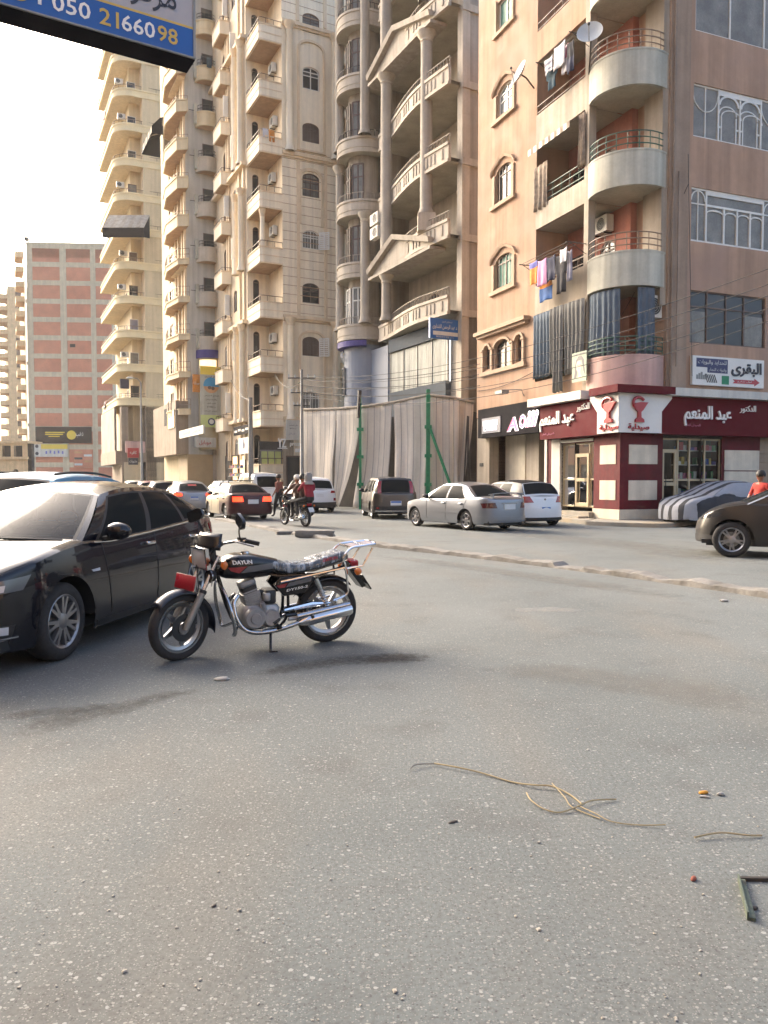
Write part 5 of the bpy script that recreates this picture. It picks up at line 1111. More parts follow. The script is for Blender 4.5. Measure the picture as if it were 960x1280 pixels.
# ------------------------------------------------------------------ the cream block with swept corner balconies
E5 = corner(150, 81); S5 = Fr(E5, A2, 1); F5 = Fr(E5, A2-pi/2, -1)
cream = thing('apartment_block', 'cream apartment block with wide swept corner balconies on every floor', 'apartment block', E5); TOP5 = 60
zv = [F5.px(180, y, .4)[1] for y in (506, 77)]; zv = [lerp(zv[0], zv[1], k/10) for k in range(13)]
t5 = F5.px(180, 300)[0]; t5e = F5.px(226, 300)[0]
mb = MB().use('cream'); mb.quad(F5(t5, 0, 0), F5(t5e, 0, 0), F5(t5e, 0, TOP5), F5(t5, 0, TOP5)); mb.quad(F5(t5e, 0, 0), F5(t5e, -20, 0), F5(t5e, -20, TOP5), F5(t5e, 0, TOP5)); mb.build('front_wall', cream)
IN5 = Fr(F5(0, -1.7, 0), A2-pi/2, -1); SI5 = Fr(S5(0, -1.7, 0), A2, 1)
dh = [(t5-1.3, t5-.4, z+.1, z+2.2, 0) for z in zv]; sh5 = []
for z in zv:
    for q in (4.5, 8.5): sh5.append((q, q+1.1, z+.1, z+2.1, 0))
mb = MB().use('cream'); wall(mb, IN5, 1.7, t5, 0, TOP5, dh, .1, 'beige_dark'); wall(mb, SI5, 1.7, 14, 0, TOP5, sh5, .1, 'beige_dark'); mb.use('beige_trim'); mb.quad(F5(t5, 0, 0), F5(t5, -1.7, 0), F5(t5, -1.7, TOP5), F5(t5, 0, TOP5)); mb.build('balcony_wall', cream)
for h in dh: window(cream, IN5, h, .08, random.choice(['brownframe', 'white_frame', 'white_frame']), random.choice(['pane_dark', 'pane_grey', 'shutter_brown', 'c_grey']), 0, (), .06, sub=False)
for h in sh5: window(cream, SI5, h, .08, random.choice(['brownframe', 'white_frame']), random.choice(['pane_dark', 'pane_grey', 'shutter_brown', 'shutter_green']), 0, (), .06, sub=False)
R5 = 1.9; ccv = E5+S5.u*R5+F5.u*R5; aa = atan2(S5.n.y, S5.n.x); sw5 = arc(ccv.x, ccv.y, R5, aa, aa+pi/2, 10)
for i, z in enumerate(zv):
    pth = [S5(13, 0, 0)[:2], S5(7, .0, 0)[:2], S5(3.5, 0, 0)[:2]]+sw5+[F5(t5, 0, 0)[:2], F5(t5+2.2 if i > 4 else t5e, .12, 0)[:2]]
    balcony(cream, pth, [IN5(t5, 0, 0)[:2], IN5(1.7, 0, 0)[:2], SI5(13, 0, 0)[:2]], z, z+.72, 'creamtrim', 'cream', .12, bands=((z+.6, z+.76, .08), (z-.04, z+.1, .06)), band_m='creamtrim', rail=(z+1.15,) if i else (z+.95, z+1.2), rail_m='rail_tan', posts=22, bar_r=.03)
mb = MB().use('brown_wall'); zz = zv[0]-.2; mb.fbox(F5, 1.0, t5e, -.2, .0, 3.4, 4.6); mb.fbox(F5, .3, 1.0, -1.6, -.4, 0, zz); mb.fbox(F5, t5-.1, t5+1.0, -1.6, .0, 0, zz); mb.use('cream'); mb.fbox(F5, .5, 2.2, -1.5, -.3, 0, 3.4); mb.use('dark_void'); mb.fbox(F5, 2.2, t5e, -1.6, -1.2, 0, 3.4); mb.fbox(F5, t5+1, t5e, -.9, -.6, 4.6, zz); mb.use('brown_wall'); mb.fbox(S5, .5, 13, -1.5, .3, 3.2, 4.6); mb.fbox(S5, 1, 13, -1.7, -1.0, 0, 3.2); mb.use('greybeige'); mb.fbox(S5, 2, 13, .0, .2, 4.6, zz); mb.build('ground_floor', cream)
mb = MB().use('pinkpar'); mb.fbox(F5, .6, t5-.2, -.1, .25, 4.4, 5.6); mb.build('balcony', cream)
board('shop_sign', 'small square red sign on a pole below the cream block', F5, 159.5, 173.5, 560, 572, 1.5, 'letter_red', [('g_white', 'كافيه', (.2, .3, .6, .4))])
board('shop_sign', 'grey and white sign hung under the red square sign', F5, 160.5, 172.5, 572.5, 581, 1.5, 'ink', [('g_white', 'مشويات', (.1, .25, .8, .5))])
mb = MB().use('c_navy'); P = F5(F5.px(163, 478, .0)[0], -1.4, F5.px(163, 484, .0)[1]); mb.fbox(IN5, t5-2.4, t5-1.5, .05, .3, P.z, P.z+1.0); tag(mb.build('air_vent_box'), 'dark blue box mounted under a cream balcony above the railing', 'vent box')

# ------------------------------------------------------------------ the brick end wall, the far terrace on the left
E6 = corner(38, 150); S6 = Fr(E6, A2, 1); F6 = Fr(E6, A2-pi/2, -1)
# the gable faces the camera almost squarely
F6 = Fr(E6, radians(4), -1)
brick = thing('apartment_block', 'tall block with an unplastered gable of red brick panels in a concrete grid', 'apartment block', E6)
t6 = F6.px(140, 450)[0]; TOP6 = F6.px(60, 303)[1]
mb = MB().use('brickframe'); mb.fbox(F6, 0, t6, -18, -.15, 0, TOP6); colx = [F6.px(x, 450)[0] for x in (38, 42.5, 76.5, 84.5, 114.5, 121, 150)]
for a, b in ((0, 1), (2, 3), (4, 5)): mb.fbox(F6, colx[a], colx[b], -.15, .05, 0, TOP6)
rows = [F6.px(80, y)[1] for y in (311, 334)]; st = rows[0]-rows[1]; z = rows[0]; rz_ = []
while z > 0: rz_.append(z); mb.fbox(F6, colx[1], t6, -.15, .03, z, z+.95); z -= st
mb.fbox(F6, 0, t6, -.1, .06, TOP6-.3, TOP6); mb.build('frame', brick); mb = MB().use('brick')
for z in [TOP6-.3]+rz_:
    for a, b in ((1, 2), (3, 4), (5, 6)): mb.fbox(F6, colx[a]+.01, min(colx[b]-.01, t6), -.14, -.02, max(0, z-st+.95)+.01, z-.01)
mb.build('brick_infill', brick); mb = MB().use('grey_wall'); mb.quad(S6(0, 0, 8), S6(9, 0, 8), S6(9, 0, TOP6), S6(0, 0, TOP6)); mb.use('warm_far'); mb.quad(S6(9, 0, 0), S6(40, 0, 0), S6(40, 0, TOP6-4), S6(9, 0, TOP6-4)); mb.build('street_wall', brick)
for k in range(14):
    z = 8+k*3.0; q = [S6(16, .02, 0)[:2], S6(15.5, 1.6, 0)[:2], S6(10.5, 1.6, 0)[:2], S6(10, .02, 0)[:2]]
    balcony(brick, q, [], z, z+1.1, 'warm_far', 'beige_dark', .15); mb = MB().use('ac_dark'); mb.fbox(F6, -.6, -.05, -2, -1, z+1, z+1.6) if k % 4 == 1 else None
    mb.v and mb.build('vent', brick)
mb = MB().use('dark_void'); mb.fbox(F6, colx[3]+.5, colx[3]+1.5, -.02, .0, F6.px(90, 434)[1], F6.px(90, 430)[1]); mb.build('wall_opening', brick)
def bill(mb, O, U, W_, hz, n): disc(mb, 'yellow', O, U, W_, hz, n, .64, .5, hz*.28, .05); rect(mb, 'yellow', O, U, W_, hz, n, .17, .62, .35, .07, .05); rect(mb, 'yellow', O, U, W_, hz, n, .17, .5, .32, .07, .05); rect(mb, 'yellow', O, U, W_, hz, n, .23, .38, .2, .06, .05)
board('billboard', 'wide dark billboard with yellow disc and lines low on the brick gable', F6, 44.5, 114.5, 533.5, 554, .5, 'black_board', [('g_white', 'دهب', (.72, .35, .13, .35))], shapes=bill, cat='billboard')
def bill2(mb, O, U, W_, hz, n):
    rect(mb, 'yellow', O, U, W_, hz, n, .22, .6, .78, .36, .04); disc(mb, 'ink', O, U, W_, hz, n, .1, .8, hz*.13, .05); disc(mb, 'ink', O, U, W_, hz, n, .1, .25, hz*.13, .05)
    for k in range(5): rect(mb, 'c_violet', O, U, W_, hz, n, .35+.12*k, .22+.04*(k % 2), .05, .22, .05)
board('billboard', 'white and yellow poster board under the dark billboard', F6, 42, 84.5, 554.6, 571, .45, 'white_dirty', shapes=bill2, cat='billboard')
def pst(mb, O, U, W_, hz, n):
    for k in range(5): rect(mb, ['g_white', 'tan', 'ink'][k % 3], O, U, W_, hz, n, .04+.5*(k % 2), .1+.17*k, .42, .12, .03)
board('billboard', 'patch of small worn posters on the brick right of the white board', F6, 92, 116, 562, 584, .2, 'brick', shapes=pst, cat='posters', d=.1)
E7 = corner(14, 210); S7 = Fr(E7, A2, 1); F7 = Fr(E7, A2-pi/2, -1); far = thing('apartment_block', 'hazy far apartment block at the left edge behind the brick gable', 'apartment block', E7)
mb = MB().use('warm_far'); mb.fbox(F7, 0, 16, -30, 0, 0, 54); mb.quad(S7(0, 0, 0), S7(60, 0, 0), S7(60, 0, 54), S7(0, 0, 54)); mb.build('wall', far)
for k in range(15):
    z = 6+k*3.2; q = [S7(9, .02, 0)[:2], S7(8.5, 2.2, 0)[:2], S7(1.5, 2.2, 0)[:2], S7(1, .02, 0)[:2]]; balcony(far, q, [], z, z+1.2, 'warm_far', 'beige_dark', .2)
    f = MB().use('brownframe'); f.fbox(S7, 3, 5, .0, .1, z+.2, z+2.5); f.fbox(F7, 2, 3.4, 0, .1, z+.6, z+2.2); f.build('window', far)
E8 = corner(-30, 120); F8 = Fr(E8, radians(-4), -1); low = thing('shop_building', 'low pale shop building with an upstairs loggia at the left edge', 'building', E8)
mb = MB().use('warm_far'); tl = F8.px(35, 590)[0]; wall(mb, F8, 0, tl, 0, F8.px(20, 553)[1], [(lerp(0, tl, .3+.22*k), lerp(0, tl, .46+.22*k), F8.px(20, 571)[1], F8.px(20, 557)[1], 0) for k in range(3)]+[(lerp(0, tl, .72), lerp(0, tl, .82), .1, 3.2, .5)], .6, 'brown_wall'); mb.fbox(F8, -.3, tl+.3, -4, .5, F8.px(20, 554)[1], F8.px(20, 551)[1]); mb.fbox(F8, -.3, tl+.2, .002, .5, F8.px(20, 574)[1], F8.px(20, 571)[1]); mb.use('dark_in'); mb.fbox(F8, 0, tl, -2, -1.2, 0, F8.px(20, 553)[1]); mb.build('wall', low)
mb = MB().use('grey_wall'); F9 = Fr(corner(-40, 135), radians(2), -1); mb.fbox(F9, 0, F9.px(140, 590)[0], -.4, 0, 0, 1.9); tag(mb.build('boundary_wall'), 'long low pale wall at the foot of the brick gable', 'wall')

# ------------------------------------------------------------------ canvas hoarding on green posts
hp = [G(374, 636), G(420, 636), G(453, 637), G(491, 637.5), G(535, 636.5), G(570, 636), G(594, 636)]
hp = [corner(379, 43), corner(420, 41), corner(451, 39.6), corner(491, 38.6), corner(535, 37.8), corner(566, 37.6), corner(592, 37.8)]
ht = [atY(379, 512, 43).z, atY(420, 511, 41).z, atY(451, 508.5, 39.6).z, atY(491, 503, 38.6).z, atY(535, 494, 37.8).z, atY(566, 497, 37.6).z, atY(592, 503, 37.8).z]
hoard = thing('hoarding', 'tall canvas hoarding of striped grey beige sheets on green steel posts', 'hoarding', hp[3])
def sheet(i0, f0, i1, f1, zb0, zb1, sway0=0, sway1=0, m='canvas', seed=0, dens=7, amp=.06, zgap=0):
    A = hp[i0].lerp(hp[min(i0+1, 6)], f0); B = hp[i1].lerp(hp[min(i1+1, 6)], f1); tA = lerp(ht[i0], ht[min(i0+1, 6)], f0); tB_ = lerp(ht[i1], ht[min(i1+1, 6)], f1)
    L_ = (B-A).length; u = (B-A).normalized(); n = Vector((u.y, -u.x, 0)); N = int(L_*16)+8; mb = MB(); rings = []
    for i in range(N+1):
        f = i/N; R = []
        for j in range(15):
            v = j/14; sx_ = lerp(sway0, sway1, f)*v**1.6; w_ = amp*(.3+v)*sin(f*L_*dens+2*noise.noise(Vector((f*L_*.7, v*1.3, seed))))+.30*noise.noise(Vector((f*L_*.55, v*1.6, seed+5)))*(.4+v)
            p = A.lerp(B, f)+u*sx_+n*(w_+.25*v*v); R.append(p+Vector((0, 0, lerp(lerp(tA, tB_, f)-.04*abs(sin(f*L_*1.7)), lerp(zb0, zb1, f), v))))
        rings.append(R)
    for i in range(N): mb.use('canvas_stripe' if i % 7 == 0 and seed != 1 else m); mb.loft(rings[i:i+2], False)
    o = mb.build('canvas_sheet', hoard, smooth=True, ang=80); sd_ = o.modifiers.new('thickness', 'SOLIDIFY'); sd_.thickness = .01
sheet(0, 0, 1, .0, .3, .25, 0, 0, seed=2, dens=5, amp=.03); sheet(1, .02, 1, .95, .25, .1, 0, -1.3, seed=3, dens=6, amp=.05)
sheet(2, .03, 2, .96, .05, .2, -.3, -.25, 'canvas', 4, 6, .05); sheet(3, .02, 3, .97, .2, .2, .22, .05, 'canvas', 5, 8, .06); sheet(4, .06, 5, .0, .2, .3, 0, .1, 'canvas', 6, 9, .09); sheet(5, .0, 6, -.1, .3, 1.4, 0, -.6, 'canvas', 7, 9, .14)
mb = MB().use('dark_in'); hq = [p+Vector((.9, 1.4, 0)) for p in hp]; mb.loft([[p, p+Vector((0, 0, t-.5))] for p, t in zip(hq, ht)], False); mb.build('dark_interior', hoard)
mb = MB().use('stone_grey'); mb.tube([p+Vector((0, 0, t)) for p, t in zip(hp, ht)], .07, 8); mb.build('top_rail', hoard, smooth=True)
for i, m_, dz in ((2, 'green_paint', .45), (4, 'green_paint', .25)):
    mb = MB().use(m_); p = hp[i]+Vector((-.02, -.28, 0)); q_ = .065 if i == 2 else .095; mb.box(p.x-q_, p.x+q_, p.y-.1, p.y+.1, .0, ht[i]+dz)
    for z in (1.2, 2.6, 4.0): mb.box(p.x-.17, p.x+.17, p.y-.14, p.y+.14, z, z+.16)
    mb.build('post', hoard)
mb = MB().use('green_paint'); p = hp[4]+Vector((.05, -.4, ht[4]-1.6)); mb.tube([p, corner(572, 36.6)+Vector((0, 0, .3))], .07, 6); mb.build('brace', hoard)
mb = MB().use('iron'); p = hp[2]+Vector((0, -.33, 0)); mb.tube([p+Vector((-.1, 0, ht[2]-.6)), p+Vector((-.04, 0, ht[2]+.8))], .1, 6); mb.build('post_top', hoard)
for k, x in enumerate((578, 584, 590)):
    mb = MB().use('iron'); b = corner(x, 37.2+.3*k); mb.tube([b, b+Vector((.25-.2*k, .1, 4.6))], .04, 6); mb.build('scaffold_tube', hoard)
# air conditioners and washing on the far towers
for k, (i, q) in enumerate(((1, .9), (3, 1.1), (4, .8), (6, 1.0), (8, .9), (9, 1.2))): ac(IN5, t5-1.9-.2*(k % 2), zv[i]+1.6, f'small air conditioner on the wall above the {ORD[i]} swept balcony of the cream block', .8, .55, .02, .3, feet=False)
for k, i in enumerate((0, 2, 3, 5)): ac(F4, tc_+1.35, zq[i]+.6, f'air conditioner beside the {ORD[i]} half round balcony counted upward', .7, .5, .02, .3, feet=False)
def wash(fr, a, z, o, cols, where):
    for k, m_ in enumerate(cols):
        mb = MB().use(m_); N = 6; x0 = a+.45*k
        mb.grid(lambda u, v: fr(x0+.4*u, o+.05*sin(u*7+k)*v, z-(.6+.2*(k % 3))*v), [i/N for i in range(N+1)], [0, .3, .6, 1]); ob = mb.build('cloth', smooth=True, ang=80); ob.modifiers.new('thickness', 'SOLIDIFY').thickness = .015
        nm = {'c_white': 'white', 'c_navy': 'navy', 'red_peach': 'terracotta', 'c_teal': 'dark teal', 'c_orange': 'orange', 'c_pink': 'pink', 'c_black': 'black', 'c_grey': 'grey'}[m_]
        tag(ob, f'{nm} cloth drying over {where}', 'cloth', 'washing on the far towers')
wash(S5, 9.2, zv[0]+1.2, .1, ['red_peach', 'c_navy', 'c_grey'], 'the lowest swept balcony of the cream block'); wash(S5, 6.5, zv[9]+.9, .1, ['c_white', 'c_pink'], 'a high swept balcony of the cream block')
q_ = Fr(F4(tc_-.9, .75, 0), A2-pi/2, -1); wash(q_, .2, zq[6]+.55, .3, ['c_black', 'c_teal'], 'a half round balcony rail of the pale grey block'); wash(F3, -1.4, fl3[6]+.45, .03, ['c_white', 'c_orange'], 'a corner balcony rail of the beige tower')
# ------------------------------------------------------------------ cars
def paint(name, col, metal=0, rough=.3, coat=1.0, spec=.5): return mat(name, col, rough, metal, var=0, coat=coat, spec=spec)
paint('p_black', (.003, .004, .008), rough=.25, coat=.75, spec=.2); paint('p_silver', '84888e', .75, .36, .5); paint('p_white', 'd2d4d4', 0, .35, .6); paint('p_maroon', '360814', .0, .35, .2, .3); paint('p_grey', '4c4844', .7, .35, .7); paint('p_brown', '2d2b29', .4, .36, .3)
paint('p_teal', '2c7a9c', .2, .4, .3); paint('p_beige', 'b3a58a', .1, .4, .4); paint('p_far', 'a8a49e', .4, .4, .4); paint('p_red', '7a2c30', .2, .35)
mat('car_glass', (.016, .018, .018), .06, var=0, spec=.14); MATS['car_glass'].node_tree.nodes['Principled BSDF'].inputs['IOR'].default_value = 1.14; glass('clear_glass', (.5, .55, .53), .04); [setattr(q.inputs[0], 'default_value', 1.22) for q in MATS['clear_glass'].node_tree.nodes if q.type == 'FRESNEL']; mat('car_trim', (.012, .012, .013), .5, var=0); mat('roof_black', (.008, .008, .009), .7, var=0, spec=.1); mat('tyre', (.022, .021, .021), .85, var=.25, vs=9); mat('alloy', '9a9a9c', .32, metal=.9, var=.05); mat('alloy_dark', (.03, .03, .032), .45, metal=.5, var=0)
mat('chrome', 'd0d0d2', .12, metal=1, var=0); mat('tail_red', '8a1018', .2, var=.1, coat=.6); mat('tail_dark', '4a1216', .2, var=.3, vs=8, coat=.6); mat('tail_lit', 'ff3018', .3, var=0, emit=1.6); mat('lamp_clear', 'b8bcc0', .12, var=.15, coat=.8); mat('lamp_grey', '50565c', .1, var=.15, coat=1); mat('lamp_dark', (.03, .032, .035), .1, var=0, coat=1); mat('orange_lens', 'c8681c', .25, var=.1, coat=.5); mat('plate_white', 'c6c8c8', .4, var=.05); mat('plate_blue', '2c62ac', .4, var=0)
_wh = {}
def wheel_meshes(R, wd, rr, n, style):
    k = (R, wd, rr, n, style)
    if k in _wh: return _wh[k]
    T = Matrix.Rotation(-pi/2, 4, 'X'); mb = MB().use('tyre'); h = wd/2
    mb.lathe([(rr, -h*.9), (rr+.02, -h), (R-.05, -h*1.02), (R-.018, -h*.88), (R, -h*.62), (R, h*.62), (R-.018, h*.88), (R-.05, h*1.02), (rr+.02, h), (rr, h*.9)], T, 40)
    ty = mb.build('tyre', local=True, smooth=True, ang=40); m = MB().use('alloy')
    m.lathe([(rr, -h*.9), (rr-.02, -h*.7), (rr-.03, h*.4), (rr-.022, h*.8), (rr-.004, h*.93), (rr+.004, h*.88)], T, 40); m.use('alloy_dark'); m.lathe([(rr-.03, h*.15), (.0, h*.15)], T, 28); m.use('steel_grey'); m.lathe([(rr*.62, h*.2), (rr*.62, h*.24), (rr*.3, h*.24)], T, 24)
    m.use('alloy'); m.lathe([(.075, h*.2), (.075, h*.78), (.055, h*.86), (0, h*.86)], T, 20)
    for i in range(n):
        for dq in ((-.13, .13) if style == 'twin' else (0,)):
            a0 = 2*pi*i/n; a = a0+dq*.6; b = a0+dq*1.25; w0, w1 = (.022, .017) if style == 'twin' else (.04, .036 if style == 'five' else .05)
            def sp(r, ang, off, y): return T @ Vector((r*cos(ang)-off*sin(ang), r*sin(ang)+off*cos(ang), y))
            m.hexa([sp(.05, a, -w0, h*.5), sp(rr-.015, b, -w1, h*.5), sp(rr-.015, b, w1, h*.5), sp(.05, a, w0, h*.5), sp(.05, a, -w0*.8, h*.82), sp(rr-.015, b, -w1*.7, h*.84), sp(rr-.015, b, w1*.7, h*.84), sp(.05, a, w0*.8, h*.82)])
    ri = m.build('rim', local=True, smooth=True, ang=30); r = (ty.data, ri.data); bpy.data.objects.remove(ty); bpy.data.objects.remove(ri); _wh[k] = r; return r
class Car:
    def __init__(s, name, label, cat, group=None, **P):
        D = dict(L=4.3, W=1.75, wb=2.6, fo=.85, R=.31, tw=.2, sill=.2, nf=6, nr=8, fs=.28, rs=.12, crown=.05, rimn=5, style='five', far=False, two=None, cover=False, tumble=.06)
        D.update(P); s.__dict__.update(D); s.xf = s.L/2-s.fo; s.xr = s.xf-s.wb; s.root = thing(name, label, cat, (0, 0, 0), 0, group)
    def place(s, P, h, which):
        h = Vector((h[0], h[1], 0)).normalized(); l = Vector((-h.y, h.x, 0)); o = Vector((P[0], P[1], 0)) - h*(s.xf if which[0] == 'f' else s.xr) - l*((s.W/2-.05)*(1 if which[1] == 'l' else -1))
        s.root.location = o; s.root.rotation_euler = (0, 0, atan2(h.y, h.x)); return s
    def zt(s, x): return spw(s.top, x, .1)
    def yh(s, x):
        q = min(1, abs(2*x/s.L)); return s.W/2*max(0, 1-q**(s.nf*1.7 if x > 0 else s.nr*2))**(1/2.3)
    def inset(s, z): return .05*max(0, (.38-z)/.25)**1.5 + s.tumble*max(0, (z-.6)/.4)**1.6
    def pos(s, phi, z, sd, off=0):
        x = s.L/2*sin(phi); e = abs(sin(phi))**10; y = max(0, s.yh(x)-s.inset(z)*(1-e)+off*(1-e)); sl = s.fs if x > 0 else s.rs
        x -= (1 if x > 0 else -1)*e*(sl*max(0, z-.52)**1.3+.25*max(0, .34-z)**1.2-off); return Vector((x, y*sd, z))
    def phi(s, x): return math.asin(max(-1, min(1, 2*x/s.L)))
    def zb(s, x):
        z = s.sill+(.05 if abs(x) > s.L/2-.25 else 0)
        if not s.cover:
            for xw in (s.xf, s.xr):
                d = abs(x-xw); Ra = s.R+.055
                if d < Ra: z = max(z, s.R+sqrt(Ra*Ra-d*d))
        return z
    def part(s, name, mb, parent=None, smooth=True, ang=40): return mb.build(name, parent or s.root, smooth, True, ang)
    def body(s):
        N = 40 if s.far else 90; ph = [-pi/2+pi*i/N for i in range(N+1)]
        for xw in (s.xf, s.xr):
            Ra = s.R+.055
            for k in range(19): ph.append(s.phi(xw+Ra*cos(pi*k/18)*.9999))
        ph = sorted(set(round(p, 5) for p in ph)); lv = [0, .05, .14, .28, .42, .56, .7, .82, .92, .975, 1]; mb = MB(); mb.use(s.paint)
        for sd in (1, -1):
            cols = []
            for p in ph:
                x = s.L/2*sin(p); z0, z1 = s.zb(x), s.zt(x); cols.append([s.pos(p, lerp(z0, z1, v), sd, -.012 if v == 1 else 0) for v in lv])
            for i in range(len(cols)-1):
                x = s.L/2*sin((ph[i]+ph[i+1])/2); mb.use(s.two[1] if s.two and x > s.two[0] else s.paint); mb.loft(cols[i:i+2], False)
        top = []
        for p in ph:
            x = s.L/2*sin(p); z = s.zt(x); a = s.pos(p, z, 1, -.012); b = s.pos(p, z, -1, -.012); e = 1-abs(sin(p))**8
            top.append([a.lerp(b, (1-cos(pi*j/12))/2)+Vector((0, 0, s.crown*e*sin(pi*j/12)**.8)) for j in range(13)])
        mb.use(s.paint); mb.loft(top, False)
        s.greenhouse(mb); o = s.part('body', mb, ang=38)
        if not s.cover:
            ub = MB().use('car_trim'); ub.box(-s.L/2+.18, s.L/2-.22, -s.W/2+.26, s.W/2-.26, s.sill-.03, .62)
            for xw in (s.xf, s.xr):
                for sd in (1, -1):
                    Ra = s.R+.056; R_ = []
                    for k in range(19):
                        x = xw+Ra*cos(pi*k/18); z = s.R+Ra*sin(pi*k/18); q = s.pos(s.phi(x), max(z, s.sill), sd, -.004); R_.append([q, q-Vector((0, sd*.3, 0))])
                    ub.loft(R_, False); 
            ub.box(-s.L/2+.12, s.L/2-.14, -s.W/2+.14, s.W/2-.14, s.sill+.02, s.sill+.1)
            s.part('underbody', ub)
            ty, ri = wheel_meshes(s.R, s.tw, s.rimr if hasattr(s, 'rimr') else s.R*.68, s.rimn, s.style)
            for xw in (s.xf, s.xr):
                for sd in (1, -1):
                    w_ = bpy.data.objects.new('wheel', None); COL.objects.link(w_); w_.parent = s.root; w_.empty_display_size = .1; w_.location = (xw, sd*(s.W/2-.05-s.tw/2), s.R); w_.rotation_euler = (0, random.random(), 0 if sd > 0 else pi)
                    for nm, me in (('tyre', ty), ('rim', ri)): c = bpy.data.objects.new(nm, me); COL.objects.link(c); c.parent = w_
        return s
    def side(s, a, v, sd):
        g = s.gh; xb = lerp(g['xc'], g['xr'], a); xt = lerp(g['xrf'], g['xrr'], a); zb_ = s.zt(xb)-.012; yb = s.yh(xb)-s.inset(zb_)-.018; ez = abs(2*a-1)
        zr = g['zr']-g.get('df', .05)*max(0, 1-a/.35)**2-g.get('dr', .08)*max(0, (a-.5)/.5)**2; yr = g['wr']*(1-.05*ez**3)
        return Vector((lerp(xb, xt, v), sd*(lerp(yb, yr, v)+.035*sin(pi*v)), lerp(zb_, zr, v)))
    def screen(s, b, v, front):
        g = s.gh; P = s.side(0 if front else 1, v, abs(b) and (1 if b > 0 else -1) or 1); bow = lerp(g.get('bb', .16) if front else g.get('rb', .08), .06, v)*(1 if front else -1)
        return Vector((P.x+bow*(1-b*b)+.03*sin(pi*v)*(1 if front else -1), abs(P.y)*b, P.z+lerp(s.crown*.6, g.get('rc', .045), v)*(1-b*b)))
    def roof(s, a, b):
        g = s.gh; P = s.side(a, 1, 1); return Vector((P.x+.06*(1-b*b)*(1-2*a), P.y*b, P.z+(g.get('rc', .045)+.02*sin(pi*a))*(1-b*b)))
    def greenhouse(s, mb):
        g = s.gh; roofm = g.get('roofm', s.paint)
        def breaks(lims, n): 
            q = sorted(set([0, 1]+[round(i/n, 4) for i in range(n+1)]+lims)); return [x for i, x in enumerate(q) if i == 0 or x-q[i-1] > .004 or x in lims]
        def surf(fn, wins, nu, nv, u_of, name, base):
            tr = .018; lu = sorted({x for w in wins for x in (w[0], w[1], w[0]-tr, w[1]+tr)}); lv_ = sorted({x for w in wins for x in (w[2], w[3], w[2]-tr*2, w[3]+tr*2)})
            us, vs = breaks(lu, nu), breaks(lv_, nv); gl = [MB().use(g.get('wmat', 'car_glass') if name == 'windscreen' else 'car_glass') for _ in wins]
            for i in range(len(us)-1):
                for j in range(len(vs)-1):
                    u, v = (us[i]+us[i+1])/2, (vs[j]+vs[j+1])/2; q = [fn(us[i], vs[j]), fn(us[i+1], vs[j]), fn(us[i+1], vs[j+1]), fn(us[i], vs[j+1])]; k = next((k for k, w in enumerate(wins) if w[0] < u < w[1] and w[2] < v < w[3]), None)
                    if k is not None and not s.cover: gl[k].quad(*q)
                    else:
                        t = any(w[0]-tr < u < w[1]+tr and w[2]-tr*2 < v < w[3]+tr*2 for w in wins); mb.use('car_trim' if t and not s.cover else base); mb.quad(*q)
            for m in gl:
                if m.v: s.part(name, m, ang=60)
        for sd in (1, -1): surf(lambda u, v: s.side(u, v, sd), g['wins'], 26, 8, None, 'side_window', g.get('pillar', s.paint))
        surf(lambda u, v: s.screen(2*u-1, v, True), [(.05, .95, .03, .95)], 16, 8, None, 'windscreen', g.get('pillar', s.paint)); surf(lambda u, v: s.screen(2*u-1, v, False), [g.get('rwin', (.08, .92, .06, .9))], 16, 8, None, 'rear_window', g.get('rpil', s.paint))
        mb.use(roofm); mb.grid(lambda a, b: s.roof(a, b), [i/16 for i in range(17)], [-1+2*j/12 for j in range(13)])
    def patch(s, name, m, c, off=.006, sides=(1, -1), n=8, parent=None, sep=True):
        """c: four (x, z) corners, front-bottom first; x beyond the flank wraps round the ends"""
        out = []
        for sd in sides:
            mb = MB().use(m); C_ = [(s.phi(x) if not isinstance(x, tuple) else x[0], z) for x, z in c]
            def fn(u, v, o): p = lerp(lerp(C_[0][0], C_[1][0], u), lerp(C_[3][0], C_[2][0], u), v); z = lerp(lerp(C_[0][1], C_[1][1], u), lerp(C_[3][1], C_[2][1], u), v); return s.pos(p, z, sd, o)
            g = [[fn(i/n, j/4, off) for j in range(5)] for i in range(n+1)]; mb.loft(g, False); e0 = [fn(i/n, 0, -.01) for i in range(n+1)]; e1 = [fn(i/n, 1, -.01) for i in range(n+1)]
            mb.loft([[a, b[0]] for a, b in zip(e0, g)], False); mb.loft([[b[4], a] for a, b in zip(e1, g)], False); mb.loft([[fn(0, j/4, -.01), g[0][j]] for j in range(5)], False); mb.loft([[g[n][j], fn(1, j/4, -.01)] for j in range(5)], False)
            out.append(s.part(name, mb, parent, ang=50))
        return out
    def lines(s, xs, z0=None, m='car_trim'):
        for sd in (1, -1):
            mb = MB().use(m)
            for x in xs:
                x0, x1 = (x if isinstance(x, tuple) else (x, x)); P = [s.pos(s.phi(lerp(x0, x1, k/10)), lerp((z0 or s.sill+.1), s.zt(x1)-.02, k/10), sd, .0015) for k in range(11)]; mb.tube(P, .0045, 4)
            s.part('door_seam', mb)
    def handles(s, xs, z=.86, m=None):
        for sd in (1, -1):
            for x in xs:
                p = s.pos(s.phi(x), z, sd); mb = MB().use(m or s.paint); mb.rbox(p.x-.085, p.x+.085, p.y-.0 if sd > 0 else p.y-.045, p.y+.045 if sd > 0 else p.y, z-.016, z+.016, .012); s.part('door_handle', mb)
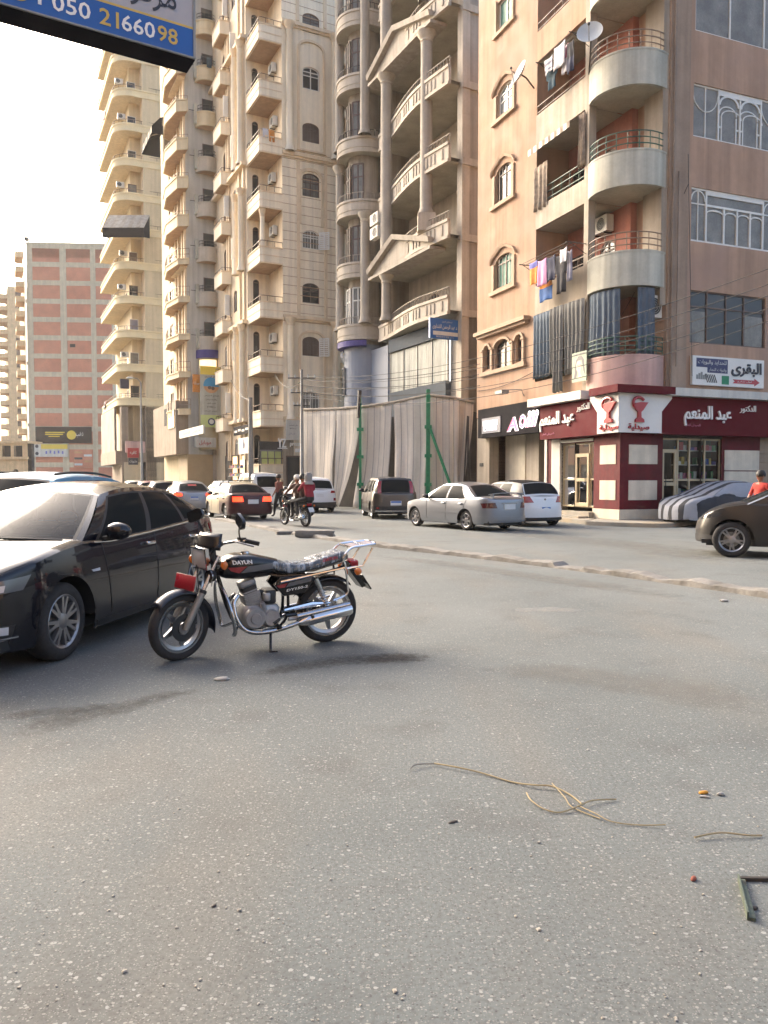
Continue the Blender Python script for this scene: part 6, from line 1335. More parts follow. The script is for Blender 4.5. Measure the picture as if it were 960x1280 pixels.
    def mirrors(s, a=.1, m=None, sz=1):
        for sd in (1, -1):
            p = s.side(a, .06, sd); mb = MB().use(m or s.paint); c = p+Vector((.0, sd*.13*sz, .07)); mb.sphere(c, .1*sz, 8, None, (.75, 1.15, .72)); mb.use('car_trim'); mb.tube([p, c-Vector((0, 0, .05))], .025, 6); mb.sphere(c-Vector((.03, 0, 0)), .092*sz, 8, None, (.7, 1.1, .68)); s.part('wing_mirror', mb)
    def plate(s, x, z, w=.36, h=.17, blue=True, front=False, y=0, m='plate_white'):
        d = 1 if front else -1; p = s.pos(pi/2*d, z, 1).x; mb = MB().use(m); mb.box(p-.0 if d > 0 else p-.02, p+.02 if d > 0 else p, y-w/2, y+w/2, z-h/2, z+h/2)
        if blue: mb.use('plate_blue'); q = p+.0215*d; mb.quad((q, y-w*.46, z+h*.05), (q, y+w*.46, z+h*.05), (q, y+w*.46, z+h*.44), (q, y-w*.46, z+h*.44))
        s.part('number_plate', mb, smooth=False)
def hd(deg): return (-sin(radians(deg)), cos(radians(deg)))           # heading: degrees left of straight ahead
gS = 'cars along the far carriageway'
mat('rubber_in', (.02, .02, .021), .5, var=0); mat('seat_cloth', '4a4844', .9, var=.1); mat('paper_in', 'a8a69e', .7, var=.1)
# black hatchback
c = Car('parked_car', 'glossy black hatchback parked beside the motorbike with twin spoke alloys', 'car', L=4.37, W=1.80, wb=2.64, fo=.90, R=.325, tw=.215, rimr=.225, rimn=7, style='twin', paint='p_black', sill=.19, nf=5, nr=7, fs=.42, rs=.16,
        top=[(-2.2, 1.0), (-1.9, 1.06), (-1.2, 1.035), (-.3, .985), (.55, .945), (.95, .965), (1.4, .915), (1.8, .83), (2.05, .73), (2.2, .66)],
        gh=dict(xc=1.02, xr=-1.98, xrf=.28, xrr=-1.42, zr=1.425, wr=.60, df=.07, dr=.11, wins=[(.09, .40, .05, .88), (.435, .70, .05, .88), (.725, .86, .1, .86)], pillar='p_black', wmat='clear_glass'))
c.place(G(83, 825), (-sin(radians(10)), -cos(radians(10))), 'fl'); c.body(); c.lines([(.62, .72), (-.28, -.30), (-1.12, -1.45)]); c.handles([-.14, -1.14], .87, 'chrome'); c.mirrors(.115, sz=1.12)
for o in c.patch('headlight', 'lamp_grey', [((radians(82), 0), .60), (1.80, .66), (1.72, .77), ((radians(76), 0), .70)], .008): pass
for o in c.patch('headlight_lens', 'lamp_clear', [((radians(77), 0), .63), (1.93, .655), (1.92, .705), ((radians(75), 0), .68)], .011): pass
c.patch('lower_grille', 'car_trim', [((radians(90), 0), .26), ((radians(60), 0), .26), ((radians(58), 0), .40), ((radians(90), 0), .40)], .004); c.patch('grille', 'car_trim', [((radians(90), 0), .56), ((radians(74), 0), .58), ((radians(76), 0), .64), ((radians(90), 0), .63)], .006)
c.patch('fog_lamp', 'lamp_clear', [((radians(66), 0), .33), ((radians(60.5), 0), .33), ((radians(60.5), 0), .39), ((radians(66), 0), .39)], .009); c.patch('fog_trim', 'chrome', [((radians(70), 0), .285), ((radians(57), 0), .30), ((radians(57), 0), .312), ((radians(70), 0), .297)], .008)
c.patch('side_repeater', 'lamp_clear', [(.93, .70), (.82, .70), (.82, .725), (.95, .72)], .006); c.patch('sill_trim', 'car_trim', [(.85, .2), (-.95, .2), (-.95, .26), (.85, .26)], .005); c.patch('tail_light', 'tail_red', [(-1.80, .86), ((radians(-83), 0), .86), ((radians(-82), 0), 1.0), (-1.74, .98)], .008); c.plate(0, .47, .5, .11, False, True)
mb = MB().use('chrome')
for sd in (1, -1): mb.tube([c.side(a, .0, sd)+Vector((0, sd*.014, .004)) for a in [.06+.84*k/20 for k in range(21)]], .009, 5)
c.part('window_trim', mb); mb = MB().use('car_trim')
for y0, y1 in ((.55, -.12), (-.1, -.68)): 
    P = [c.screen(lerp(y0, y1, k/8)/.66, .02+.0*k, True)+Vector((.012, 0, .02)) for k in range(9)]; mb.tube(P, .012, 5)
c.part('wiper', mb)
for x in (.35, -.2): 
    mb = MB().use('car_trim'); mb.box(1.02, 1.05, x, x+.05, .985, 1.0); c.part('washer_jet', mb)
mb = MB().use('car_trim'); mb.rbox(.45, 1.0, -.72, .72, .80, .955, .05); c.part('dashboard', mb); mb = MB().use('rubber_in'); mb.tube([(.42+.08*cos(a*pi/10)*.5, .36+.185*sin(a*pi/10), .93+.17*cos(a*pi/10)) for a in range(20)], .016, 6, True); c.part('steering_wheel', mb)
for y in (.36, -.36):
    mb = MB().use('seat_cloth'); mb.rbox(-.42, -.25, y-.24, y+.24, .45, 1.06, .07); mb.rbox(-.38, -.28, y-.13, y+.13, 1.08, 1.26, .05); mb.rbox(-.35, .2, y-.25, y+.25, .40, .55, .06); c.part('seat', mb)
mb = MB().use('paper_in'); mb.rbox(.55, .85, -.3, .1, .957, .965, .02); c.part('dashboard_paper', mb)
# light blue hatchback behind it
c = Car('parked_car', 'light blue car whose roof shows beyond the black hatchback', 'car', L=4.4, W=1.8, wb=2.6, R=.33, paint='p_teal', top=[(-2.2, .95), (-1.8, 1.02), (.6, .98), (1.1, .98), (1.8, .85), (2.2, .68)], gh=dict(xc=1.05, xr=-2.0, xrf=.35, xrr=-1.5, zr=1.545, wr=.62, wins=[(.09, .40, .06, .88), (.44, .70, .06, .88), (.735, .9, .1, .86)]))
c.root.location = (-4.55, 9.7, 0); c.root.rotation_euler = (0, 0, atan2(-1, -.1)); c.body(); c.lines([.7, -.3]); c.mirrors(.1)
mb = MB().use('car_trim')
for sd in (1, -1): mb.tube([c.roof(a, .86*sd)+Vector((0, 0, .035)) for a in [.1+.8*k/12 for k in range(13)]], .016, 6)
c.part('roof_rail', mb)
# silver saloon
SED = [(-2.25, .92), (-2.0, .985), (-1.5, .985), (-1.0, .93), (.4, .905), (1.0, .91), (1.5, .85), (1.9, .77), (2.2, .63)]
c = Car('silver_saloon', 'silver saloon with boot spoiler parked across the road end', 'car', gS, L=4.5, W=1.72, wb=2.6, fo=.86, R=.30, tw=.19, paint='p_silver', rimn=6, top=SED, nf=5, nr=8, fs=.3, rs=.1,
        gh=dict(xc=1.0, xr=-1.62, xrf=.30, xrr=-.98, zr=1.385, wr=.57, df=.05, dr=.06, wins=[(.10, .46, .05, .88), (.50, .82, .05, .88)], rwin=(.07, .93, .06, .93)))
c.place(G(582, 663), hd(33), 'rl'); c.body(); c.lines([(.68, .74), (-.28, -.30), (-1.0, -1.25)]); c.handles([-.16, -1.02], .80); c.mirrors(.12, 'car_trim')
c.patch('tail_light', 'tail_dark', [(-1.98, .68), ((radians(-80), 0), .68), ((radians(-78), 0), .84), (-1.90, .82)], .006); c.patch('headlight', 'lamp_clear', [((radians(76), 0), .58), (1.8, .62), (1.8, .70), ((radians(72), 0), .66)], .006); c.plate(0, .72, .42, .15, False); c.patch('rear_bumper', 'p_silver', [(-1.78, .26), ((radians(-90), 0), .26), ((radians(-90), 0), .44), (-1.78, .44)], .022); c.patch('side_moulding', 'p_silver', [(.6, .5), (-.95, .5), (-.95, .545), (.6, .545)], .012)
mb = MB().use('p_silver'); w_ = [(-2.08, y, 1.075+.035*(1-(y/.6)**2)) for y in [-.62+.0775*k for k in range(17)]]; mb.loft([[(x+.09, y, z), (x, y, z+.022), (x-.1, y, z+.03), (x-.1, y, z+.012), (x+.06, y, z-.012)] for x, y, z in w_], True, True)
for y in (-.55, .55): mb.box(-2.16, -2.04, y-.02, y+.02, .97, 1.09)
c.part('spoiler', mb); mb = MB().use('chrome'); mb.box(c.pos(-pi/2, .82, 1).x-.012, c.pos(-pi/2, .82, 1).x, -.3, .3, .805, .835); c.part('boot_trim', mb)
mb = MB().use('steel_grey'); mb.lathe([(.045, 0), (.045, .2), (.035, .2), (.035, .0)], Matrix.Translation((-2.28, -.55, .25)) @ Matrix.Rotation(pi/2, 4, 'Y'), 12); c.part('exhaust', mb)
# white hatchback with black roof
HT = [(-1.9, .93), (-1.75, 1.0), (-1.2, .98), (.3, .93), (.85, .95), (1.3, .89), (1.6, .8), (1.85, .66)]
c = Car('white_hatchback', 'white hatchback with black roof parked by the pharmacy entrance', 'car', gS, L=3.85, W=1.72, wb=2.45, fo=.78, R=.30, tw=.18, paint='p_white', top=HT, nf=5, nr=6, rs=.22, gh=dict(xc=.95, xr=-1.72, xrf=.3, xrr=-1.42, zr=1.44, wr=.6, df=.05, dr=.06, wins=[(.1, .42, .05, .88), (.46, .74, .05, .88)], pillar='car_trim', roofm='roof_black', rpil='p_white', rwin=(.04, .96, .16, .94)))
c.place(G(693, 656.5), hd(25), 'rr'); c.body(); c.lines([(.6, .66), (-.3, -.32)]); c.mirrors(.12); c.patch('tail_light', 'tail_red', [(-1.5, .76), ((radians(-79), 0), .78), ((radians(-74), 0), .98), (-1.42, .98)], .012); c.plate(0, .56, .36, .16, True); c.patch('rear_bumper', 'p_white', [(-1.5, .27), ((radians(-90), 0), .27), ((radians(-90), 0), .62), (-1.5, .6)], .03); c.patch('bumper_skirt', 'car_trim', [(-1.55, .2), ((radians(-90), 0), .2), ((radians(-90), 0), .3), (-1.55, .3)], .034)
mb = MB().use('steel_grey'); mb.sphere((c.pos(-pi/2, .88, 1).x-.005, 0, .88), .035, 6); c.part('badge', mb)
# grey boxy hatchback
c = Car('grey_hatchback', 'boxy grey hatchback with tall red tail lights in front of the canvas hoarding', 'car', gS, L=4.14, W=1.8, wb=2.57, fo=.83, R=.33, tw=.22, paint='p_grey', sill=.22, nf=6, nr=10, rs=.1, top=[(-2.05, .98), (-1.8, 1.05), (.3, .99), (.95, 1.0), (1.5, .95), (1.9, .82), (2.05, .7)], gh=dict(xc=1.15, xr=-1.95, xrf=.55, xrr=-1.78, zr=1.58, wr=.66, df=.05, dr=.04, wins=[(.09, .4, .06, .86), (.43, .7, .06, .86), (.74, .9, .12, .84)], rwin=(.12, .88, .05, .86), rb=.05))
c.place(G(464, 648.3), hd(9), 'rl'); c.body(); c.lines([.7, -.35]); c.mirrors(.1, 'car_trim')
mb = MB().use('tail_red')
for sd in (1, -1):
    m2 = MB().use('tail_red'); P = [[c.screen(sd*b, v, False)+Vector((-.012, 0, 0)) for b in (.8, .99)] for v in [-.02+.085*k for k in range(11)]]; m2.loft(P, False); c.part('tail_light', m2)
c.plate(0, .62, .42, .17, True); c.patch('rear_bumper', 'car_trim', [(-1.8, .24), ((radians(-90), 0), .24), ((radians(-90), 0), .5), (-1.8, .5)], .02); c.patch('bumper_strip', 'chrome', [((radians(-70), 0), .30), ((radians(-90), 0), .30), ((radians(-90), 0), .335), ((radians(-70), 0), .335)], .026); c.patch('reflector', 'tail_red', [((radians(-72), 0), .4), ((radians(-76), 0), .4), ((radians(-76), 0), .46), ((radians(-72), 0), .46)], .03)
# maroon and beige taxi with lit brake lights
c = Car('taxi', 'maroon and beige saloon taxi with lit brake lights driving away', 'car', gS, L=4.3, W=1.69, wb=2.45, fo=.85, R=.30, tw=.18, paint='p_maroon', two=(-.42, 'p_beige'), top=[(x*.955, z) for x, z in SED], nr=8, gh=dict(xc=.95, xr=-1.58, xrf=.3, xrr=-.98, zr=1.38, wr=.56, wins=[(.1, .46, .05, .88), (.5, .82, .05, .88)], roofm='p_beige', pillar='p_beige'))
c.place(G(332, 648.5), hd(27), 'rr'); c.body(); c.lines([.66, -.32]); c.handles([-.15, -1.0], .8); c.mirrors(.12, 'car_trim'); c.patch('tail_light', 'tail_lit', [(-1.98, .70), ((radians(-82), 0), .70), ((radians(-81), 0), .88), (-1.96, .88)], .008); c.plate(0, .70, .4, .16, False); c.patch('rear_bumper', 'p_maroon', [(-1.75, .26), ((radians(-90), 0), .26), ((radians(-90), 0), .46), (-1.75, .46)], .025)
mb = MB().use('car_trim'); mb.box(-.6, .35, -.5, -.46, 1.46, 1.5); mb.box(-.6, .35, .46, .5, 1.46, 1.5)
for x in (-.6, -.15, .3): mb.box(x, x+.04, -.5, .5, 1.462, 1.498); 
for x in (-.55, .25):
    for y in (-.48, .48): mb.box(x, x+.03, y-.015, y+.015, 1.38, 1.47)
c.part('roof_rack', mb, smooth=False)
# white crossover
c = Car('white_crossover', 'white crossover beside the left end of the canvas hoarding', 'car', gS, L=4.3, W=1.79, wb=2.6, fo=.85, R=.34, tw=.21, paint='p_white', sill=.24, nr=6, rs=.2, top=[(-2.15, 1.0), (-1.9, 1.1), (.3, 1.02), (.95, 1.03), (1.5, .97), (1.9, .86), (2.15, .7)], gh=dict(xc=1.1, xr=-1.92, xrf=.45, xrr=-1.6, zr=1.6, wr=.62, wins=[(.09, .4, .06, .86), (.43, .7, .06, .86)], rwin=(.05, .95, .08, .8)))
c.place(G(416, 640), hd(20), 'rr'); c.body(); c.patch('tail_light', 'tail_red', [(-1.7, .9), ((radians(-76), 0), .9), ((radians(-74), 0), 1.02), (-1.64, 1.0)], .012); c.patch('rear_bumper', 'car_trim', [(-1.75, .24), ((radians(-90), 0), .24), ((radians(-90), 0), .48), (-1.75, .5)], .03); c.patch('fog_lamp', 'tail_red', [((radians(-62), 0), .55), ((radians(-70), 0), .55), ((radians(-70), 0), .68), ((radians(-62), 0), .68)], .02); c.plate(0, .8, .36, .15, False); c.mirrors(.1)
# cars further down the street
HB = dict(top=HT, gh=dict(xc=.95, xr=-1.72, xrf=.3, xrr=-1.3, zr=1.42, wr=.58, wins=[(.1, .42, .06, .86), (.46, .8, .06, .86)]))
c = Car('silver_hatchback', 'silver hatchback with red sticker in the rear window left of the taxi', 'car', gS, L=4.2, W=1.75, wb=2.5, R=.31, far=True, paint='p_silver', top=[(x*1.09, z) for x, z in HT], gh=dict(HB['gh'], xr=-1.9, xc=1.0, xrr=-1.2)); c.place(G(262, 641), hd(24), 'rr'); c.body(); c.patch('tail_light', 'tail_lit', [(-1.8, .8), ((radians(-78), 0), .8), ((radians(-77), 0), .92), (-1.75, .92)], .01); c.plate(0, .7, .36, .15, True)
mb = MB().use('letter_red'); mb.loft([[c.screen(b, v, False)+Vector((-.012, 0, 0)) for b in (-.3, 0, .3)] for v in (.62, .8)], False); c.part('window_sticker', mb)
def far_car(label, P, h, w, pt, **k): q = dict(L=4.1, W=1.7, wb=2.45, R=.3, far=True, paint=pt, top=[(x*1.06, z) for x, z in HT], gh=HB['gh']); q.update(k); c = Car('far_car', label, 'car', gS, **q); c.place(P, h, w); c.body(); c.patch('tail_light', 'tail_red', [(-1.7, .78), ((radians(-78), 0), .78), ((radians(-76), 0), .95), (-1.66, .95)], .01); return c
far_car('dark red car roof beyond the light blue roof', G(207, 632), hd(24), 'rr', 'p_red'); far_car('dark grey car between the dark red car and the silver hatchback', G(226, 635), hd(24), 'rr', 'p_grey'); far_car('pale car farthest down the street near the cream block', G(186, 627), hd(26), 'rr', 'p_far')
c = Car('white_van', 'white van seen over the taxi roof by the beige tower shop', 'van', gS, L=4.6, W=1.75, wb=2.7, R=.32, far=True, paint='p_white', top=[(-2.3, 1.05), (.9, 1.0), (1.5, .97), (2.0, .85), (2.3, .7)], nr=12, rs=.04, gh=dict(xc=1.5, xr=-2.22, xrf=.9, xrr=-2.14, zr=1.86, wr=.7, wins=[(.09, .34, .1, .8), (.4, .9, .15, .75)], rwin=(.1, .9, .12, .8), rb=.03)); c.place(G(347, 634.5), hd(24), 'rr'); c.body(); c.patch('tail_light', 'tail_red', [(-2.2, .8), ((radians(-80), 0), .8), ((radians(-80), 0), 1.0), (-2.2, 1.0)], .01)
far_car('white saloon behind the white van near the lit shop', G(302, 631), hd(26), 'rr', 'p_white')
# brown crossover coming out of the side street
c = Car('brown_crossover', 'brown crossover with dark alloys entering from the right', 'car', L=4.2, W=1.83, wb=2.61, fo=.68, R=.345, tw=.22, rimr=.235, rimn=5, style='twin', paint='p_brown', sill=.24, nf=4.2, nr=8, fs=.5, top=[(-2.2, 1.05), (-1.5, 1.1), (0, 1.04), (.8, 1.03), (1.1, 1.05), (1.5, .99), (1.9, .86), (2.2, .66)], gh=dict(xc=1.15, xr=-1.98, xrf=.2, xrr=-1.5, zr=1.56, wr=.62, df=.08, wins=[(.1, .16, .05, .6), (.19, .44, .05, .88), (.475, .72, .05, .88), (.74, .88, .1, .86)]))
c.place(G(914, 697), (-.91, .41), 'fl'); c.body(); c.lines([(.72, .78), (-.28, -.3)]); c.handles([-.14], .9); c.mirrors(.13, sz=1.1); c.patch('headlight', 'lamp_dark', [((radians(76), 0), .72), (1.66, .79), (1.6, .87), ((radians(70), 0), .80)], .008); c.patch('sill_trim', 'car_trim', [(.9, .24), (-.95, .24), (-.95, .34), (.9, .34)], .008); c.patch('bumper_trim', 'car_trim', [((radians(90), 0), .27), ((radians(54), 0), .27), ((radians(54), 0), .42), ((radians(90), 0), .42)], .006); c.patch('chrome_strip', 'chrome', [(.75, .38), (-.9, .38), (-.9, .395), (.75, .395)], .01)
mb = MB().use('chrome')
for sd in (1, -1): mb.tube([c.side(a, 1.0, sd)+Vector((0, sd*.01, .0)) for a in [k/20 for k in range(21)]]+[], .014, 5); mb.tube([c.side(0, v, sd)+Vector((.0, sd*.006, .0)) for v in [k/8 for k in range(9)]], .012, 5)
c.part('window_trim', mb)
# covered car
m = mat('car_cover', '8f9298', .85, var=.08); n = m.node_tree.nodes; L_ = m.node_tree.links; b_ = n['Principled BSDF']; tc = n.new('ShaderNodeTexCoord'); sp_ = n.new('ShaderNodeSeparateXYZ'); L_.new(tc.outputs['Object'], sp_.inputs[0])
nz = n.new('ShaderNodeTexNoise'); nz.inputs['Scale'].default_value = 1.5; L_.new(tc.outputs['Object'], nz.inputs[0]); ma = n.new('ShaderNodeMath'); ma.operation = 'MULTIPLY_ADD'; L_.new(nz.outputs[0], ma.inputs[0]); ma.inputs[1].default_value = .12; L_.new(sp_.outputs[1], ma.inputs[2])
mm = n.new('ShaderNodeMath'); mm.operation = 'PINGPONG'; L_.new(ma.outputs[0], mm.inputs[0]); mm.inputs[1].default_value = .19; gt = n.new('ShaderNodeMath'); gt.operation = 'GREATER_THAN'; L_.new(mm.outputs[0], gt.inputs[0]); gt.inputs[1].default_value = .115
mx = n.new('ShaderNodeMix'); mx.data_type = 'RGBA'; L_.new(gt.outputs[0], mx.inputs[0]); old = b_.inputs['Base Color'].links[0].from_socket; L_.new(old, mx.inputs[6]); mx.inputs[7].default_value = (.028, .03, .036, 1); L_.new(mx.outputs[2], b_.inputs['Base Color'])
c = Car('covered_car', 'car under a grey and black striped cloth cover at the maroon shopfront', 'covered car', L=4.45, W=1.84, wb=2.6, R=.3, paint='car_cover', cover=True, sill=.2, nf=4, nr=4, fs=.5, rs=.35, crown=.07, tumble=.1, top=[(-2.2, .8), (-1.9, .96), (.4, .97), (1.0, .98), (1.5, .93), (1.9, .84), (2.2, .68)], gh=dict(xc=1.25, xr=-1.95, xrf=.35, xrr=-1.2, zr=1.42, wr=.6, df=.08, dr=.15, wins=[]))
hN = -F1.u; c.root.location = (11.15, 25.4, 0); c.root.rotation_euler = (0, 0, atan2(hN.y, hN.x)); c.body()
for o in S.objects:
    if o.parent == c.root and o.type == 'MESH':
        o.name = 'cover'
        for v in o.data.vertices: q = v.co; d = .035*noise.noise(q*2.3)+.015*noise.noise(q*6); v.co = q+Vector((0, (1 if q.y > 0 else -1)*d, d*.5-(.03*sin(q.x*9) if q.z < .3 else 0)))
for x in (c.xf, c.xr):
    for sd in (1, -1):
        ty, ri = wheel_meshes(.3, .2, .2, 5, 'five'); w_ = bpy.data.objects.new('tyre', ty); COL.objects.link(w_); w_.parent = c.root; w_.location = (x, sd*.76, .3)
# ------------------------------------------------------------------ motorbikes
mat('bike_black', (.006, .006, .008), .25, var=.0, coat=.5, spec=.3); mat('bike_red', '8e1420', .3, var=.05, coat=.8); mat('bike_grey', '5e5e62', .35, metal=.3, var=.05, coat=.5); mat('engine_alu', '9a9a9a', .4, metal=.35, var=.15, vs=14); mat('engine_dark', '3c3d3e', .5, metal=.5, var=.15, vs=14); mat('seat_vinyl', (.014, .016, .02), .3, var=.1, vs=8, coat=.4); mat('rubber', (.016, .016, .016), .7, var=.1); mat('chrome_worn', 'b4b6b8', .2, metal=1, var=.06, vs=20); mat('mudguard', '0a1020', .3, var=.0, coat=.3)
def film():  # clear seat wrap; blue-white reflections are put into its colour as pale patches
    m = bpy.data.materials.new('plastic_film'); m.use_nodes = True; n = m.node_tree.nodes; L = m.node_tree.links; b = n['Principled BSDF']; out = n['Material Output']; b.inputs['Base Color'].default_value = (.6, .68, .75, 1); b.inputs['Roughness'].default_value = .12
    tc = n.new('ShaderNodeTexCoord'); t = n.new('ShaderNodeTexNoise'); t.inputs['Scale'].default_value = 14; t.inputs['Detail'].default_value = 3; mp_ = n.new('ShaderNodeMapping'); mp_.inputs['Scale'].default_value = (2.2, 1, .5); L.new(tc.outputs['Object'], mp_.inputs[0]); L.new(mp_.outputs[0], t.inputs[0]); bp = n.new('ShaderNodeBump'); bp.inputs['Strength'].default_value = 1; bp.inputs['Distance'].default_value = .03; L.new(t.outputs[0], bp.inputs['Height']); L.new(bp.outputs[0], b.inputs['Normal'])
    tr = n.new('ShaderNodeBsdfTransparent'); g = n.new('ShaderNodeMixShader'); r = n.new('ShaderNodeMapRange'); r.inputs[1].default_value = .42; r.inputs[2].default_value = .62; r.inputs[3].default_value = .08; r.inputs[4].default_value = .5; L.new(t.outputs[0], r.inputs[0]); L.new(r.outputs[0], g.inputs[0]); L.new(tr.outputs[0], g.inputs[1]); L.new(b.outputs[0], g.inputs[2]); L.new(g.outputs[0], out.inputs[0]); MATS['plastic_film'] = m
film()
def bike(root, main=True, paintm='bike_black', steer=22):
    Pt = lambda name, mb, par=None, sm=True, ang=40: mb.build(name, par or root, sm, True, ang)
    RW, FW_ = Vector((.0, 0, .30)), Vector((1.385, 0, .288))
    def bwheel(R, w, c, par=None):
        wh = bpy.data.objects.new('wheel', None); COL.objects.link(wh); wh.parent = root; wh.location = c; wh.empty_display_size = .1
        T = Matrix.Rotation(-pi/2, 4, 'X'); rr = R-.072; h = w/2; mb = MB().use('tyre')
        mb.lathe([(rr, -h*.7)]+[(rr+.012+(R-rr-.012)*sin(pi*k/14)**.6, -h*cos(pi*k/14)) for k in range(1, 14)]+[(rr, h*.7)], T, 48); Pt('tyre', mb, wh)
        m = MB().use('chrome_worn'); m.lathe([(rr+.004, -h*.75), (rr-.012, -h*.72), (rr-.02, -h*.3), (rr-.024, h*.3), (rr-.012, h*.72), (rr+.004, h*.75)], T, 48); m.use('alloy'); m.lathe([(rr-.018, -h*.5), (rr-.045, -h*.3), (rr-.045, h*.3), (rr-.018, h*.5)], T, 48)
        m.use('engine_dark'); m.lathe([(0, -.055), (.05, -.055), (.055, -.03), (.055, .03), (.05, .055), (0, .055)], T, 20); m.use('alloy')
        for i in range(5):
            a = 2*pi*i/5+.35
            def sp(r, o_, y, aa): return T @ Vector((r*cos(aa)-o_*sin(aa), r*sin(aa)+o_*cos(aa), y))
            m.hexa([sp(.045, -.028, -.016, a), sp(rr-.03, -.013, -.012, a+.12), sp(rr-.03, .013, -.012, a+.12), sp(.045, .028, -.016, a), sp(.045, -.028, .016, a), sp(rr-.03, -.013, .012, a+.12), sp(rr-.03, .013, .012, a+.12), sp(.045, .028, .016, a)])
        Pt('rim', m, wh); return wh
    fork = []
    bwheel(.30, .10, RW); fw = bwheel(.287, .085, FW_); fork.append(fw)
    T = Matrix.Translation(FW_+Vector((0, .062, 0))) @ Matrix.Rotation(-pi/2, 4, 'X'); mb = MB().use('engine_dark'); mb.lathe([(.06, 0), (.115, 0), (.115, .005), (.06, .005)], T, 30); mb.use('alloy'); mb.lathe([(.0, .004), (.05, .004), (.05, .012), (0, .012)], T, 20); mb.use('engine_dark'); mb.box(1.28, 1.33, .055, .1, .33, .42); fork.append(Pt('brake_disc', mb))
    for sd in (1, -1):
        y = sd*.095; mb = MB().use('steel_grey'); mb.tube([(1.39, y, .27), (1.375, y, .31), (1.225, y, .565)], [.024, .03, .03], 12); mb.use('chrome_worn'); mb.tube([(1.23, y, .555), (1.06, y, .86)], .018, 10); mb.use('rubber'); mb.tube([(1.228, y, .56), (1.215, y, .585)], .034, 12); fork.append(Pt('fork_leg', mb))
    mb = MB().use('mudguard'); R_ = []
    for k in range(25):
        a = radians(-12+150*k/24); R_.append([FW_+Vector((-.315*cos(a)*1, q*.075, .315*sin(a)-.03*abs(q)**3)) for q in (-1, -.8, -.4, 0, .4, .8, 1)])
    R_ = [[Vector((FW_.x-(p.x-FW_.x)*-1 if False else p.x, p.y, p.z)) for p in r] for r in R_]; mb.loft(R_, False); fm = Pt('front_mudguard', mb); fm.modifiers.new('thickness', 'SOLIDIFY').thickness = .006; fork.append(fm)
    mb = MB().use('bike_red'); mb.rbox(-.012, .0, -.135, .135, -.06, .065, .004, Matrix.Translation((1.335, 0, .655)) @ Matrix.Rotation(radians(-12), 4, 'Y')) if main else mb.box(1.3, 1.31, -.1, .1, .6, .7); mb.use('chrome'); mb.tube([(1.32, .08, .6), (1.28, .06, .58)], .008, 5); fork.append(Pt('front_number_board', mb))
    TH = Matrix.Translation((1.165, 0, .845)) @ Matrix.Rotation(radians(8), 4, 'Y'); mb = MB().use('bike_black'); mb.rbox(-.10, .0, -.095, .095, -.085, .085, .03, TH); mb.use('chrome'); mb.loft([[TH @ Vector((x, sy*(.105-q), sz*(.093-q))) for sy, sz in ((-1, -1), (1, -1), (1, 1), (-1, 1))] for x, q in ((-.01, .0), (.03, 0), (.034, .012), (.02, .016))], True); hl = Pt('headlight', mb, None, True, 30); mb = MB().use('lamp_clear'); mb.grid(lambda u, v: TH @ Vector((.022+.018*(1-u*u)*(1-v*v), u*.09, v*.078)), [-1+k/4 for k in range(9)], [-1+k/4 for k in range(9)]); fork += [hl]; Pt('lens', mb, hl)
    mb = MB().use('rubber'); mb.tube([(1.12, .1, .70), (1.155, .1, .70)], .05, 16); mb.use('chrome_worn'); mb.tube([(1.155, .1, .70), (1.165, .1, .70)], .052, 16, caps=False); mb.use('car_trim'); mb.tube([(1.15, .1, .70), (1.16, .1, .70)], .04, 16); fork.append(Pt('horn', mb))
    for sd in (1, -1):
        mb = MB().use('rubber'); mb.tube([(1.08, sd*.08, .80), (1.09, sd*.2, .80)], .012, 8); mb.use('orange_lens'); mb.sphere((1.10, sd*.225, .80), .038, 8, None, (.8, .8, 1)); fork.append(Pt('indicator', mb))
    mb = MB().use('bike_black'); mb.rbox(-.05, .05, -.1, .1, -.035, .035, .03, Matrix.Translation((1.07, 0, .985)) @ Matrix.Rotation(radians(25), 4, 'Y')); mb.use('pane_dark')
    for y in (-.048, .048): mb.tube([(1.055, y, 1.005), (1.04, y, 1.022)], .038, 14)
    fork.append(Pt('instruments', mb))
    mb = MB().use('bike_black'); mb.grid(lambda u, v: Vector((1.175-.06*v-.05*u*u, u*.2*(1-.25*v), .925+.13*v)), [-1+k/5 for k in range(11)], [k/4 for k in range(5)]); fs_ = Pt('fly_screen', mb); fs_.modifiers.new('thickness', 'SOLIDIFY').thickness = .006; fork.append(fs_)
    hb = MB().use('chrome_worn'); pts = spl([(.86, -.37, .98), (.93, -.28, 1.0), (1.02, -.13, .97), (1.03, -.05, .93), (1.03, .05, .93), (1.02, .13, .97), (.93, .28, 1.0), (.86, .37, .98)], 5); hb.tube(pts, .012, 8); hbo = Pt('handlebar', hb); fork.append(hbo)
    for sd in (1, -1):
        mb = MB().use('rubber'); mb.tube([(.925, sd*.285, 1.0), (.855, sd*.378, .978)], .019, 10); mb.box(.91, .96, sd*.245-.03, sd*.245+.03, .975, 1.025); Pt('grip', mb, hbo)
        mb = MB().use('alloy'); mb.tube([(1.0, sd*.24, .995), (.985, sd*.33, .985), (.935, sd*.41, .965)], .008, 6); Pt('lever', mb, hbo)
        st = spl([(.955, sd*.25, 1.01), (.985, sd*.27, 1.08), (1.0, sd*.30, 1.14)], 4); mb = MB().use('rubber'); mb.tube(st, .007, 6); c = Vector((1.005, sd*.315, 1.17)); mb.use('bike_black')
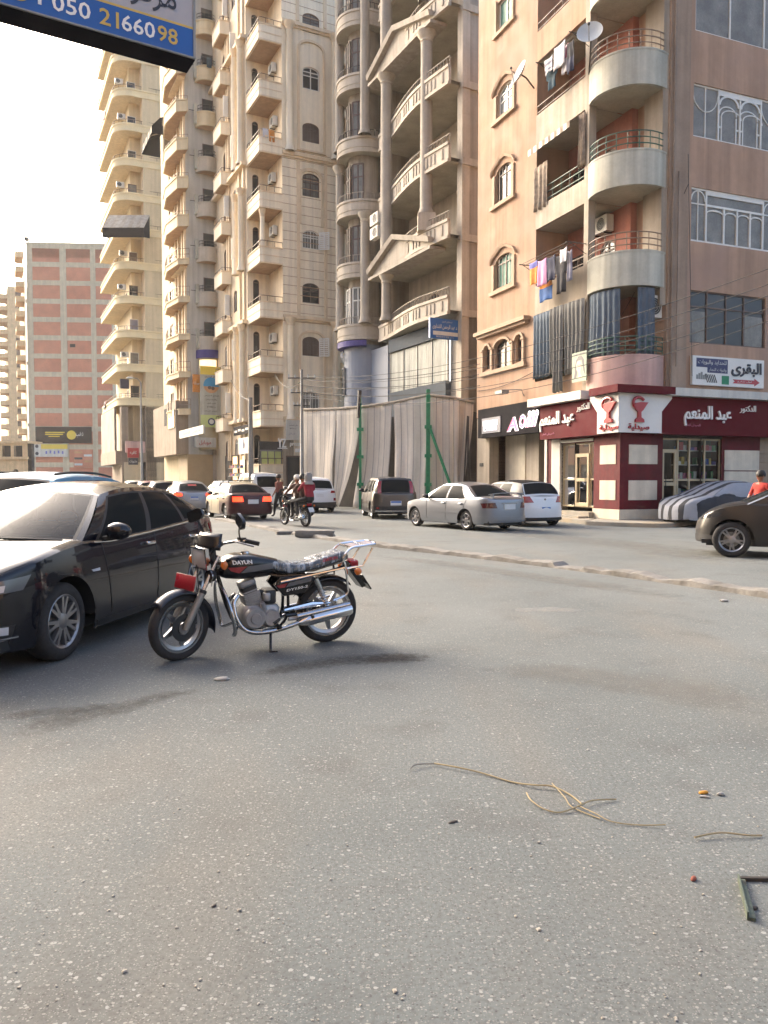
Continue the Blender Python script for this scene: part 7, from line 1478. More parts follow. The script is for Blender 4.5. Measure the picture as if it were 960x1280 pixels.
        pr = [(-.085, -.035), (-.06, -.05), (.05, -.05), (.085, -.02), (.08, .035), (.05, .05), (-.07, .045)]; q = Matrix.Translation(c) @ Matrix.Rotation(radians(90-sd*18), 4, 'Z') @ Matrix.Rotation(radians(90), 4, 'X') @ Matrix.Rotation(radians(-22*sd), 4, 'Z'); mb.prism(pr, -.014, .014, q); Pt('mirror', mb, hbo)
    mb = MB().use('rubber')
    for pts in ([(.95, .22, .99), (1.12, .16, .96), (1.15, .07, .80), (1.02, .05, .70)], [(.95, -.2, .99), (1.15, -.12, .98), (1.18, -.05, .78), (1.25, .08, .55), (1.3, .09, .42)], [(1.0, .12, .98), (1.13, .02, .93), (1.1, .02, .75)]): mb.tube(spl(pts, 6), .0055, 5)
    fork.append(Pt('cable', mb)); 
    MS = Matrix.Translation((1.13, 0, 0)) @ Matrix.Rotation(radians(steer), 4, 'Z') @ Matrix.Translation((-1.13, 0, 0))
    for o in fork: o.matrix_basis = MS @ o.matrix_basis
    # tank
    mb = MB().use(paintm); R_ = []
    for k in range(17):
        f = k/16; x = lerp(.50, 1.03, f); zt = pw([(0, .805), (.15, .825), (.45, .862), (.7, .868), (.85, .85), (.94, .80), (1, .72)], f); zb_ = pw([(0, .70), (.2, .655), (.6, .645), (.9, .66), (1, .69)], f); wd = pw([(0, .07), (.12, .10), (.45, .135), (.75, .14), (.92, .11), (1, .05)], f); R = []
        for j in range(24):
            a = 2*pi*j/24; cy, cz = cos(a), sin(a); R.append(Vector((x, wd*(abs(cy)**.55)*(1 if cy > 0 else -1), (zt+zb_)/2+(zt-zb_)/2*(abs(cz)**.7)*(1 if cz > 0 else -1))))
        R_.append(R)
    mb.loft(R_, True, True); tank = Pt('fuel_tank', mb, None, True, 50); mb = MB().use('chrome_worn'); mb.lathe([(0, .03), (.03, .028), (.036, .015), (.036, 0)], Matrix.Translation((.78, 0, .855)), 16); Pt('filler_cap', mb, tank)
    def tanky(x, z, off=.004):
        f = (x-.5)/.53; zt = pw([(0, .805), (.15, .825), (.45, .862), (.7, .868), (.85, .85), (.94, .80), (1, .72)], f); zb_ = pw([(0, .70), (.2, .655), (.6, .645), (.9, .66), (1, .69)], f); wd = pw([(0, .07), (.12, .10), (.45, .135), (.75, .14), (.92, .11), (1, .05)], f); sz = max(-1, min(1, (z-(zt+zb_)/2)/((zt-zb_)/2))); sa = abs(sz)**(1/.7); return wd*max(0, 1-sa*sa)**.275+off
    if main:
        for sd in (1, -1):
            mb = MB()
            for m_, c in (('bike_red', ((.965, .765), (.80, .772), (.87, .715), (.94, .735))), ('bike_grey', ((.79, .772), (.535, .785), (.54, .735), (.86, .715)))):
                mb.use(m_); mb.grid(lambda u, v: (lambda p: Vector((p[0], sd*tanky(p[0], p[1]), p[1])))((lerp(lerp(c[0][0], c[1][0], u), lerp(c[3][0], c[2][0], u), v), lerp(lerp(c[0][1], c[1][1], u), lerp(c[3][1], c[2][1], u), v))), [k/8 for k in range(9)], [k/3 for k in range(4)])
            Pt('decal', mb, tank, False); mb = MB().use('letter_white'); mb2 = MB(); write(mb2, 'DAYUN', Vector((0, 0, 0)), Vector((1, 0, 0)), Vector((0, 0, 1)), (.17, .035), 0, bold=.03, shear=-.1)
            for v, in zip(mb2.v): pass
            mb.add([Vector((.925-v.x if sd > 0 else .755+v.x, sd*tanky(.925-v.x if sd > 0 else .755+v.x, .79+v.z, .005), .79+v.z)) for v in mb2.v], mb2.f); Pt('lettering', mb, tank, False)
    # seat
    mb = MB().use('seat_vinyl'); R_ = []
    for k in range(21):
        f = k/20; x = lerp(.60, -.17, f); zt = pw([(0, .80), (.1, .79), (.3, .765), (.48, .765), (.6, .80), (.8, .835), (.92, .86), (1, .83)], f); zb_ = pw([(0, .72), (.25, .66), (.6, .70), (1, .765)], f); wd = pw([(0, .09), (.2, .12), (.6, .135), (.9, .12), (1, .08)], f); R = []
        for j in range(20): a = 2*pi*j/20; cy, cz = cos(a), sin(a); R.append(Vector((x, wd*(abs(cy)**.5)*(1 if cy > 0 else -1), (zt+zb_)/2+(zt-zb_)/2*(abs(cz)**.6)*(1 if cz > 0 else -1))))
        R_.append(R)
    mb.loft(R_, True, True); seat = Pt('seat', mb, None, True, 60)
    if main:
        fb = MB().use('plastic_film'); c0 = Vector((.2, 0, .75)); fb.loft([[c0+(p-c0)*1.012+Vector((0, 0, .006+.006*noise.noise(p*30))) for p in r] for r in R_[1:]], True); Pt('plastic_wrap', fb, seat, True, 80); mb = MB().use('letter_red'); write(mb, 'DAYUN', Vector((.10, .140, .775)), Vector((-1, 0, .14)).normalized(), Vector((0, 0, 1)), (.14, .03), 0, bold=.03); Pt('lettering', mb, seat, False)
    # frame, side cover, engine
    mb = MB().use('bike_black')
    for sd in (1, -1):
        y = sd*.07; mb.tube(spl([(1.05, 0, .78), (.98, y*.5, .55), (.90, y, .34), (.80, y, .20), (.6, y, .17), (.44, y, .24), (.40, y, .40), (.42, y, .62)], 4), .014, 7); mb.tube([(1.03, 0, .80), (.5, y, .66), (.1, sd*.1, .66), (-.18, sd*.1, .73)], .014, 7); mb.tube([(.42, y, .3), (.0, sd*.085, .30)], .02, 8)
    Pt('frame', mb)
    for sd in (1, -1):
        mb = MB().use(paintm); y = sd*.125; pr = [(.545, .585), (.50, .655), (.19, .66), (.17, .625), (.265, .50), (.46, .485)]; mb.loft([[Vector((x, y*e, z)) for x, z in pr] for e in (.7, .97)]+[[Vector((lerp(x, .36, .06), y*1.0+sd*.003, lerp(z, .57, .06))) for x, z in pr]], True, True); sc = Pt('side_cover', mb, None, True, 30)
        if main:
            mb = MB().use('bike_red'); o_ = y+sd*.0065; mb.poly([(x, o_, z) for x, z in ((.535, .585), (.43, .60), (.455, .565), (.51, .562))]); mb.use('bike_grey'); mb.poly([(x, o_, z) for x, z in ((.42, .602), (.20, .645), (.215, .605), (.445, .565))]); Pt('decal', mb, sc, False); mb = MB().use('letter_white'); write(mb, 'DY150-2', Vector((.44 if sd > 0 else .24, o_+sd*.0, .525)), Vector((-sd, 0, .14*1)).normalized() if sd > 0 else Vector((1, 0, -.14)).normalized(), Vector((0, 0, 1)), (.2, .022), .001, bold=.02, shear=.2); Pt('lettering', mb, sc, False)
    mb = MB().use('engine_alu'); mb.rbox(.48, .82, -.11, .11, .21, .41, .05)
    Ty = lambda x, z, y0=0: Matrix.Translation((x, y0, z)) @ Matrix.Rotation(-pi/2, 4, 'X')
    for sd in (1, -1):
        for x, z, r, d in ((.72, .31, .095, .15), (.57, .30, .075, .145), (.72, .31, .05, .162)):
            Tm = Matrix.Translation((x, 0, z)) @ Matrix.Rotation(-pi/2*sd, 4, 'X'); mb.lathe([(r, .05), (r, d-.015), (r*.88, d), (0, d)], Tm, 26)
    mb.use('engine_dark'); mb.tube([(.5, .13, .29), (.56, .135, .25)], .02, 8); Pt('engine', mb)
    mb = MB(); ax = Vector((.30, 0, .95)).normalized(); b0 = Vector((.70, 0, .39)); Tc = Matrix.Translation(b0) @ ax.to_track_quat('Z', 'Y').to_matrix().to_4x4()
    for k in range(11): mb.use('engine_alu' if k < 9 else 'engine_dark'); w_ = .078 if k < 8 else .066; mb.rbox(-w_, w_, -w_*1.05, w_*1.05, k*.0185, k*.0185+.009, .02, Tc)
    mb.use('engine_dark'); mb.rbox(-.06, .06, -.065, .065, 0, .19, .02, Tc); mb.use('engine_alu'); mb.rbox(-.06, .055, -.075, .075, .195, .25, .02, Tc); Pt('cylinder', mb)
    mb = MB().use('engine_dark'); mb.rbox(.52, .62, -.06, .1, .42, .54, .02); mb.tube([(.57, .04, .5), (.72, .02, .53)], .025, 10); mb.use('engine_alu'); mb.rbox(.58, .64, .05, .12, .45, .52, .015); mb.tube([(.62, .1, .36), (.66, .12, .44)], .022, 8); Pt('carburettor', mb)
    for sd in ((1, -1) if main else (1,)):
        y = sd*.12; mb = MB().use('chrome_worn'); mb.tube(spl([(.85, sd*.04, .50), (.895, sd*.07, .44), (.885, sd*.1, .33), (.82, y, .225), (.72, y+sd*.02, .185), (.55, y+sd*.03, .19), (.40, y+sd*.04, .225), (.30, y+sd*.045, .255)], 6), .02, 12); ex = Pt('exhaust_pipe', mb)
        mb = MB().use('chrome'); a, b = Vector((.33, y+sd*.045, .247)), Vector((-.17, y+sd*.06, .335)); mb.tube([a, a.lerp(b, .1), a.lerp(b, .2), a.lerp(b, .96), b], [.022, .04, .05, .052, .044], 18); mb.use('car_trim'); mb.tube([b, b+(b-a)*.012], .03, 12); mb.use('chrome_worn'); mb.tube([a+Vector((.02, 0, .055)), b+Vector((.02, 0, .045))], .03, 12); Pt('silencer', mb)
    mb = MB().use('chrome_worn')
    for sd in (1, -1):
        for x, yy in ((0, .02), (.035, -.02)): mb.tube(spl([(1.02, sd*.05, .62), (1.0, sd*.16, .56), (.965, sd*(.25+yy), .40), (.93, sd*(.24+yy), .24), (.925, sd*.17, .19), (.86, sd*.07, .24)], 5), .012, 8)
    Pt('crash_bar', mb) if main else None
    for sd in (1, -1):
        mb = MB().use('chrome_worn'); A, B = Vector((.17, sd*.135, .63)), Vector((.03, sd*.135, .33)); mb.tube([A, A.lerp(B, .5)], .028, 12); mb.tube([A.lerp(B, .5), B], .014, 8); hx = [A.lerp(B, .3+.6*k/60)+Vector((cos(k*.95)*.026, sin(k*.95)*.026, 0)) for k in range(61)]; mb.tube(hx, .006, 5); Pt('shock_absorber', mb)
    mb = MB().use('chrome'); mb.tube([(.46, .13, .36), (.2, .135, .40), (.02, .13, .395)], [.02, .028, .012], 8); mb.tube([(.5, .14, .62), (-.13, .14, .715)], .011, 7); mb.tube([(.5, -.14, .62), (-.13, -.14, .715)], .011, 7); mb.use('engine_alu'); mb.tube([(.42, .14, .28), (.0, .12, .295)], .018, 8); Pt('chain_guard', mb)
    mb = MB().use('bike_black'); R_ = []
    for k in range(19): a = radians(52+100*k/18); R_.append([Vector((-.335*cos(a), q*.085, .30+.335*sin(a)-.03*abs(q)**3)) for q in (-1, -.8, -.4, 0, .4, .8, 1)])
    R_ = [[Vector((-p.x if False else p.x, p.y, p.z)) for p in r] for r in R_]; mb.loft(R_, False); rm_ = Pt('rear_mudguard', mb); rm_.modifiers.new('thickness', 'SOLIDIFY').thickness = .006
    mb = MB().use('bike_black'); mb.hexa([Vector(p) for p in ((-.20, -.08, .66), (-.33, -.07, .50), (-.33, .07, .50), (-.20, .08, .66), (-.17, -.09, .76), (-.37, -.07, .52), (-.37, .07, .52), (-.17, .09, .76))]); mb.use('tail_red'); mb.rbox(-.29, -.19, -.075, .075, .68, .76, .02); mb.use('plate_white' if not main else 'bike_black'); mb.hexa([Vector(p) for p in ((-.31, -.09, .62), (-.41, -.09, .48), (-.41, .09, .48), (-.31, .09, .62), (-.32, -.09, .63), (-.42, -.09, .49), (-.42, .09, .49), (-.32, .09, .63))]); tl = Pt('tail_light', mb, None, True, 30)
    for sd in (1, -1):
        mb = MB().use('rubber'); mb.tube([(-.2, sd*.08, .68), (-.22, sd*.17, .68)], .011, 6); mb.use('orange_lens'); mb.sphere((-.225, sd*.19, .68), .034, 7); Pt('indicator', mb)
    if main:
        mb = MB().use('chrome')
        for sd in (1, -1): mb.tube(spl([(.0, sd*.15, .42), (-.13, sd*.155, .47), (-.14, sd*.15, .56), (-.12, sd*.145, .72), (-.10, sd*.14, .80), (-.17, sd*.135, .885), (-.30, sd*.13, .905), (-.43, sd*.11, .915)], 5), .0115, 8); mb.tube([(-.11, sd*.14, .70), (-.30, sd*.13, .72), (-.40, sd*.12, .88)], .01, 7)
        mb.tube(spl([(-.43, .11, .915), (-.455, .06, .917), (-.46, 0, .918), (-.455, -.06, .917), (-.43, -.11, .915)], 4), .0115, 8); mb.tube([(-.18, -.135, .89), (-.18, .135, .89)], .0115, 8)
        for y in (-.06, 0, .06): mb.tube([(-.18, y, .89), (-.45, y, .918)], .008, 7)
        mb.tube([(-.32, -.12, .907), (-.32, .12, .907)], .009, 7); Pt('luggage_rack', mb)
        mb = MB().use('bike_black'); mb.tube([(.57, .10, .19), (.60, .19, .012)], .012, 8); mb.tube([(.60, .19, .012), (.54, .2, .006)], .014, 7); Pt('side_stand', mb)
    mb = MB().use('rubber')
    for sd in (1, -1):
        for x, z in ((.52, .23), (.22, .30)): mb.tube([(x, sd*.11, z), (x, sd*.22, z)], .015, 8)
    mb.use('chrome_worn'); mb.tube([(.52, .14, .23), (.66, .15, .20), (.68, .18, .21)], .008, 6); Pt('foot_peg', mb)
rc, fc = G(407, 802), G(215, 822); hu = (fc-rc).normalized()
mk = thing('motorcycle', 'black commuter motorbike with chrome rack and plastic wrapped seat on its side stand', 'motorcycle', rc, 0); mk.rotation_euler = (radians(-3.5), 0, atan2(hu.y, hu.x)); bike(mk)

# ------------------------------------------------------------------ people
mat('skin', '8a5c42', .55, var=.06); mat('hair', (.012, .010, .009), .6, var=.1); mat('red_cloth', '8c1c2e', .85, var=.1, vs=5); mat('red_tee', 'b03428', .85, var=.1); mat('brown_cloth', '5a4236', .85, var=.15, vs=5); mat('black_cloth', (.012, .012, .013), .85, var=.15); mat('grey_scarf', '8a8680', .9, var=.12, vs=6); mat('rust_cloth', '8a5040', .85, var=.12); mat('shoe', (.02, .018, .016), .6, var=.1)
def person(label, root_loc, rz, J, cl, hairm='hair', scarf=False, group=None, cap=None, look=0):
    """J: joints (x forward, y left, z up); one skinned body coloured by limb, hair or scarf as a child"""
    r = thing('person', label, 'person', root_loc, rz, group); E_ = []; vs = []; rad = []; reg = []
    def chain(pts, rs, regs, start=None):
        prev = start
        for p, q, g in zip(pts, rs, regs):
            vs.append(Vector(p)); rad.append(q); reg.append(g); i = len(vs)-1
            if prev is not None: E_.append((prev, i))
            prev = i
        return prev
    pel = chain([J['pelvis']], [.135], ['legs']); up_ = Vector(J['neck'])-Vector(J['pelvis']); nk = Vector(J['neck'])
    ch_ = chain([Vector(J['pelvis'])+up_*.4, Vector(J['pelvis'])+up_*.82], [.125, .15], ['top', 'top'], pel); hc = Vector(J['head']); chain([nk, nk.lerp(hc, .5), hc+Vector((.0, 0, .0)), hc+Vector((0, 0, .10))], [.06, .058, .098, .075], ['skin', 'skin', 'skin', 'skin'], ch_)
    for sd in ('l', 'r'):
        s_ = 1 if sd == 'l' else -1; sh = nk+Vector((0, s_*.17, -.06)); el, ha = Vector(J['elbow_'+sd]), Vector(J['hand_'+sd]); d = (ha-el).normalized()
        e = chain([sh, sh.lerp(el, .5), el, el.lerp(ha, .5), ha], [.065, .052, .045, .04, .03], ['top', 'top', 'top', cl.get('sleeve', 'top'), 'skin'], ch_)
        for k in range(5): a = (k-2)*.28*(1 if k < 4 else 1.6); q = Vector((-d.y, d.x, 0)); q = q.normalized() if q.length > .1 else Vector((1, 0, 0)); chain([ha+d*.05+q*(.014*(k-2)), ha+d*(.085 if k < 4 else .06)+q*(.02*(k-2))+Vector((0, 0, -.012))], [.011, .008], ['skin', 'skin'], e)
        hp_ = Vector(J['pelvis'])+Vector((0, s_*.1, -.03)); kn, an = Vector(J['knee_'+sd]), Vector(J['foot_'+sd]); chain([hp_, hp_.lerp(kn, .5), kn, kn.lerp(an, .4), an, an+Vector((.13, s_*.02, -.045))], [.10, .088, .066, .06, .045, .04], ['legs']*4+['shoe', 'shoe'], pel)
    me = bpy.data.meshes.new('body'); me.from_pydata([tuple(v) for v in vs], E_, []); o = bpy.data.objects.new('body', me); COL.objects.link(o); sk = o.modifiers.new('skin', 'SKIN'); sk.use_smooth_shade = True
    for i, q in enumerate(rad): me.skin_vertices[0].data[i].radius = (q, q); me.skin_vertices[0].data[i].use_root = (i == 0)
    o.modifiers.new('sub', 'SUBSURF').levels = 1; dg = bpy.context.evaluated_depsgraph_get(); m2 = bpy.data.meshes.new_from_object(o.evaluated_get(dg)); bpy.data.objects.remove(o); bpy.data.meshes.remove(me)
    m2.name = 'body'; names = ['top', 'legs', 'skin', 'shoe']; m2.materials.clear()
    for n_ in names: m2.materials.append(MATS[cl[n_] if n_ in cl else n_])
    segs = [(vs[a], vs[b], reg[b]) for a, b in E_]
    for p in m2.polygons:
        c = p.center; best = 9; g = 'top'
        for a, b, rg in segs:
            ab = b-a; t = max(0, min(1, (c-a).dot(ab)/max(1e-9, ab.dot(ab)))); d = (c-(a+ab*t)).length
            if d < best: best, g = d, rg
        p.material_index = names.index(g if g in names else 'top'); p.use_smooth = True
    b = bpy.data.objects.new('body', m2); COL.objects.link(b); b.parent = r
    fx = Matrix.Translation(hc) @ Matrix.Rotation(look, 4, 'Z'); mb = MB().use('skin'); mb.sphere((.10, 0, .005), .022, 6, fx, (.9, .8, 1.3)); mb.use('hair')
    for y in (-.035, .035): mb.sphere((.088, y, .035), .011, 5, fx, (.5, 1.2, .8))
    mb.use('red_cloth'); mb.sphere((.09, 0, -.045), .018, 5, fx, (.4, 1.3, .4)); mb.use('skin')
    for y in (-.098, .098): mb.sphere((.0, y, .01), .024, 5, fx, (.7, .4, 1.2))
    mb.build('face', r, True, True)
    if not scarf:
        mb = MB().use(cap or hairm); mb.lathe([(0, .135), (.06, .127), (.095, .09), (.113, .04), (.112, .0), (.10, -.03)], fx @ Matrix.Translation((-.018, 0, .03)), 16); mb.build('cap' if cap else 'hair', r, True, True)
    else:
        mb = MB().use('grey_scarf'); mb.lathe([(0, .15), (.07, .138), (.115, .09), (.128, .02), (.122, -.06), (.12, -.13), (.17, -.2), (.18, -.24)], fx @ Matrix.Translation((-.035, 0, .02)), 18); mb.build('headscarf', r, True, True)
    return r
b2r = G(382, 658.5); hb2 = Vector((*hd(36), 0)); rz2 = atan2(hb2.y, hb2.x)
mk2 = thing('motorcycle', 'dark motorbike carrying three riders along the far carriageway', 'motorcycle', b2r, rz2); bike(mk2, False, 'p_grey', 0)
gR = 'riders on the moving motorbike'
def seated(x, lean=.08, arm=.55, spread=.2, z=.86): return dict(pelvis=(x, 0, z), neck=(x+lean, 0, z+.52), head=(x+lean+.03, 0, z+.66), elbow_l=(x+arm*.5, .28, z+.28), elbow_r=(x+arm*.5, -.28, z+.28), hand_l=(x+arm, .22, z+.2), hand_r=(x+arm, -.22, z+.2), knee_l=(x+.36, spread, z-.10), knee_r=(x+.36, -spread, z-.10), foot_l=(x+.25, spread+.02, z-.52), foot_r=(x+.25, -spread-.02, z-.52))
person('rider in brown jacket and white cap steering the moving motorbike', b2r, rz2, seated(.42, .1, .50), dict(top='brown_cloth', legs='black_cloth'), group=gR, cap='white_dirty')
person('bare headed passenger in dark brown squeezed in the middle of the moving motorbike', b2r, rz2, seated(.12, .06, .3, .24, .88), dict(top='brown_cloth', legs='black_cloth'), group=gR)
person('woman in dark red jacket and grey headscarf at the back of the moving motorbike', b2r, rz2, seated(-.22, .04, .3, .26, .92), dict(top='red_cloth', legs='black_cloth'), scarf=True, group=gR)
ST = lambda a=.1, st=.18: dict(pelvis=(0, 0, .93), neck=(.02, 0, 1.44), head=(.04, 0, 1.58), elbow_l=(-.08, .27, 1.14), elbow_r=(.06, -.27, 1.14), hand_l=(.08, .28, .90), hand_r=(.2, -.26, .92), knee_l=(st*.6+.03, .1, .50), knee_r=(-.02, -.1, .50), foot_l=(st, .1, .085), foot_r=(-st, -.1, .085))
p = G(349, 646); person('pedestrian in rust shirt walking beyond the moving motorbike', p, radians(150), ST(), dict(top='rust_cloth', legs='black_cloth'))
p = atY(951, 640, 18.5); person('dark haired person in red top standing behind the brown crossover', (p.x, p.y, 0), radians(200), ST(), dict(top='red_tee', legs='c_navy', sleeve='skin'))
# ------------------------------------------------------------------ signboard overhead, poles, wires
ang = atan2(.51, .86); SG = Fr(atY(243, 72, 8.0)[:2], ang, -1); zs = atY(243, 72, 8.0).z
r = thing('signboard', 'projecting blue and white phone signboard overhead at the top left corner', 'signboard', SG(-1, 0, zs)); mat('sign_grey', 'a6a4a6', .5, var=.06); mat('sign_blue', '0e529c', .45, var=.06); mat('sign_yel', 'c8aa50', .5, var=.05)
mb = MB().use('black_board'); mb.fbox(SG, -3.2, .01, -.30, -.012, zs-.02, zs+2.2); mb.build('casing', r); mb = MB().use('sign_blue'); mb.fbox(SG, -3.2, 0, -.012, .0, zs, zs+.275); mb.use('sign_yel'); mb.fbox(SG, -3.2, 0, -.012, .001, zs+.275, zs+.297); mb.use('sign_grey'); mb.fbox(SG, -3.2, 0, -.012, .0, zs+.297, zs+2.2); mb.use('steel_grey'); mb.fbox(SG, -.012, .012, -.02, .012, zs-.012, zs+2.2); mb.fbox(SG, -3.2, .01, -.02, .012, zs-.014, zs+.0); mb.build('panel', r)
mb = MB(); x = -1.34
for t, m_, w_ in (('050', 'letter_white', .34), ('21', 'sign_yel', .18), ('660', 'letter_white', .32), ('98', 'sign_yel', .20)): mb.use(m_); write(mb, t, SG(x, .006, zs+.065), SG.u, V, (w_, .155), 0, bold=.012); x += w_+(.08 if t == '050' else .025)
mb.use('sign_yel'); mb.poly([SG(-1.62+.09*cos(a*pi/9), .006, zs+.15+.09*sin(a*pi/9)) for a in range(18)]); mb.use('letter_white'); mb.fbox(SG, -1.46, -1.43, .004, .007, zs+.08, zs+.2); mb.use('ink'); write(mb, 'مركز نيو', SG(-.98, .006, zs+.335), SG.u, V, (.80, .30), 0, True, .01); write(mb, 'لاين', SG(-1.5, .006, zs+.38), SG.u, V, (.4, .28), 0, True, .01); mb.build('lettering', r)
mb = MB().use('steel_grey'); mb.tube([SG(-3.1, -.15, zs+1.6), SG(-6.5, -.15, zs+1.6)], .05, 8); mb.tube([SG(-3.1, -.15, zs+.4), SG(-6.5, -.15, zs+.4)], .05, 8); mb.build('bracket', r)
def pole(label, px, y_top, Y, rad, arms=(), m='steel_grey', lamp=None):
    t = atY(px, y_top, Y); r = thing('utility_pole', label, 'utility pole', (t.x, t.y, 0)); mb = MB().use(m); mb.tube([(t.x, t.y, 0), (t.x, t.y, 1.2), (t.x, t.y, 1.25), (t.x, t.y, t.z)], [rad*1.35, rad*1.3, rad, rad*.7], 10); mb.build('shaft', r, True)
    for z, w_ in arms:
        mb = MB().use('iron'); a = Vector((t.x-w_, t.y-.05, z)); b = Vector((t.x+w_, t.y+.05, z)); mb.tube([a, b], .035, 6); mb.build('crossarm', r)
        mb = MB().use('white_dirty')
        for k in (-1, -.5, .5, 1): mb.tube([Vector((t.x+w_*k*.95, t.y, z+.02)), Vector((t.x+w_*k*.95, t.y, z+.2))], [.05, .03], 7); mb.build('insulator', r, True); mb = MB().use('white_dirty')
    if lamp: mb = MB().use('steel_grey'); mb.tube([(t.x, t.y, t.z), (t.x+lamp*.6, t.y-.1, t.z+.35), (t.x+lamp*1.5, t.y-.2, t.z+.4)], .04, 6); mb.build('lamp_arm', r, True); mb = MB().use('dish_grey'); mb.sphere((t.x+lamp*1.8, t.y-.25, t.z+.38), .3, 8, None, (1.3, .6, .35)); mb.build('lamp_head', r, True)
    return t
t1_ = pole('grey wire pole with insulators in front of the hanging shop sign', 377, 462, 42.5, .11, [(7.1, .75), (6.3, .6), (5.6, .45)])
t2_ = pole('thick grey pole in front of the lit shop carrying the box sign', 313, 497, 41, .15)
t3_ = pole('thin grey pole with lamp in front of the cream block ground floor', 176, 478, 72, .12, (), lamp=-.5)
def wire(label, pts, rad=.014, sag=.5, nm='overhead_wire', group='overhead wires across the street'):
    A, B = Vector(pts[0]), Vector(pts[-1]); mb = MB().use('wire'); mb.tube([A.lerp(B, k/24)+Vector((0, 0, -sag*4*(k/24)*(1-k/24))) for k in range(25)], rad, 4); o = mb.build(nm); return tag(o, label, 'wire', group)
for k, (y0, y1, Y1, lb) in enumerate(((470, 318, 17, 'topmost'), (474, 338, 17.4, 'second from the top'), (480, 352, 17.8, 'middle'), (486, 368, 18.2, 'second from the bottom'), (492, 384, 18.6, 'bottom'))):
    wire(f'overhead wire crossing the pharmacy block windows, {lb} of the five', [atY(377, y0, 42.5), atY(1010, y1, Y1)], .010, .9+.1*k)
for k, (y0, y1, lb) in enumerate(((474, 455, 'upper'), (482, 468, 'middle'), (490, 482, 'lower'))): wire(f'service wire strung above the canvas hoarding to the peach wall, {lb} one', [atY(377, y0, 42.4), S1(S1.px(601, y1)[0], .05, S1.px(601, y1)[1])], .014, .35, group='service wires above the hoarding')
wire('slack cable along the peach side wall above the showroom sign', [S1(S1.px(598, 489)[0], .06, S1.px(598, 489)[1]), S1(S1.px(668, 465)[0], .06, S1.px(668, 465)[1])], .014, .15); wire('long thin cable sloping from the pilaster to the first floor balcony', [F1(tP-.1, .2, zp[2]-1), S1(sB, .2, zp[0]-.6)], .01, .4); wire('cable hanging down the corner pilaster past the air conditioner', [F1(tP-.15, .22, zp[2]), F1(tP+.2, .2, 5.1)], .01, .0)
wire('cables looping from the beige tower corner to the pole', [atY(377, 476, 42.5), F3(-1, 1.0, F3.px(345, 470)[1])], .02, .6); wire('cable from the thick pole to the banner on the pale block', [atY(313, 500, 41), F4(3, 1.5, F4.px(285, 470)[1])], .02, .5)

# ------------------------------------------------------------------ things lying on the road
R = random.Random(11); mat('straw', 'a09272', .9, var=.15); mat('orange_peel', 'b8842c', .7, var=.1); mat('paper', 'a5a29a', .8, var=.05); mat('pebble', 'a39e92', .9, var=.2, vs=9)
def strand(name, label, cat, pp, rad, m, z=.012):
    P = [G(*q) for q in pp]; S_ = spl([Vector((p.x, p.y, z+.006*sin(i*1.7))) for i, p in enumerate(P)], 7); mb = MB().use(m); mb.tube(S_, rad, 5); return tag(mb.build(name, smooth=True), label, cat)
strand('twine', 'long frayed piece of straw coloured twine on the asphalt', 'twine', [(543, 957), (570, 963), (600, 968), (640, 979), (668, 985), (690, 987), (712, 995), (727, 1007)], .0042, 'straw'); strand('twine', 'looped end of the straw twine lying in an arc', 'twine', [(658, 994), (664, 1005), (680, 1014), (700, 1017), (722, 1012), (740, 1005), (770, 1001)], .0036, 'straw'); strand('twig', 'thin twig trailing right from the straw twine', 'twig', [(722, 1010), (745, 1022), (765, 1030), (800, 1033), (832, 1035)], .003, 'straw'); strand('twig', 'short grey twig left of the straw twine', 'twig', [(513, 964), (520, 960), (543, 957)], .003, 'concrete'); strand('twig', 'thin strand crossing the straw twine near its loop', 'twig', [(690, 982), (705, 1000), (716, 1012), (750, 1025)], .003, 'straw'); strand('twig', 'thin dark twig near the right edge beyond the metal frame', 'twig', [(868, 1050), (900, 1046), (935, 1047), (952, 1046)], .004, 'straw')
a = Vector(G(924, 1102)); b_ = Vector(G(936, 1151)); c_ = Vector(G(990, 1103)); r = thing('metal_frame', 'rusty green angle iron frame set in the asphalt at the right edge', 'metal frame', a); mat('green_iron', '5a6456', .7, var=.3, vs=30, dirt='4a3a2a', dirt_s=18); mb = MB().use('green_iron'); d = (b_-a).normalized(); q = Vector((-d.y, d.x, 0)); mb.hexa([p+Vector((0, 0, z)) for z in (.0, .012) for p in (a-q*.002, b_-q*.002, b_+q*.022, a+q*.02)]); mb.hexa([p+Vector((0, 0, z)) for z in (.0, .03) for p in (a-q*.006, b_-q*.006, b_, a)]); mb.build('side_bar', r); mb = MB().use('iron'); mb.hexa([p+Vector((0, 0, z)) for z in (0, .014) for p in (a, c_, c_+Vector((0, .014, 0)), a+Vector((0, .014, 0)))]); mb.build('top_bar', r)
def bit(name, label, cat, px, py, sx, sy, sz, m, rz=0, seed=0):
    mb = MB().use(m); p = G(px, py); N = 7; T = Matrix.Translation(p+Vector((0, 0, sz*.6))) @ Matrix.Rotation(rz, 4, 'Z'); mb.sphere((0, 0, 0), 1, 6, T, (sx, sy, sz))
    for v in mb.v: v += Vector((sx, sy, sz))*.35*noise.noise(v*40+Vector((seed, 0, 0))); v.z = max(.001, v.z)
    return tag(mb.build(name, smooth=True, ang=60), label, cat)
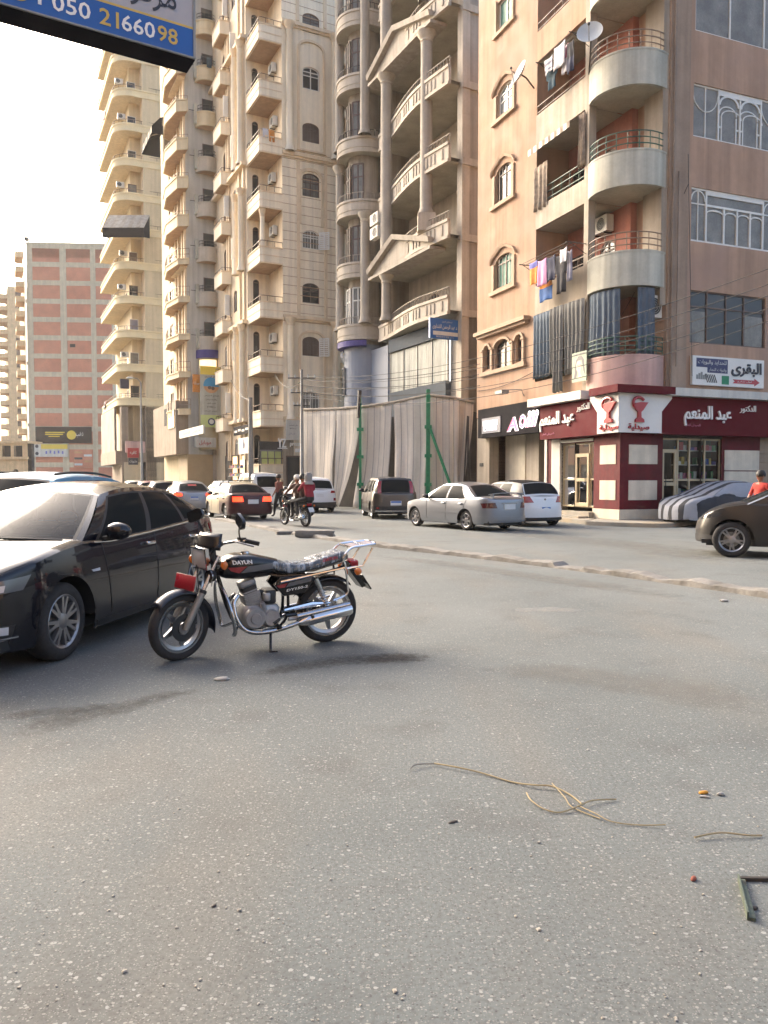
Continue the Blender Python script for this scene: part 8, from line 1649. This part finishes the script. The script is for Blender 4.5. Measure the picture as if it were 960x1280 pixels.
bit('orange_peel', 'scrap of orange peel near the right edge of the road', 'peel', 879, 992, .022, .014, .009, 'orange_peel'); bit('stone', 'pale oblong stone right of the orange peel', 'stone', 901, 994, .024, .010, .010, 'paper', .3, 2); bit('stone', 'white shard touching the orange peel', 'stone', 881, 997, .026, .008, .006, 'paper', -.2, 5); bit('paper_scrap', 'crumpled white paper scrap on the road in front of the motorbike', 'paper', 278, 850, .06, .035, .016, 'paper', .2, 3); bit('dark_leaf', 'dark crushed leaf below the straw twine', 'leaf', 566, 1028, .026, .01, .004, 'iron', .5, 4); bit('stone', 'flat brown pebble above the metal frame', 'stone', 941, 1137, .018, .009, .008, 'iron', .1, 6); bit('paper_scrap', 'small pale litter scrap by the median kerb at right', 'paper', 905, 752, .06, .03, .02, 'paper', .2, 7); bit('dark_leaf', 'dark speck of leaf left of centre on the asphalt', 'leaf', 267, 1133, .012, .008, .004, 'iron', .9, 8); bit('stone', 'reddish pebble left of the metal frame', 'stone', 867, 1100, .014, .010, .009, 'rust_cloth', .9, 9)
mb = MB().use('pebble')
for k in range(300):
    px, py = R.uniform(0, 960), 640+600*R.random()**.8+40; p = G(px, py); s_ = R.uniform(.002, .005)*(1.6 if R.random() < .08 else 1); T = Matrix.Translation(p+Vector((0, 0, s_*.3))) @ Matrix.Rotation(R.uniform(0, 3), 4, 'Z'); mb.use('paper' if R.random() < .35 else 'pebble'); mb.hexa([T @ Vector((x*s_*R.uniform(.7, 1.4), y*s_*R.uniform(.5, 1), z*s_*R.uniform(.4, .8))) for x, y, z in ((-1, -1, 0), (1, -1, 0), (1, 1, 0), (-1, 1, 0), (-.7, -.7, 1), (.7, -.7, 1), (.7, .7, 1), (-.7, .7, 1))])
tag(mb.build('gravel'), kind='stuff')
# ------------------------------------------------------------------ the buildings on the photographer's own side of the street
def near_block(label, fr, s0, s1, zt, seed, m):
    r = thing('apartment_block', label, 'apartment block', fr((s0+s1)/2, 0, 0)); hs = []; R2 = random.Random(seed); z = 4.2
    while z < zt-2.5:
        s = s0+1.2
        while s < s1-2: hs.append((s, s+1.3, z+.9, z+2.3, 0)); s += 3.1
        z += 3.3
    hs2 = []; s = s0+.6
    while s < s1-3.5: hs2.append((s, s+2.8, .2, 3.2, 0)); s += 3.6
    mb = MB().use(m); wall(mb, fr, s0, s1, 0, zt, hs+hs2, .2, m); mb.quad(fr(s0, 0, 0), fr(s0, -9, 0), fr(s0, -9, zt), fr(s0, 0, zt)); mb.quad(fr(s1, 0, 0), fr(s1, -9, 0), fr(s1, -9, zt), fr(s1, 0, zt)); mb.quad(fr(s0, 0, zt), fr(s1, 0, zt), fr(s1, -9, zt), fr(s0, -9, zt)); mb.build('wall', r); mb = MB().use('pane_grey'); mb.quad(fr(s0+.05, -.21, .1), fr(s1-.05, -.21, .1), fr(s1-.05, -.21, zt-.1), fr(s0+.05, -.21, zt-.1)); mb.build('glazing', r)
LW = Fr((-8.2, -6), A2, -1); near_block('long tan apartment block lining the left side of the street out of view', LW, 6, 95, 12, 1, 'peach'); BW_ = Fr((-8.2, -20), 0, 1); near_block('tan apartment block behind the viewpoint across the side street', BW_, 10, 44, 12, 2, 'beige_dark'); near_block('tall tan apartment block close behind the viewpoint carrying the overhead signboard', Fr((-34, -5), 0, 1), 0, 32.5, 31, 3, 'beige_dark')

# ------------------------------------------------------------------ the dusty air
mb = MB(); hz_ = bpy.data.materials.new('haze'); hz_.use_nodes = True; n = hz_.node_tree.nodes; n.remove(n['Principled BSDF']); pv = n.new('ShaderNodeVolumePrincipled'); pv.inputs['Color'].default_value = (1, .95, .88, 1); pv.inputs['Density'].default_value = .0003; pv.inputs['Anisotropy'].default_value = .3; hz_.node_tree.links.new(pv.outputs[0], n['Material Output'].inputs['Volume']); MATS['haze'] = hz_
mb.use('haze'); mb.box(-320, 320, -64, 420, -1, 68); ho = mb.build('haze', origin=Vector((0, 0, -1))); tag(ho, kind='stuff')
